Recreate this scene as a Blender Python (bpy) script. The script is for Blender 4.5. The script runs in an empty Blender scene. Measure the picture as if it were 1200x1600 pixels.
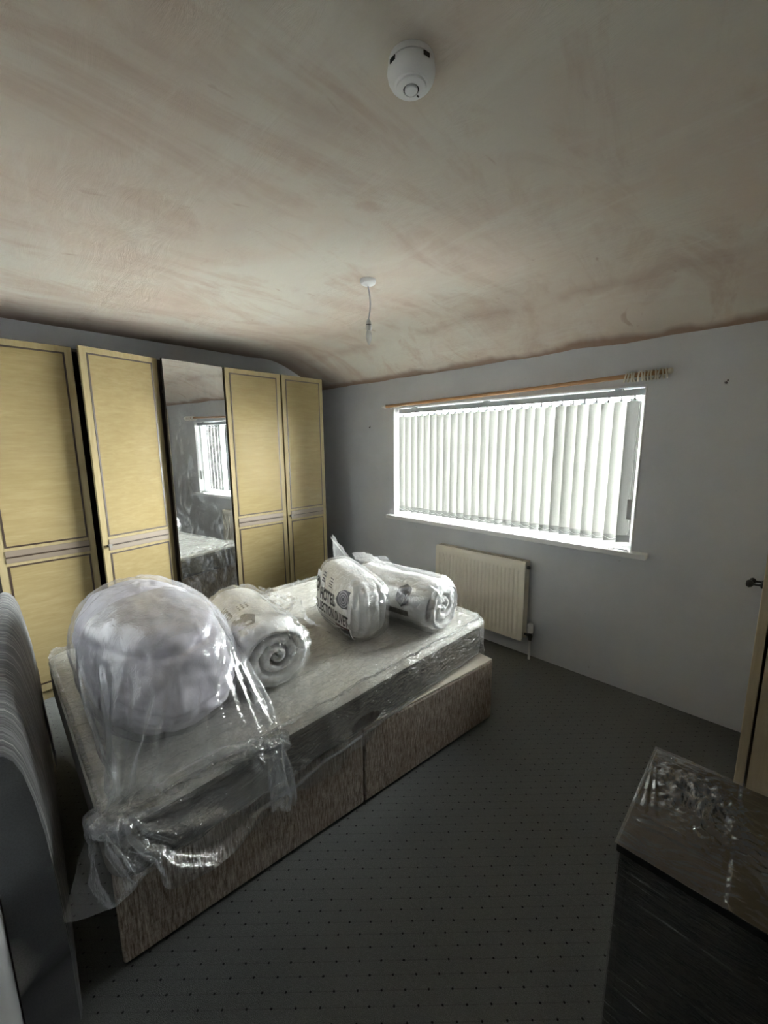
import bpy, bmesh, math, random, base64, zlib
from mathutils import Vector, Matrix, noise
import numpy as np

random.seed(7)
SC = bpy.context.scene
COL = SC.collection
pi = math.pi

# ------------------------------------------------------------------ camera
FPX = 636.0
yaw, pitch, roll = math.radians(44.407), math.radians(-9.498), math.radians(-0.495)
cyw, syw, cp, sp = math.cos(yaw), math.sin(yaw), math.cos(pitch), math.sin(pitch)
fwd = Vector((-syw*cp, cyw*cp, sp)); rgt = Vector((cyw, syw, 0)); upv = rgt.cross(fwd)
r2 = rgt*math.cos(roll) + upv*math.sin(roll); u2 = -rgt*math.sin(roll) + upv*math.cos(roll)
cam_d = bpy.data.cameras.new('camera'); cam = bpy.data.objects.new('camera', cam_d); COL.objects.link(cam)
cam_d.sensor_fit = 'VERTICAL'; cam_d.sensor_height = 36.0; cam_d.lens = FPX/1600*36.0
cam_d.clip_start = 0.01
M4 = Matrix.Identity(4)
for i in range(3):
    M4[i][0] = r2[i]; M4[i][1] = u2[i]; M4[i][2] = -fwd[i]
M4[0][3], M4[1][3], M4[2][3] = 0, 0, 1.65
cam.matrix_world = M4
SC.camera = cam

# ------------------------------------------------------------------ world, light, exposure
SKY = 165.0
W = bpy.data.worlds.new('overcast_sky'); SC.world = W; W.use_nodes = True
nt = W.node_tree; nt.nodes.clear()
wo = nt.nodes.new('ShaderNodeOutputWorld'); bg = nt.nodes.new('ShaderNodeBackground')
tc = nt.nodes.new('ShaderNodeTexCoord'); sx = nt.nodes.new('ShaderNodeSeparateXYZ')
cr = nt.nodes.new('ShaderNodeValToRGB')
nt.links.new(tc.outputs['Generated'], sx.inputs[0]); nt.links.new(sx.outputs['Z'], cr.inputs[0])
cr.color_ramp.elements[0].position = 0.0; cr.color_ramp.elements[0].color = (1.0, 0.99, 0.98, 1)
cr.color_ramp.elements[1].position = 1.0; cr.color_ramp.elements[1].color = (0.95, 0.97, 1.0, 1)
nt.links.new(cr.outputs[0], bg.inputs[0]); bg.inputs[1].default_value = SKY
nt.links.new(bg.outputs[0], wo.inputs[0])

D = 2.916           # window wall
XL = -3.84          # wardrobe wall
XR = 0.62
YN = -0.075
ZC = 2.5            # flat ceiling
YS = 2.35           # where the slope begins
ZS = 2.25           # slope meets window wall
WX0, WX1, WZ0, WZ1 = -2.715, -0.636, 0.957, 1.99

# portal at the window opening: guides sampling of the daylight, gives no light itself
pl = bpy.data.lights.new('daylight_portal', 'AREA'); pl.shape = 'RECTANGLE'; pl.size = WX1-WX0; pl.size_y = WZ1-WZ0
po = bpy.data.objects.new('daylight_portal', pl); COL.objects.link(po)
po.location = ((WX0+WX1)/2, D+0.175, (WZ0+WZ1)/2); po.rotation_euler = (math.radians(-90), 0, 0)
pl.cycles.is_portal = True

SC.view_settings.view_transform = 'Standard'; SC.view_settings.look = 'None'
SC.view_settings.gamma = 1.0; SC.view_settings.use_curve_mapping = False
SC.view_settings.exposure = 0.80
SC.cycles.max_bounces = 12; SC.cycles.diffuse_bounces = 6; SC.cycles.glossy_bounces = 5
SC.cycles.transparent_max_bounces = 24; SC.cycles.transmission_bounces = 8
SC.cycles.sample_clamp_indirect = 25.0
SC.cycles.caustics_reflective = False; SC.cycles.caustics_refractive = False

# ------------------------------------------------------------------ mesh helpers
class MB:
    def __init__(s): s.v = []; s.f = []
    def add(s, vs, fs):
        o = len(s.v); s.v += [tuple(v) for v in vs]; s.f += [tuple(i+o for i in f) for f in fs]; return s
    def box(s, x0, x1, y0, y1, z0, z1, T=None):
        vs = [Vector((x, y, z)) for z in (z0, z1) for y in (y0, y1) for x in (x0, x1)]
        if T: vs = [T @ v for v in vs]
        return s.add(vs, [(0,2,3,1),(4,5,7,6),(0,1,5,4),(2,6,7,3),(0,4,6,2),(1,3,7,5)])
    def cyl(s, a, b, r, n=16, r1=None):
        a, b = Vector(a), Vector(b); d = (b-a).normalized()
        u = d.orthogonal().normalized(); w = d.cross(u); r1 = r if r1 is None else r1
        vs = [a+(u*math.cos(2*pi*i/n)+w*math.sin(2*pi*i/n))*r for i in range(n)]
        vs += [b+(u*math.cos(2*pi*i/n)+w*math.sin(2*pi*i/n))*r1 for i in range(n)]
        fs = [(i, (i+1) % n, n+(i+1) % n, n+i) for i in range(n)]
        fs += [tuple(range(n-1, -1, -1)), tuple(range(n, 2*n))]
        return s.add(vs, fs)
    def tube(s, pts, r, n=8):
        pts = [Vector(p) for p in pts]; rings = []
        u = None
        for i, p in enumerate(pts):
            d = (pts[min(i+1, len(pts)-1)]-pts[max(i-1, 0)]).normalized()
            u = d.orthogonal().normalized() if u is None else (u-d*u.dot(d)).normalized()
            w = d.cross(u); rr = r(i/(len(pts)-1)) if callable(r) else r
            rings.append([p+(u*math.cos(2*pi*k/n)+w*math.sin(2*pi*k/n))*rr for k in range(n)])
        vs = [v for q in rings for v in q]; fs = []
        for i in range(len(pts)-1):
            for k in range(n): fs.append((i*n+k, i*n+(k+1) % n, (i+1)*n+(k+1) % n, (i+1)*n+k))
        fs += [tuple(range(n-1, -1, -1)), tuple(range((len(pts)-1)*n, len(pts)*n))]
        return s.add(vs, fs)
    def lathe(s, prof, c, n=32, T=None):
        # prof: list of (r, z) ; axis z through c
        vs = []; fs = []
        for r, z in prof:
            for k in range(n):
                vs.append(Vector((r*math.cos(2*pi*k/n), r*math.sin(2*pi*k/n), z)))
        for i in range(len(prof)-1):
            for k in range(n): fs.append((i*n+k, i*n+(k+1) % n, (i+1)*n+(k+1) % n, (i+1)*n+k))
        fs += [tuple(range(n-1, -1, -1)), tuple(range((len(prof)-1)*n, len(prof)*n))]
        if T: vs = [T @ v for v in vs]
        vs = [v+Vector(c) for v in vs]
        return s.add(vs, fs)
    def prism(s, poly, fn, a, b):
        # poly of 2D points mapped by fn(p, q, t) for t in a..b
        n = len(poly)
        vs = [fn(p, q, a) for p, q in poly]+[fn(p, q, b) for p, q in poly]
        fs = [(i, (i+1) % n, n+(i+1) % n, n+i) for i in range(n)]+[tuple(range(n-1, -1, -1)), tuple(range(n, 2*n))]
        return s.add(vs, fs)
    def grid(s, nu, nv, fn, wrapu=False):
        vs = [fn(i/(nu if wrapu else nu-1), j/(nv-1)) for j in range(nv) for i in range(nu)]
        fs = []
        for j in range(nv-1):
            for i in range(nu if wrapu else nu-1):
                k = (i+1) % nu
                fs.append((j*nu+i, j*nu+k, (j+1)*nu+k, (j+1)*nu+i))
        return s.add(vs, fs)
    def build(s, name, mat, parent=None, smooth=False, bevel=0, angle=40, fixn=True, sub=0):
        me = bpy.data.meshes.new(name); me.from_pydata(s.v, [], s.f)
        if fixn:
            bm = bmesh.new(); bm.from_mesh(me); bmesh.ops.recalc_face_normals(bm, faces=bm.faces); bm.to_mesh(me); bm.free()
        o = bpy.data.objects.new(name, me); COL.objects.link(o)
        if mat: me.materials.append(mat)
        if smooth:
            me.shade_smooth()
            if smooth != 'all': me.set_sharp_from_angle(angle=math.radians(angle))
        if bevel:
            m = o.modifiers.new('edge', 'BEVEL'); m.width = bevel; m.segments = 2; m.limit_method = 'ANGLE'; m.angle_limit = math.radians(50)
            m.harden_normals = False
        if sub:
            m = o.modifiers.new('sub', 'SUBSURF'); m.levels = sub; m.render_levels = sub
        if parent: setp(o, parent)
        return o

def wloc(o):
    v = Vector((0, 0, 0))
    while o is not None:
        v = v+o.location; o = o.parent
    return v
def setp(o, parent):
    o.parent = parent; o.matrix_parent_inverse = Matrix.Identity(4)
    # all parts are written in world space; every parent is an unrotated Empty or mesh at wloc(parent)
    if o.type == 'MESH' and not o.get('_loc'):
        o.data.transform(Matrix.Translation(-wloc(parent)))
def thing(name, label, cat, loc, group=None):
    o = bpy.data.objects.new(name, None); COL.objects.link(o); o.location = loc; o.empty_display_size = 0.1
    return tag(o, label, cat, group)
def tag(o, label, cat, group=None):
    o['label'] = label; o['category'] = cat
    if group: o['group'] = group
    return o
def struct(o):
    o['kind'] = 'structure'; return o
def fbm(p, oct=3):
    return noise.fractal(Vector(p), 0.8, 2.0, oct)

# ------------------------------------------------------------------ materials
def mat(name):
    m = bpy.data.materials.new(name); m.use_nodes = True; n = m.node_tree
    n.nodes.clear(); out = n.nodes.new('ShaderNodeOutputMaterial')
    return m, n, out
class NT:
    def __init__(s, name):
        s.m, s.t, s.out = mat(name); s.L = s.t.links
    def n(s, typ, **kw):
        q = s.t.nodes.new('ShaderNode'+typ)
        for k, v in kw.items():
            if hasattr(q, k) and not k.startswith('i_'): setattr(q, k, v)
        return q
    def set(s, sock, v):
        if isinstance(v, bpy.types.NodeSocket): s.L.new(v, sock)
        elif isinstance(v, tuple) and len(v) == 3 and sock.type == 'RGBA': sock.default_value = (*v, 1)
        else: sock.default_value = v
    def coord(s, scale=(1, 1, 1), rot=(0, 0, 0), kind='Object'):
        c = s.n('TexCoord'); m = s.n('Mapping'); s.L.new(c.outputs[kind], m.inputs[0])
        m.inputs['Scale'].default_value = scale; m.inputs['Rotation'].default_value = rot
        return m.outputs[0]
    def world(s, scale=(1, 1, 1), rot=(0, 0, 0)):
        g = s.n('NewGeometry'); m = s.n('Mapping'); s.L.new(g.outputs['Position'], m.inputs[0])
        m.inputs['Scale'].default_value = scale; m.inputs['Rotation'].default_value = rot
        return m.outputs[0]
    def noise(s, vec, scale, detail=3, rough=.55, dist=0, ty=None):
        q = s.n('TexNoise'); s.L.new(vec, q.inputs['Vector']); q.inputs['Scale'].default_value = scale
        q.inputs['Detail'].default_value = detail; q.inputs['Roughness'].default_value = rough; q.inputs['Distortion'].default_value = dist
        return q.outputs['Fac']
    def ramp(s, fac, stops, interp='LINEAR'):
        q = s.n('ValToRGB'); s.L.new(fac, q.inputs[0]); e = q.color_ramp.elements; q.color_ramp.interpolation = interp
        while len(e) < len(stops): e.new(.5)
        for i, (p, c) in enumerate(stops):
            e[i].position = p; c = (c, c, c) if not isinstance(c, tuple) else c; e[i].color = (*c, 1)
        return q.outputs[0]
    def mix(s, fac, a, b, mode='MIX'):
        q = s.n('Mix', data_type='RGBA', blend_type=mode); s.set(q.inputs[0], fac); s.set(q.inputs[6], a); s.set(q.inputs[7], b)
        return q.outputs[2]
    def math(s, op, a, b=0.0, c=0.0):
        q = s.n('Math', operation=op); s.set(q.inputs[0], a); s.set(q.inputs[1], b); s.set(q.inputs[2], c); return q.outputs[0]
    def bump(s, h, strength=.3, dist=.01, nrm=None):
        q = s.n('Bump'); s.L.new(h, q.inputs['Height']); q.inputs['Strength'].default_value = strength; q.inputs['Distance'].default_value = dist
        if nrm is not None: s.L.new(nrm, q.inputs['Normal'])
        return q.outputs[0]
    def pbr(s, col, rough=.5, metal=0, spec=.5, nrm=None, coat=0, coat_rough=.05, trans=0, sheen=0, emit=None):
        q = s.n('BsdfPrincipled'); s.set(q.inputs['Base Color'], col); s.set(q.inputs['Roughness'], rough); s.set(q.inputs['Metallic'], metal)
        q.inputs['Specular IOR Level'].default_value = spec
        q.inputs['Coat Weight'].default_value = coat; q.inputs['Coat Roughness'].default_value = coat_rough
        q.inputs['Sheen Weight'].default_value = sheen
        if nrm is not None: s.L.new(nrm, q.inputs['Normal'])
        s.L.new(q.outputs[0], s.out.inputs[0]); return s.m
    def mixs(s, fac, a, b):
        q = s.n('MixShader'); s.set(q.inputs[0], fac); s.L.new(a, q.inputs[1]); s.L.new(b, q.inputs[2]); return q.outputs[0]
    def done(s, sh): s.L.new(sh, s.out.inputs[0]); return s.m

def plain(name, col, rough=.5, **kw):
    t = NT(name); return t.pbr(col, rough, **kw)

def m_ceiling():
    t = NT('fresh_plaster')
    p = t.world()
    ps = t.world(scale=(1.0, .35, 1), rot=(0, 0, .9))
    ps2 = t.world(scale=(.35, 1.2, 1), rot=(0, 0, .35))
    a = t.noise(p, 1.3, 4, .6, .8)
    b = t.noise(ps, 3.2, 5, .65, 1.2)
    c = t.noise(ps2, 5.0, 6, .7, .8)
    col = t.ramp(a, [(.36, (.64, .535, .45)), (.50, (.655, .58, .495)), (.62, (.66, .615, .535))])
    col = t.mix(t.ramp(b, [(.49, 0.0), (.66, .8)]), col, (.55, .43, .35))
    col = t.mix(t.ramp(c, [(.52, 0.0), (.72, .6)]), col, (.715, .665, .585))
    big = t.noise(ps, 7.0, 3, .5, 2.0)
    col = t.mix(t.ramp(big, [(.68, 0.0), (.76, .55)]), col, (.42, .27, .20))
    # damp edge where the slope meets the window wall and the crease
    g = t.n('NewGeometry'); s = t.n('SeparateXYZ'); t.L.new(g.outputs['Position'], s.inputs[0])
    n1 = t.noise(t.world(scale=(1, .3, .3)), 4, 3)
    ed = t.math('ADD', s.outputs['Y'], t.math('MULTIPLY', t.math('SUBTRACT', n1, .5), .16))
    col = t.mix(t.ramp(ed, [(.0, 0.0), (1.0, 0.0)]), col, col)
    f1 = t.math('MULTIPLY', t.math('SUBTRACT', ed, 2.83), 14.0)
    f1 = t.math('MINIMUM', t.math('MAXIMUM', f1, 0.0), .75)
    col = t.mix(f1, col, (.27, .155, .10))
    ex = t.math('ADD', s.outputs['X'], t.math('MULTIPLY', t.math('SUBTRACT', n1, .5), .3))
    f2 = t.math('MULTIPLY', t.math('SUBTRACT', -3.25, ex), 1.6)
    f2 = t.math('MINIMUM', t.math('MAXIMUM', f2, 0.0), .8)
    col = t.mix(f2, col, (.22, .15, .115))  # damp plaster plus painted-in shade, darkening towards the wardrobe wall
    f3 = t.math('SUBTRACT', 1.0, t.math('MULTIPLY', t.math('ABSOLUTE', t.math('SUBTRACT', ed, 2.45)), 14.0))
    f3 = t.math('MULTIPLY', t.math('MAXIMUM', f3, 0.0), t.ramp(t.noise(p, 2.6, 3), [(.45, 0.0), (.6, .38)]))
    col = t.mix(f3, col, (.36, .22, .165))
    h = t.noise(ps2, 9, 8, .7, 1.0)
    h2 = t.noise(p, 55, 4)
    nb = t.bump(h, .35, .02); nb = t.bump(h2, .12, .004, nb)
    return t.pbr(col, .72, nrm=nb, spec=.3)
def m_wall():
    t = NT('blue_grey_wall_paint'); p = t.world()
    a = t.noise(p, 2.2, 5, .6)
    col = t.ramp(a, [(.35, (.57, .585, .61)), (.65, (.63, .645, .67))])
    sp_ = t.noise(p, 22, 2, .5)
    col = t.mix(t.ramp(sp_, [(.74, 0.0), (.80, .35)]), col, (.24, .24, .25))
    nb = t.bump(t.noise(p, 7, 5), .25, .012); nb = t.bump(t.noise(p, 180, 2), .15, .002, nb)
    return t.pbr(col, .55, nrm=nb, spec=.35)
def m_carpet():
    t = NT('grey_dotted_carpet'); p = t.world()
    s = t.n('SeparateXYZ'); t.L.new(p, s.inputs[0])
    def cell(o, off):
        q = t.math('FRACT', t.math('ADD', t.math('DIVIDE', t.math('ADD', o, off), .0515), 100.0))
        return t.math('SUBTRACT', q, .5)
    wob = t.math('MULTIPLY', t.math('SUBTRACT', t.noise(p, 40, 2), .5), .006)
    fx = cell(t.math('ADD', s.outputs['X'], wob), .757+.02575); fy = cell(t.math('ADD', s.outputs['Y'], wob), -.794+.02575)
    d = t.math('SQRT', t.math('ADD', t.math('MULTIPLY', fx, fx), t.math('MULTIPLY', fy, fy)))
    dot = t.ramp(d, [(.045, 1.0), (.085, 0.0)])
    dg = t.math('ABSOLUTE', t.math('SUBTRACT', fx, fy)); 
    line = t.ramp(dg, [(.02, .22), (.05, 0.0)])
    fine = t.noise(p, 420, 2, .6); mid = t.noise(p, 90, 3, .6); big = t.noise(p, 2.5, 3)
    col = t.ramp(fine, [(.3, (.065, .07, .066)), (.7, (.205, .21, .20))])
    col = t.mix(t.ramp(mid, [(.4, 0.0), (.65, .4)]), col, (.09, .095, .092))
    col = t.mix(t.ramp(big, [(.4, 0.0), (.7, .25)]), col, (.17, .17, .155))
    lint = t.noise(p, 60, 1); col = t.mix(t.ramp(lint, [(.82, 0.0), (.86, .5)]), col, (.4, .39, .36))
    col = t.mix(line, col, (.03, .03, .03)); col = t.mix(dot, col, (.008, .008, .009))
    h = t.mix(dot, fine, (0, 0, 0))
    return t.pbr(col, .95, nrm=t.bump(h, .6, .006), spec=.12, sheen=.15)
def m_laminate():
    t = NT('yellow_cream_gloss_laminate'); p = t.world(scale=(1, .12, 1))
    a = t.noise(p, 60, 5, .65, .6); b = t.noise(t.world(scale=(1, .2, 1)), 14, 3)
    col = t.ramp(a, [(.3, (.182, .140, .065)), (.5, (.203, .158, .077)), (.7, (.224, .178, .092))])
    col = t.mix(t.ramp(b, [(.4, 0.0), (.7, .35)]), col, (.175, .135, .06))
    return t.pbr(col, .8, spec=.08, coat=.22, coat_rough=.02, nrm=t.bump(t.noise(t.world(), 3.0, 2), .03, .01))
def m_frame_lam():
    t = NT('cream_wardrobe_frame'); p = t.world(scale=(1, 1, .15))
    col = t.ramp(t.noise(p, 50, 4), [(.35, (.215, .17, .088)), (.65, (.245, .20, .112))])
    return t.pbr(col, .7, spec=.1, coat=.12, coat_rough=.05)
def m_mirror():
    t = NT('dusty_mirror_glass'); p = t.world()
    g = t.n('BsdfGlossy'); g.inputs['Color'].default_value = (.80, .82, .82, 1); g.inputs['Roughness'].default_value = .012
    d = t.n('BsdfDiffuse'); d.inputs['Color'].default_value = (.55, .56, .58, 1)
    a = t.noise(t.world(scale=(1, 1.6, .7), rot=(.7, 0, 0)), 7, 6, .7, 2.2)
    f = t.ramp(a, [(.47, .015), (.60, .08), (.70, .22)])
    return t.done(t.mixs(f, g.outputs[0], d.outputs[0]))
def m_film(name, haze=.12, gloss=.10, rough=.10, bumps=((30, .4, .01),), stretch=(1, 1, 1), rot=(0, 0, 0), tint=(.95, .96, .97), hazecol=(.85, .87, .90), trans=.5, var=.0, fres=.40, streak=None):
    """clear polythene: see-through, a little milky, sharp highlights on its creases"""
    t = NT(name); p = t.world(scale=stretch, rot=rot); nb = None
    for sc, st, di in bumps:
        h = t.noise(p, sc, 3, .55, .9)
        # ridges: fold the noise so that creases are sharp
        h = t.math('ABSOLUTE', t.math('SUBTRACT', h, .5))
        nb = t.bump(h, st, di, nb)
    tr = t.n('BsdfTransparent'); tr.inputs[0].default_value = (*tint, 1)
    gl = t.n('BsdfGlossy'); gl.inputs['Color'].default_value = (1, 1, 1, 1); gl.inputs['Roughness'].default_value = rough
    df = t.n('BsdfDiffuse'); df.inputs['Color'].default_value = (*hazecol, 1)
    tl = t.n('BsdfTranslucent'); tl.inputs['Color'].default_value = (*hazecol, 1)
    lw = t.n('LayerWeight'); lw.inputs['Blend'].default_value = .35
    if nb is not None:
        for q in (gl, df): t.L.new(nb, q.inputs['Normal'])
        t.L.new(nb, lw.inputs['Normal'])
    milk = t.mixs(trans, df.outputs[0], tl.outputs[0])
    hz = haze
    if var: hz = t.math('ADD', haze, t.math('MULTIPLY', t.ramp(t.noise(t.world(), 6, 4, .6), [(.4, 0.0), (.7, 1.0)]), var))
    if streak:
        sc_, stv, rt, amt = streak
        m1 = t.ramp(t.noise(t.world(scale=stv, rot=rt), sc_, 4, .65), [(.585, 0.0), (.66, .45), (.74, 1.0)])
        m2 = t.ramp(t.noise(t.world(), 5.0, 3, .6), [(.42, .1), (.6, 1.0)])
        sk_ = t.math('MULTIPLY', t.math('MULTIPLY', m1, m2), amt)
        hz = t.math('ADD', hz, t.math('MULTIPLY', sk_, .25))
    edge = t.math('MULTIPLY', t.math('POWER', lw.outputs['Facing'], 2.5), .22)
    base = t.mixs(t.math('ADD', hz, edge), tr.outputs[0], milk)
    fr = t.math('ADD', t.math('MULTIPLY', lw.outputs['Fresnel'], fres), gloss)
    if streak: fr = t.math('ADD', fr, sk_)
    return t.done(t.mixs(t.math('MINIMUM', fr, .85), base, gl.outputs[0]))
def m_fabric(name, c0, c1, scale=9, bump=.35, weave=500, rough=.9, sheen=.2):
    t = NT(name); p = t.world()
    a = t.noise(p, scale, 4, .6); col = t.ramp(a, [(.35, c0), (.65, c1)])
    nb = t.bump(t.noise(p, scale*2.2, 4, .6), bump, .012); nb = t.bump(t.noise(p, weave, 2), .2, .001, nb)
    return t.pbr(col, rough, nrm=nb, spec=.2, sheen=sheen)
def m_divan():
    t = NT('brown_grey_chenille'); 
    p = t.world(scale=(1, 1, .12)); p2 = t.world(scale=(.35, .35, 1))
    a = t.noise(p, 170, 4, .7); b = t.noise(p2, 150, 3, .6); c = t.noise(t.world(), 5, 3)
    col = t.ramp(a, [(.36, (.17, .125, .098)), (.50, (.42, .35, .295)), (.66, (.68, .62, .54))])
    col = t.mix(t.ramp(b, [(.5, 0.0), (.75, .45)]), col, (.09, .066, .05))
    col = t.mix(t.ramp(c, [(.4, 0.0), (.7, .3)]), col, (.30, .225, .17))
    return t.pbr(col, .9, nrm=t.bump(a, .5, .004), spec=.15)
def m_stripes():
    t = NT('charcoal_striped_chenille'); 
    p = t.world(scale=(1, .02, .02))
    a = t.noise(p, 42, 3, .7); b = t.noise(p, 130, 2, .6); c = t.noise(t.world(), 260, 2)
    col = t.ramp(a, [(.34, (.025, .028, .034)), (.46, (.13, .135, .14)), (.52, (.045, .043, .047)), (.60, (.20, .20, .205)), (.68, (.07, .07, .076))], 'LINEAR')
    col = t.mix(t.ramp(b, [(.58, 0.0), (.66, .8)]), col, (.42, .41, .39))
    col = t.mix(t.ramp(c, [(.4, 0.0), (.7, .25)]), col, (.03, .03, .03))
    return t.pbr(col, .9, nrm=t.bump(b, .5, .006), spec=.15, sheen=.2)
def m_vane():
    t = NT('off_white_blind_fabric'); p = t.coord(kind='Object')
    w = t.noise(t.world(scale=(1, 1, .3)), 260, 3, .6)
    col = t.ramp(w, [(.3, (.235, .235, .222)), (.7, (.27, .27, .257))])
    d = t.n('BsdfDiffuse'); t.L.new(col, d.inputs[0])
    tl = t.n('BsdfTranslucent'); t.L.new(t.mix(.5, col, (.66, .66, .62)), tl.inputs[0])
    return t.done(t.mixs(.008, d.outputs[0], tl.outputs[0]))
def m_wood(name, c0, c1, stretch=(.05, 1, 1), rough=.4):
    t = NT(name); a = t.noise(t.world(scale=stretch), 90, 4, .6, .5)
    return t.pbr(t.ramp(a, [(.35, c0), (.65, c1)]), rough, spec=.4)
def m_glass():
    t = NT('window_glass')
    tr = t.n('BsdfTransparent'); tr.inputs[0].default_value = (.94, .97, .96, 1)
    gl = t.n('BsdfGlossy'); gl.inputs['Roughness'].default_value = .0
    fr = t.n('Fresnel'); fr.inputs[0].default_value = 1.45
    return t.done(t.mixs(fr.outputs[0], tr.outputs[0], gl.outputs[0]))
def m_bulb():
    t = NT('frosted_bulb_glass'); tr = t.n('BsdfTransparent'); tr.inputs[0].default_value = (.9, .9, .88, 1)
    q = t.n('BsdfPrincipled'); q.inputs['Base Color'].default_value = (.95, .95, .93, 1); q.inputs['Roughness'].default_value = .15
    return t.done(t.mixs(.42, tr.outputs[0], q.outputs[0]))

MAT = dict(
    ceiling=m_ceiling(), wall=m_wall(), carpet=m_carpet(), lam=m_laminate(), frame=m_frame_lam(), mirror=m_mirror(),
    inlay=plain('dark_brown_inlay', (.028, .016, .010), .4), carcass=plain('dark_brown_board', (.035, .026, .02), .6),
    strip=plain('pinkish_metal_strip', (.135, .105, .078), .55), steel=plain('dull_steel', (.16, .15, .14), .45, metal=.8),
    divan=m_divan(), ledge=m_fabric('cream_platform_cloth', (.52, .47, .38), (.6, .55, .46)), stripes=m_stripes(),
    border=m_fabric('dark_taupe_mattress_border', (.085, .075, .062), (.14, .125, .105), 40), top=m_fabric('cream_quilted_damask', (.74, .72, .65), (.84, .82, .76), 28, .7),
    wrap=m_film('mattress_polythene', haze=.19, gloss=.15, rough=.09, bumps=((16, 1.0, .035), (48, .9, .014)), stretch=(1.0, .45, 1), rot=(0, 0, .5), tint=(.985, .985, .98), hazecol=(.88, .87, .84), var=.05),
    bag=m_film('clear_bag_polythene', haze=.12, gloss=.028, rough=.08, bumps=((28, .6, .012), (70, .4, .005)), stretch=(1, 1, .35), tint=(.985, .988, .99), hazecol=(.86, .88, .92), trans=.5, var=.16, fres=.27),
    bagclose=m_film('close_bag_polythene', haze=.06, gloss=.015, rough=.12, bumps=((20, .6, .012), (60, .4, .005)), stretch=(1, 1, .35), tint=(.988, .99, .992), hazecol=(.86, .88, .92), trans=.4, var=.06, fres=.22),
    dfilm=m_film('duvet_bag_polythene', haze=.07, gloss=.04, rough=.10, bumps=((18, .6, .02), (60, .5, .008)), tint=(.985, .985, .985), hazecol=(.88, .89, .9), var=.1),
    cling=m_film('stretch_film', haze=.006, gloss=.14, rough=.05, bumps=((9, .5, .02), (40, .25, .004)), stretch=(.5, 1, 1), rot=(0, 0, .35), hazecol=(.75, .76, .76), var=.02, fres=1.0, streak=(34, (.12, 1, 1), (0, 0, .75), .12)),
    clingside=m_film('stretch_film_sides', haze=.003, gloss=.015, rough=.12, bumps=((30, .9, .012), (90, .8, .005)), stretch=(.18, .18, 1), rot=(0, .62, 0), hazecol=(.8, .8, .82), var=.004, fres=.3, streak=(60, (.05, 1, 1), (0, -.30, 0), 1.0)),
    duvet=m_fabric('white_duvet_cotton', (.76, .76, .76), (.84, .84, .835), 14, .5), comforter=m_fabric('lilac_grey_bedding', (.62, .59, .665), (.76, .73, .79), 7, .5),
    card=plain('white_print_card', (.80, .80, .79), .5), ink=plain('black_print_ink', (.025, .023, .024), .5), greyink=plain('grey_print_ink', (.16, .15, .17), .5),
    spiralink=plain('pale_grey_print_ink', (.40, .38, .42), .5), photoink=plain('dark_grey_photo_print', (.10, .095, .11), .45), redink=plain('maroon_print_ink', (.10, .035, .03), .45),
    rad=plain('cream_radiator_enamel', (.80, .75, .64), .38), white=plain('white_gloss_paint', (.78, .79, .79), .35), upvc=plain('white_upvc', (.82, .83, .83), .3),
    vane=m_vane(), rail=plain('pale_grey_rail', (.40, .42, .44), .4), weight=plain('blind_weight_plastic', (.17, .17, .165), .5), cordweight=plain('cord_weight_plastic', (.42, .42, .41), .5), chain=plain('white_bead_chain', (.7, .7, .68), .5),
    pole=m_wood('pine_pole_varnish', (.36, .19, .085), (.50, .29, .14)), ring=plain('weathered_cream_ring', (.66, .62, .52), .5),
    black=NT('black_gloss_board').pbr((.012, .012, .013), .22, spec=.5), alarm=plain('white_alarm_plastic', (.90, .90, .90), .45), dark=plain('dark_recess', (.01, .01, .01), .7),
    cord=plain('grey_flex', (.42, .42, .45), .5), holder=plain('pale_lampholder_plastic', (.5, .5, .5), .45), bulb=m_bulb(), glass=m_glass(),
    cream=m_wood('cream_painted_board', (.47, .385, .25), (.53, .44, .30), (1, 1, .1), .45), rawlplug=plain('red_brown_wall_plug', (.06, .045, .04), .6), tagpaper=plain('pale_blue_grey_label', (.5, .53, .57), .6),
    leaf=NT('leaf_green').pbr((.10, .17, .03), .6), bark=plain('grey_bark', (.12, .1, .08), .9), grass=plain('pale_concrete_yard', (.46, .46, .45), .95),
)

# ================================================================== ROOM
# floor
struct(MB().box(XL-.1, XR+.1, YN-.1, D+.3, -.12, 0).build('floor', MAT['carpet']))
# ceiling: flat, rounded crease, slope down to the window wall (one plastered skin with thickness)
prof = []
yb = [YN-.1, .3, .8, 1.3, 1.8, 2.1]
for y in yb: prof.append((y, ZC))
ang = math.atan2(ZC-ZS, D-YS)
for i in range(9):     # rounded crease
    t = i/8; y = YS-.16+.32*t
    zz = ZC-math.tan(ang)*.16*t*t*1.0
    prof.append((y, zz))
for y in (2.6, 2.75, D+.02): prof.append((y, ZC-(y-YS)*math.tan(ang)))
cb = MB(); NX = 60
xs = [XL-.05+(XR-XL+.1)*i/NX for i in range(NX+1)]
np_ = len(prof)
def wob(x, y): return .006*fbm((x*1.5, y*1.5, 3.1))+(.012*fbm((x*2.2, 7, 1)) if y > 2.15 else 0)
lo = [(x, y, z+wob(x, y)) for (y, z) in prof for x in xs]
hi = [(x, y, z+.12) for (y, z) in prof for x in xs]
n1 = NX+1; off = len(lo); fs = []
for j in range(np_-1):
    for i in range(NX):
        a = j*n1+i; fs.append((a, a+n1, a+n1+1, a+1)); fs.append((off+a, off+a+1, off+a+n1+1, off+a+n1))
for j in range(np_-1):
    for i in (0, NX):
        a = j*n1+i; fs.append((a, a+n1, off+a+n1, off+a))
for i in range(NX):
    for j in (0, np_-1):
        a = j*n1+i; fs.append((a, a+1, off+a+1, off+a))
cb.add(lo+hi, fs); struct(cb.build('ceiling', MAT['ceiling'], smooth=True, angle=60))
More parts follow.
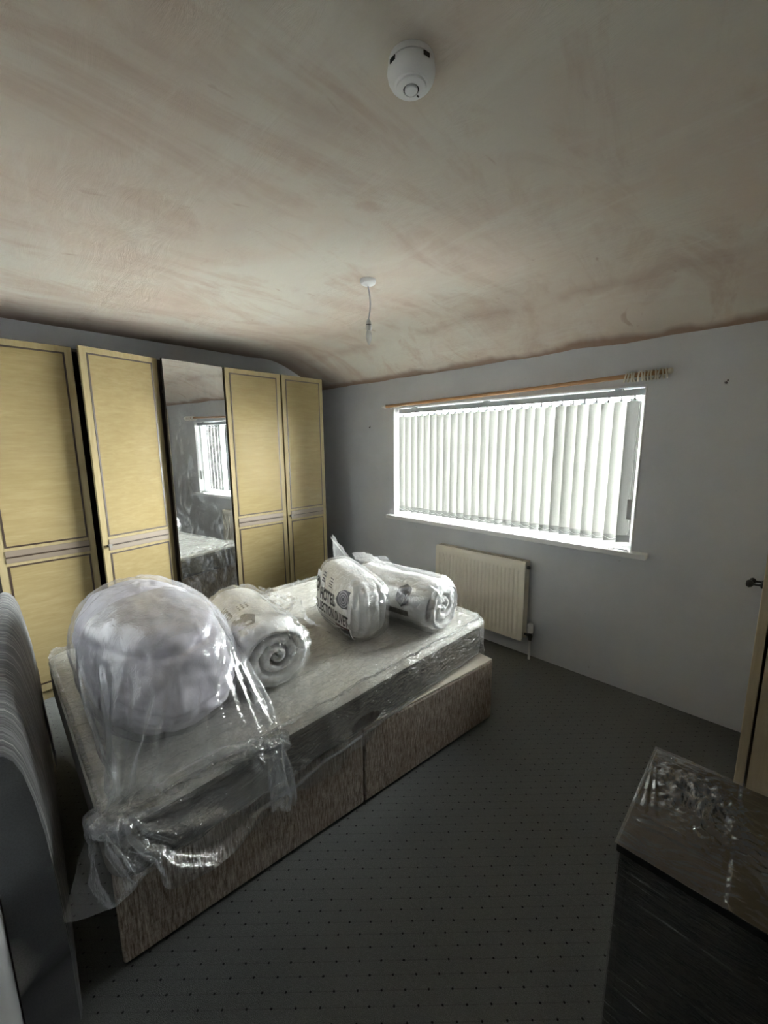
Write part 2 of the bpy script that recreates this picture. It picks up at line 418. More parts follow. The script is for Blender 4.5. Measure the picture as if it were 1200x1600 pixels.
# walls
struct(MB().box(XL-.1, XL, YN-.1, D+.3, 0, 2.62).build('wall_left', MAT['wall']))
struct(MB().box(XR, XR+.1, YN-.1, D+.3, 0, 2.62).build('wall_right', MAT['wall']))
struct(MB().box(XL, XR, YN-.1, YN, 0, 2.62).build('wall_near', MAT['wall']))
wb = MB(); TH = .17
for x0, x1, z0, z1 in ((XL, WX0, 0, 2.62), (WX1, XR, 0, 2.62), (WX0, WX1, 0, WZ0), (WX0, WX1, WZ1, 2.62)):
    wb.box(x0, x1, D, D+TH, z0, z1)
struct(wb.build('wall_far', MAT['wall']))
# white plastered reveal linings and edge bead
tb = MB(); r = .012
tb.box(WX0, WX0+.008, D-.004, D+.105, WZ0, WZ1).box(WX1-.008, WX1, D-.004, D+.105, WZ0, WZ1).box(WX0, WX1, D-.004, D+.105, WZ1-.008, WZ1)
struct(tb.build('trim_1', MAT['white']))
# window sill board
wi = MB().box(-2.775, -.548, D-.062, D+.105, WZ0-.032, WZ0+.003).build('trim_2', MAT['white'], bevel=.005)
struct(wi)
# window: frame, mullions, panes
yf = D+.105
fr = MB(); FW = .045
fr.box(WX0, WX1, yf, yf+.06, WZ0, WZ0+FW).box(WX0, WX1, yf, yf+.06, WZ1-FW, WZ1)
fr.box(WX0, WX0+FW, yf, yf+.06, WZ0+FW, WZ1-FW).box(WX1-FW, WX1, yf, yf+.06, WZ0+FW, WZ1-FW)
win = struct(fr.build('window_1', MAT['upvc'], bevel=.004))
mx = [WX0+FW, -1.08, WX1-FW]
for k in (1,): MB().box(mx[k]-.018, mx[k]+.018, yf+.01, yf+.05, WZ0+FW, WZ1-FW).build('mullion', MAT['upvc'], win)
for k in range(2):
    a, b = mx[k]+(.018 if k else 0), mx[k+1]-(.018 if k < 1 else 0)
    MB().box(a, b, yf+.025, yf+.031, WZ0+FW, WZ1-FW).build('pane', MAT['glass'], win)

# ================================================================== OUTSIDE
struct(MB().box(-40, 40, D+.6, 60, -3.2, -3.0).build('ground', MAT['grass']))
def tree(x, y, h, rr, seed, label):
    rnd = random.Random(seed); t = thing('garden_tree', label, 'tree', (x, y, -3.0))
    MB().tube([(x, y, -3.0), (x+.05, y, -1.5), (x-.05, y+.1, h-.8)], lambda q: .14*(1-q*.7), 8).build('trunk', MAT['bark'], t, smooth=True)
    mb = MB()
    for k in range(2600):
        d = Vector((rnd.gauss(0, 1), rnd.gauss(0, 1), rnd.gauss(0, 1))).normalized()*(rnd.random()**.4)
        c = Vector((x+d.x*rr, y+d.y*rr, h-rr*.9+d.z*rr*1.25))
        u = Vector((rnd.gauss(0, 1), rnd.gauss(0, 1), rnd.gauss(0, 1))).normalized(); w = u.orthogonal().normalized(); s_ = .07+.06*rnd.random()
        mb.add([c-u*s_, c-w*s_*.5, c+u*s_, c+w*s_*.5], [(0, 1, 2, 3)])
    cr_ = mb.build('foliage', MAT['leaf'], t, fixn=False); cr_['kind'] = 'stuff'
tree(10.2, 10.0, 3.2, 1.7, 3, 'leafy green garden tree outside the window, seen only in the wardrobe mirror')

# ================================================================== BLIND
bl = thing('vertical_blind', 'off-white vertical fabric blind with overlapping vanes hanging in the wide window', 'blind', ((WX0+WX1)/2, D+.075, WZ1-.01))
yb_ = D+.06
MB().box(WX0+.03, WX1-.012, yb_-.022, yb_+.022, WZ1-.058, WZ1-.018).build('head_rail', MAT['rail'], bl, bevel=.003)
for x in (-2.50, -1.75, -.80): MB().box(x-.022, x+.022, yb_-.026, yb_+.012, WZ1-.024, WZ1-.0085).build('rail_bracket', MAT['rail'], bl)
NV = 27; rnd = random.Random(5)
VT, VB = WZ1-.088, WZ0+.036
for k in range(NV):
    f = k/(NV-1)
    x = WX0+.075+(WX1-.075-WX0-.075)*f
    th = math.radians(37+rnd.uniform(-3.5, 2)); hw = .0445
    dv = Vector((math.cos(th), math.sin(th), 0)); nv = Vector((-math.sin(th), math.cos(th), 0)); c = Vector((x, yb_, 0))
    bow = .0035+.0025*rnd.random(); tw = math.radians(rnd.uniform(-2.5, 2.5))
    def P(u, z, dv=dv, nv=nv, c=c, bow=bow, tw=tw):
        q = (VT-z)/(VT-VB); ca, sa = math.cos(tw*q), math.sin(tw*q)
        d2 = dv*ca+nv*sa; n2 = nv*ca-dv*sa
        return c+d2*(u*hw)+n2*(bow*(1-u*u))+Vector((0, 0, z))
    mb = MB().grid(7, 9, lambda s, t: P(-1+2*s, VB+(VT-VB)*t))
    o = mb.build('vane', MAT['vane'], bl, smooth='all', fixn=False)
    w = MB()
    for sgn in (-1, 1):
        pass
    pts = [P(-.97, VB+.006)-nv*.003, P(.97, VB+.006)-nv*.003, P(.97, VB+.006)+nv*.003, P(-.97, VB+.006)+nv*.003]
    up = Vector((0, 0, .040+.004*rnd.random()))
    w.add(pts+[p+up for p in pts], [(0, 1, 2, 3), (4, 7, 6, 5), (0, 4, 5, 1), (1, 5, 6, 2), (2, 6, 7, 3), (3, 7, 4, 0)])
    w.build('bottom_weight', MAT['weight'], o)
    h = MB().box(x-.006, x+.006, yb_-.003, yb_+.003, VT, WZ1-.058)
    h.build('vane_hanger', MAT['dark'] if False else MAT['rail'], o)
    hp = MB(); q0, q1 = P(-.55, VT), P(.55, VT)
    hp.add([q0-nv*.002, q1-nv*.002, q1+nv*.006, q0+nv*.006]+[v+Vector((0, 0, .016)) for v in (q0-nv*.002, q1-nv*.002, q1+nv*.006, q0+nv*.006)],
           [(0, 1, 2, 3), (4, 7, 6, 5), (0, 4, 5, 1), (1, 5, 6, 2), (2, 6, 7, 3), (3, 7, 4, 0)])
    hp.build('hanger_plate', MAT['upvc'], o)
    if k < NV-1:
        x2 = WX0+.075+(WX1-.15-WX0)*((k+1)/(NV-1))
        pc = [Vector((x+(x2-x)*s/6-.03, yb_-.03, VB+.036-.016*math.sin(pi*s/6))) for s in range(7)]
        MB().tube(pc, .0012, 5).build('bead_chain', MAT['chain'], bl)
xc = WX1-.03; yc = D+.02
MB().tube([(xc-.004, yb_-.01, WZ1-.06), (xc, yc, WZ1-.3), (xc-.004, yc, WZ0+.33)], .0014, 5).tube([(xc-.012, yb_-.01, WZ1-.06), (xc-.012, yc+.006, WZ1-.3), (xc-.016, yc, WZ0+.33)], .0014, 5).tube([(xc-.01, yc, WZ0+.2), (xc-.004, yc, WZ0+.14), (xc-.014, yc, WZ0+.1)], .0014, 5).build('pull_cord', MAT['chain'], bl)
MB().box(xc-.024, xc+.004, yc-.008, yc+.008, WZ0+.20, WZ0+.33).build('cord_weight', MAT['cordweight'], bl, bevel=.004)
# slip of broken blind clip lying on the sill
o = MB().box(-.80, -.74, D-.035, D-.030, WZ0+.004, WZ0+.009).box(-.745, -.66, D-.02, D-.012, WZ0+.004, WZ0+.010).build('blind_clip', MAT['upvc'], bevel=.001)
tag(o, 'thin white plastic clip lying on the right end of the window sill', 'clip')

# ================================================================== CURTAIN POLE
pA, pB = Vector((-2.765, D-.055, 2.0)), Vector((-.52, D-.055, 2.046))
cpole = thing('curtain_pole', 'slim pine curtain pole mounted slightly askew above the window', 'curtain pole', tuple((pA+pB)/2))
pts = [pA.lerp(pB, i/16)+Vector((0, 0, -.006*math.sin(pi*i/16))) for i in range(17)]
MB().tube(pts, .0135, 14).build('rod', MAT['pole'], cpole, smooth=True)
def along(mb, prof, p, d, n=18):
    T = Vector((0, 0, 1)).rotation_difference(d).to_matrix().to_4x4(); mb.lathe(prof, p, n, T); return mb
dd = (pB-pA).normalized()
along(MB(), [(.0, -.055), (.008, -.05), (.012, -.04), (.009, -.028), (.013, -.02), (.021, -.012), (.021, .006), (.0, .006)], pA, dd).build('finial', MAT['white'], cpole, smooth=True)
for i, q in enumerate([.900+.0078*i for i in range(13)]):
    p = pA.lerp(pB, q); tl = Vector((rnd.uniform(-.25, .25), rnd.uniform(-.2, .2), rnd.uniform(-.2, .2))); d2 = (dd+tl).normalized()
    T = Vector((0, 0, 1)).rotation_difference(d2).to_matrix().to_4x4(); mb = MB()
    R_, rr = .0265, .0046
    def tor(u, v): return Vector(((R_+rr*math.cos(2*pi*v))*math.cos(2*pi*u), (R_+rr*math.cos(2*pi*v))*math.sin(2*pi*u), rr*math.sin(2*pi*v)))
    vs = []; fs = []; nu, nv_ = 20, 7
    for i2 in range(nu):
        for j2 in range(nv_):
            vs.append(T @ tor(i2/nu, j2/nv_)+p+Vector((0, 0, -.010)))
            fs.append((i2*nv_+j2, ((i2+1) % nu)*nv_+j2, ((i2+1) % nu)*nv_+(j2+1) % nv_, i2*nv_+(j2+1) % nv_))
    mb.add(vs, fs).build('curtain_ring', MAT['ring'], cpole, smooth=True)
along(MB(), [(.0, -.01), (.017, -.008), (.017, .006), (.01, .014), (.0, .016)], pB, dd).build('finial', MAT['ring'], cpole, smooth=True)
for p in (pA+dd*.02, pB-dd*.06):
    MB().cyl(p+Vector((0, .0, -.004)), (p.x, D, p.z-.004), .007, 10).cyl((p.x, D-.006, p.z-.004), (p.x, D, p.z-.004), .02, 14).build('wall_bracket', MAT['white'], cpole)

# wall plugs
for (x, z, lab) in ((-3.046, 1.815, 'small dark screw hole plug in the grey wall left of the window'), (-.270, 1.959, 'small brown wall plug in the grey wall right of the curtain pole rings')):
    o = MB().cyl((x, D-.008, z), (x, D, z), .006, 10).cyl((x+.006, D-.005, z+.012), (x+.006, D, z+.012), .004, 8).build('wall_plug', MAT['rawlplug']); tag(o, lab, 'wall plug')

# ================================================================== RADIATOR
RX0, RX1, RZ0, RZ1, RY = -2.117, -1.292, .148, .772, D-.106
rad = thing('radiator', 'cream ribbed panel radiator on the wall beneath the window', 'radiator', ((RX0+RX1)/2, D-.05, 0))
mb = MB(); nfl = 22; m_ = .030; prof = [(RX0, RY), (RX0+m_, RY)]
pitch_ = (RX1-RX0-2*m_)/nfl
for i in range(nfl):
    x = RX0+m_+i*pitch_
    for q, dpt in ((.12, .0), (.28, .0015), (.40, .0085), (.48, .0105), (.60, .0105), (.68, .0085), (.80, .0015), (.92, .0)): prof.append((x+pitch_*q, RY+dpt))
prof += [(RX1, RY)]
zl = [RZ0, RZ0+.04, RZ0+.055, RZ1-.075, RZ1-.06, RZ1-.03, RZ1-.012, RZ1]
vs = []
for zi, z in enumerate(zl):
    k = 1.0 if zi in (2, 3) else 0.0
    yo = {7: .014, 6: .004}.get(zi, 0)
    for x, y in prof: vs.append((x, RY+(y-RY)*k+yo, z))
n_ = len(prof); fs = [(j*n_+i, j*n_+i+1, (j+1)*n_+i+1, (j+1)*n_+i) for j in range(len(zl)-1) for i in range(n_-1)]
mb.add(vs, fs)
mb.build('front_panel', MAT['rad'], rad, smooth=True, angle=60, fixn=False)
MB().box(RX0, RX1, D-.036, D-.020, RZ0, RZ1).build('back_panel', MAT['rad'], rad, bevel=.004)
g = MB()
for i in range(40):
    x = RX0+.02+(RX1-RX0-.04)*i/39; g.box(x-.0025, x+.0025, RY+.02, D-.036, RZ1-.008, RZ1)
g.box(RX0+.005, RX1-.005, RY+.022, RY+.028, RZ1-.008, RZ1).box(RX0+.005, RX1-.005, D-.044, D-.037, RZ1-.008, RZ1)
g = g.build('top_grille', MAT['rad'], rad)
for x0, x1 in ((RX0-.001, RX0+.004), (RX1-.004, RX1+.001)):
    MB().box(x0, x1, RY+.006, D-.024, RZ0+.02, RZ1-.004).build('end_panel', MAT['rad'], rad, bevel=.002)
MB().cyl((RX1, D-.065, RZ1-.045), (RX1+.018, D-.065, RZ1-.045), .013, 14).cyl((RX1+.018, D-.065, RZ1-.045), (RX1+.024, D-.065, RZ1-.045), .006, 8).build('bleed_plug', MAT['steel'], rad)
for x in (RX0+.15, RX1-.15): MB().box(x-.015, x+.015, D-.02, D, RZ0+.08, RZ1-.1).build('wall_hanger', MAT['rad'], rad)
vx, vy = RX1+.045, D-.058
MB().cyl((RX1-.005, vy, RZ0+.045), (vx, vy, RZ0+.045), .010, 12).cyl((vx, vy, RZ0+.01), (vx, vy, RZ0+.07), .013, 14).cyl((vx, vy, RZ0+.03), (vx, vy, RZ0+.042), .018, 6).build('valve_body', MAT['steel'], rad)
mb = MB(); n = 28; prof = [(.018, .07), (.021, .075), (.021, .125), (.018, .14), (.010, .145), (0.0, .145)]
for r0, z in prof:
    for k in range(n):
        rr = r0*(1-.08*(k % 2)) if .07 < z < .13 else r0
        mb.v.append((vx+rr*math.cos(2*pi*k/n), vy+rr*math.sin(2*pi*k/n), RZ0+z))
for i in range(len(prof)-1):
    for k in range(n): mb.f.append((i*n+k, i*n+(k+1) % n, (i+1)*n+(k+1) % n, (i+1)*n+k))
mb.f.append(tuple(range(n-1, -1, -1)))
mb.build('valve_cap', MAT['white'], rad, smooth=True, angle=25)
MB().cyl((vx, vy, 0), (vx, vy, RZ0+.012), .0085, 12).build('supply_pipe', MAT['white'], rad, smooth=True)

# ================================================================== WARDROBES
XF = -3.29     # door faces
ZT, ZB = 2.268, .075
def rotz(px, py, a): return Matrix.Translation((px, py, 0)) @ Matrix.Rotation(a, 4, 'Z') @ Matrix.Translation((-px, -py, 0))
def carcass(t, y0, y1, mid=None):
    a = MB()
    xb, xf = XL+.03, XF-.024
    MB().box(xb, xf, y0, y0+.016, .0, ZT-.004).build('side_panel', MAT['carcass'], t)
    MB().box(xb, xf, y1-.016, y1, .0, ZT-.004).build('side_panel', MAT['carcass'], t)
    MB().box(xb, xf, y0+.016, y1-.016, ZT-.022, ZT-.004).build('top_panel', MAT['carcass'], t)
    MB().box(xb, xf-.01, y0+.016, y1-.016, .06, .076).build('bottom_panel', MAT['carcass'], t)
    MB().box(xb, xb+.006, y0+.016, y1-.016, .076, ZT-.022).build('back_panel', MAT['carcass'], t)
    MB().box(xf-.03, xf-.012, y0+.016, y1-.016, 0, .06).build('plinth', MAT['frame'], t)
    MB().cyl((XL+.3, y0+.016, ZT-.2), (XL+.3, y1-.016, ZT-.2), .012, 12).build('hanging_rail', MAT['steel'], t)
def door(t, y0, y1, hinge, ang, key=None, mirror=False, lift=0):
    """door leaf in the plane x = XF, turned about its hinge edge"""
    T = rotz(XF-.02, y0 if hinge == 'l' else y1, ang)
    T = Matrix.Translation((0, 0, lift)) @ T
    if mirror:
        d = MB().box(XF-.022, XF-.006, y0, y1, ZB, ZT, T).build('door', MAT['carcass'], t)
        MB().box(XF-.006, XF, y0+.003, y1-.003, ZB+.003, ZT-.003, T).build('mirror_glass', MAT['mirror'], d, bevel=.0008)
        return d
    d = MB().box(XF-.022, XF-.0015, y0, y1, ZB, ZT, T).build('door', MAT['frame'], t, bevel=.002)
    m = .038; iw = .0105
    for (z0, z1, nm) in ((ZB+.05, .936, 'lower_panel'), (1.048, ZT-.037, 'upper_panel')):
        MB().box(XF-.003, XF-.0002, y0+m+iw, y1-m-iw, z0+iw, z1-iw, T).build(nm, MAT['lam'], d)
        f = MB()
        f.box(XF-.003, XF+.0006, y0+m, y0+m+iw, z0, z1, T).box(XF-.003, XF+.0006, y1-m-iw, y1-m, z0, z1, T)
        f.box(XF-.003, XF+.0006, y0+m+iw, y1-m-iw, z0, z0+iw, T).box(XF-.003, XF+.0006, y0+m+iw, y1-m-iw, z1-iw, z1, T)
        f.build('inlay', MAT['inlay'], d)
    # pressed metal handle strip with its dark groove
    s = MB().box(XF-.002, XF+.004, y0+m-.002, y1-m+.002, .994, 1.030, T).box(XF-.002, XF+.004, y0+m-.002, y1-m+.002, .954, .984, T)
    s.build('handle_strip', MAT['strip'], d, bevel=.0015)
    MB().box(XF-.002, XF+.0015, y0+m-.002, y1-m+.002, .985, .993, T).build('handle_groove', MAT['inlay'], d)
    if key:
        yk = y0+.035 if key == 'l' else y1-.035
        k = MB(); a, b = T @ Vector((XF-.002, yk, .988)), T @ Vector((XF+.006, yk, .988)); k.cyl(a, b, .011, 14)
        a, b = T @ Vector((XF+.006, yk, .988)), T @ Vector((XF+.028, yk, .988)); k.cyl(a, b, .0035, 8)
        k.box(XF+.022, XF+.027, yk-.009, yk+.009, .976, 1.0, T)
        k.build('lock_and_key', MAT['steel'], d)
    return d
w1 = thing('wardrobe', 'cream two-door wardrobe nearest the bed head, its right door ajar', 'wardrobe', (-3.55, .56, 0), 'wardrobe run along the left wall')
carcass(w1, .055, 1.05)
door(w1, .064, .556, 'l', 0)
door(w1, .562, 1.046, 'r', math.radians(12), 'l')
w2 = thing('wardrobe', 'narrow wardrobe with one full-height mirror door in the middle of the run', 'wardrobe', (-3.55, 1.295, 0), 'wardrobe run along the left wall')
carcass(w2, 1.055, 1.535)
door(w2, 1.062, 1.529, 'r', math.radians(5.5), mirror=True)
w3 = thing('wardrobe', 'cream two-door wardrobe beside the window wall, both doors shut', 'wardrobe', (-3.55, 2.03, 0), 'wardrobe run along the left wall')
carcass(w3, 1.54, 2.518)
door(w3, 1.544, 2.052, 'l', 0)
door(w3, 2.066, 2.516, 'r', 0, 'l')

# ================================================================== CUPBOARD at the right edge of the view
cu = thing('cupboard', 'tall cream cupboard at the right edge with its door barely open', 'cupboard', (.3, 2.45, 0))
CX = -.004
MB().box(CX+.036, XR-.003, 2.02, 2.04, 0, 2.2).build('side_panel', MAT['cream'], cu)
MB().box(CX+.036, XR-.003, 2.88, 2.90, 0, 2.2).build('side_panel', MAT['cream'], cu)
MB().box(CX+.036, XR-.003, 2.04, 2.88, 2.18, 2.2).build('top_panel', MAT['cream'], cu)
MB().box(XR-.012, XR-.003, 2.04, 2.88, .06, 2.18).build('back_panel', MAT['cream'], cu)
MB().box(CX+.036, XR-.012, 2.04, 2.88, .05, .066).build('bottom_panel', MAT['cream'], cu)
cd = MB().box(CX, CX+.030, 2.022, 2.458, .03, 2.195, rotz(CX+.03, 2.458, math.radians(-.35))).build('door', MAT['cream'], cu, bevel=.003)
kn = MB(); T = Matrix.Rotation(math.radians(-90), 4, 'Y')
kn.lathe([(.0, 0), (.012, 0), (.012, .006), (.005, .010), (.005, .028), (.013, .034), (.016, .042), (.011, .05), (0, .052)], (CX-.0005, 2.065, 1.105), 16, T)
kn.build('knob', MAT['dark'], cd, smooth=True)
cd2 = MB().box(CX, CX+.030, 2.462, 2.898, .03, 2.195).build('door', MAT['cream'], cu, bevel=.003)
MB().lathe([(.0, 0), (.012, 0), (.012, .006), (.005, .010), (.005, .028), (.013, .034), (.016, .042), (.011, .05), (0, .052)], (CX-.0005, 2.52, 1.0), 16, T).build('knob', MAT['dark'], cd2, smooth=True)

# ================================================================== CEILING FITTINGS
# smoke alarm
ax, ay = -.700, .815
al = thing('smoke_alarm', 'round white domed smoke alarm fixed to the plastered ceiling', 'smoke alarm', (ax, ay, ZC))
MB().lathe([(0, .0), (.050, 0), (.052, -.006), (.052, -.016), (0, -.016)], (ax, ay, ZC+.003), 48).build('base_plate', MAT['alarm'], al, smooth=True, angle=30)
MB().lathe([(0, -.016), (.049, -.016), (.0535, -.020), (.0545, -.028), (.0525, -.038), (.047, -.047), (.039, -.0535), (.034, -.0540), (.033, -.0575), (.028, -.0595), (.0183, -.060), (.0183, -.052), (0, -.052)], (ax, ay, ZC+.003), 56).build('housing', MAT['alarm'], al, smooth=True, angle=24)
MB().lathe([(0, -.0522), (.0182, -.0522), (.0182, -.0572), (0, -.0572)], (ax, ay, ZC+.003), 28).build('button_recess', MAT['dark'], al)
MB().lathe([(0, -.0573), (.0148, -.0574) , (.0150, -.0605), (.0135, -.0625), (0, -.063)], (ax, ay, ZC+.003), 28).build('test_button', MAT['upvc'], al, smooth=True, angle=35)
for a0 in (-98, -12, 80, 168):
    a1 = math.radians(a0); T = Matrix.Translation((ax, ay, ZC+.003)) @ Matrix.Rotation(a1, 4, 'Z')
    MB().box(.0480, .0555, -.008, .008, -.0295, -.0215, T).build('vent', MAT['dark'], al)
a1 = math.radians(88); T = Matrix.Translation((ax, ay, ZC+.003)) @ Matrix.Rotation(a1, 4, 'Z')
MB().box(.020, .026, -.0015, .0015, -.0610, -.0590, T).build('indicator', MAT['dark'], al)
# pendant lamp
px, py = -1.672, 1.602
pe = thing('pendant_lamp', 'bare candle bulb hanging on a short grey flex from a white ceiling rose', 'lamp', (px, py, ZC))
MB().lathe([(0, 0), (.040, 0), (.041, -.006), (.041, -.016), (.036, -.023), (.016, -.029), (.008, -.034), (0, -.034)], (px, py, ZC+.004), 40).build('ceiling_rose', MAT['alarm'], pe, smooth=True, angle=35)
cpts = [(px+.010*math.sin(pi*i/10), py+.004*math.sin(pi*i/10), ZC-.03-.165*i/10) for i in range(11)]
MB().tube(cpts, .0034, 8).build('flex', MAT['cord'], pe, smooth=True)
z0 = ZC-.192
MB().lathe([(0, 0), (.006, 0), (.011, -.010), (.0145, -.024), (.0145, -.028), (.0135, -.028), (.0135, -.032), (.0155, -.032), (.0155, -.052), (.013, -.058), (0, -.058)], (px, py, z0), 24).build('lampholder', MAT['holder'], pe, smooth=True, angle=35)
MB().lathe([(.0100, -.0275), (.0149, -.0275), (.0149, -.0325), (.0100, -.0325)], (px, py, z0), 24).build('holder_band', MAT['dark'], pe)
MB().lathe([(0, -.056), (.010, -.056), (.0125, -.064), (.0155, -.078), (.016, -.088), (.014, -.102), (.0095, -.116), (.005, -.126), (.0015, -.132), (0, -.132)], (px, py, z0), 24).build('bulb', MAT['bulb'], pe, smooth='all')

# ================================================================== BED
BA = math.atan2(.215, 1.805)            # the base stands slightly skew
bd = Vector((math.sin(BA), math.cos(BA), 0)); bs = Vector((-math.cos(BA), math.sin(BA), 0))   # towards foot, towards wardrobe
BR = Vector((-1.106, 2.043, 0)); BL, BW = 1.90, 1.37; BH = .385
def bp(l, w, z): return BR-bd*(BL-l)+bs*w+Vector((0, 0, z))     # l from the head, w from the near side
def bbox(mb, l0, l1, w0, w1, z0, z1):
    vs = [bp(l, w, z) for z in (z0, z1) for w in (w0, w1) for l in (l0, l1)]
    return mb.add(vs, [(0, 2, 3, 1), (4, 5, 7, 6), (0, 1, 5, 4), (2, 6, 7, 3), (0, 4, 6, 2), (1, 3, 7, 5)])
dv_ = thing('divan_base', 'brown-grey woven fabric divan bed base in two halves on the carpet', 'bed base', tuple(bp(BL/2, BW/2, 0)))
for l0, l1 in ((0, .949), (.953, BL)):
    h = bbox(MB(), l0, l1, 0, BW, .012, BH-.006).build('base_half', MAT['divan'], dv_, bevel=.010)
    bbox(MB(), l0+.004, l1-.004, .004, BW-.004, BH-.008, BH+.004).build('platform_cloth', MAT['ledge'], h, bevel=.004)
    for l in (l0+.08, l1-.08):
        for w in (.08, BW-.08):
            MB().cyl(bp(l, w, 0), bp(l, w, .014), .02, 12).build('glide', MAT['dark'], h)

# mattress -----------------------------------------------------------
MX0, MX1, MY0, MY1, MZ0, MZ1 = -2.585, -1.205, .156, 2.100, .392, .598
mc = Vector(((MX0+MX1)/2, (MY0+MY1)/2, 0)); hx, hy = (MX1-MX0)/2, (MY1-MY0)/2
MT = Matrix.Translation(mc) @ Matrix.Rotation(math.radians(-1.2), 4, 'Z')
def rrect(hx, hy, R, n=10):
    pts = []
    R = max(R, 1e-4)
    for cx, cy, a0 in ((hx-R, hy-R, 0), (-hx+R, hy-R, 90), (-hx+R, -hy+R, 180), (hx-R, -hy+R, 270)):
        for i in range(n+1):
            a = math.radians(a0+90*i/n); pts.append((cx+R*math.cos(a), cy+R*math.sin(a)))
    # even extra points on the straights
    out = []
    for i in range(len(pts)):
        a, b = pts[i], pts[(i+1) % len(pts)]; out.append(a)
        L = math.hypot(b[0]-a[0], b[1]-a[1]); k = int(L/.06)
        if i % (n+1) == n:
            for j in range(1, 24): out.append((a[0]+(b[0]-a[0])*j/24, a[1]+(b[1]-a[1])*j/24))
    return out
def rings(spec, name, m, parent, capb=False, capt=False, nz=None):
    mb = MB(); n = None
    for (inset, z) in spec:
        R = max(.09-inset*.6, .02)
        p = rrect(hx-inset, hy-inset, R); n = len(p)
        for (x, y) in p:
            q = Vector((x, y, z))
            if nz: q = nz(q, inset)
            mb.v.append(tuple(MT @ q))
    for j in range(len(spec)-1):
        for i in range(n): mb.f.append((j*n+i, j*n+(i+1) % n, (j+1)*n+(i+1) % n, (j+1)*n+i))
    if capb: mb.f.append(tuple(range(n-1, -1, -1)))
    if capt: mb.f.append(tuple(range((len(spec)-1)*n, len(spec)*n)))
    return mb.build(name, m, parent, smooth=True, angle=55)
mt = thing('mattress', 'cream mattress with dark sides wrapped in clear polythene on the divan base', 'mattress', (mc.x, mc.y, MZ0))
def softtop(q, inset):
    q.z += .008*fbm((q.x*6, q.y*6, 0))-.012*max(0, 1-abs(inset-.10)/.05)*0; return q
rings([(.02, MZ0), (.004, MZ0+.012), (0, MZ0+.03), (.0, MZ1-.045), (.004, MZ1-.022)], 'side_border', MAT['border'], mt, capb=True)
def tuft(q, inset):
    q.z += .004*fbm((q.x*2, q.y*2, 2)); return q
rings([(.006, MZ1-.024), (-.002, MZ1-.018), (.002, MZ1-.012), (.012, MZ1-.004), (.03, MZ1-.0), (.06, MZ1+.002), (.1, MZ1), (.16, MZ1), (.22, MZ1), (.28, MZ1), (.34, MZ1), (.4, MZ1), (.46, MZ1), (.52, MZ1), (.58, MZ1), (.64, MZ1), (.672, MZ1)], 'quilted_top', MAT['top'], mt, capt=True, nz=tuft)
# polythene cover: one sheet over the top, down the sides, tucked ragged at the bottom
def cover_pt(s, t, drop, out=.006):
    x, y = s, t; R = .075
    cx, cy = max(-hx+R, min(hx-R, x)), max(-hy+R, min(hy-R, y))
    dx, dy = x-cx, y-cy; d = math.hypot(dx, dy); z = MZ1+.006
    if d < 1e-6: return Vector((x, y, z)), 0
    ux, uy = dx/d, dy/d
    if d <= R: q = Vector((x, y, z)); e = 0
    else:
        e = min(d-R, drop); r = .03
        if e < r*pi/2: a = e/r; q = Vector((cx+ux*(R+out-r+r*math.sin(a)+ (r-0)*0), cy+uy*(R+out-r+r*math.sin(a)), z-r+r*math.cos(a)))
        else: q = Vector((cx+ux*(R+out), cy+uy*(R+out), z-r-(e-r*pi/2)))
        q.x += ux*.0; 
    return q, e
NU, NVV = 230, 320; DR = .235
cov = MB(); keep = {}
hole_c = Vector((hx, .03)); 
for j in range(NVV):
    for i in range(NU):
        s = -(hx+DR)+2*(hx+DR)*i/(NU-1); t = -(hy+.02)+(2*hy+DR+.02)*j/(NVV-1)
        drop = DR-.03+.03*fbm((s*4, t*4, 9))
        q, e = cover_pt(s, t, drop)
        w = MT @ q
        a = .010*fbm((w.x*7+w.y*2, w.y*3, 0), 3); b = .0085*(1-abs(fbm((w.x*9+3*w.y, w.y*5-w.x*3, 5), 3))*2.2)
        c_ = .0075*(1-abs(fbm((w.x*26+w.y*10, w.y*12-w.x*7, 8), 3))*2.0)*(.4+.6*max(0, min(1, .5+fbm((w.x*2.2, w.y*2.2, 4), 2)*1.5)))
        h = max(0, a+b+c_+.003)
        # pressed flat under whatever lies on the bed
        if any(x0 < w.x < x1 and y0 < w.y < y1 for x0, x1, y0, y1 in ((-2.1, -1.46, .70, 1.04), (-1.93, -1.27, 1.62, 1.93), (-1.97, -1.33, 1.30, 1.64), (-2.36, -1.36, .22, .72))): h = min(h, .004)
        if e <= 0: w.z += h+.004
        else:
            side = 1 if e > .05 else e/.05
            g = max(0, .010*fbm((w.x*8, w.y*8, w.z*5), 2)+.008)*(1 if e < .17 else 1+(e-.17)*14)
            dirv = Vector((q.x/hx, q.y/hy, 0)); 
            dirv = Vector((1 if q.x > hx-.08 else -1 if q.x < -hx+.08 else 0, 1 if q.y > hy-.08 else -1 if q.y < -hy+.08 else 0, 0))
            if dirv.length: w += dirv.normalized()*g*side
            w.z += (h+.004)*(1-side)
        # the film has ridden up in a corner at the foot
        k = math.exp(-((s-hx)**2+(t-hy)**2)/.02); w.z += .012*k
        cov.v.append(tuple(w))
hole = lambda s, t: (s > hx+.09) and ((s-(hx+.175))/.03)**2+((t-(-.02))/.085)**2 < 1
for j in range(NVV-1):
    for i in range(NU-1):
        s = -(hx+DR)+2*(hx+DR)*(i+.5)/(NU-1); t = -(hy+.02)+(2*hy+DR+.02)*(j+.5)/(NVV-1)
        if hole(s, t): continue
        if min(abs(s)-hx, abs(t)-hy) > DR*.72: continue
        cov.f.append((j*NU+i, j*NU+i+1, (j+1)*NU+i+1, (j+1)*NU+i))
cov.build('polythene_cover', MAT['wrap'], mt, smooth='all', fixn=False)
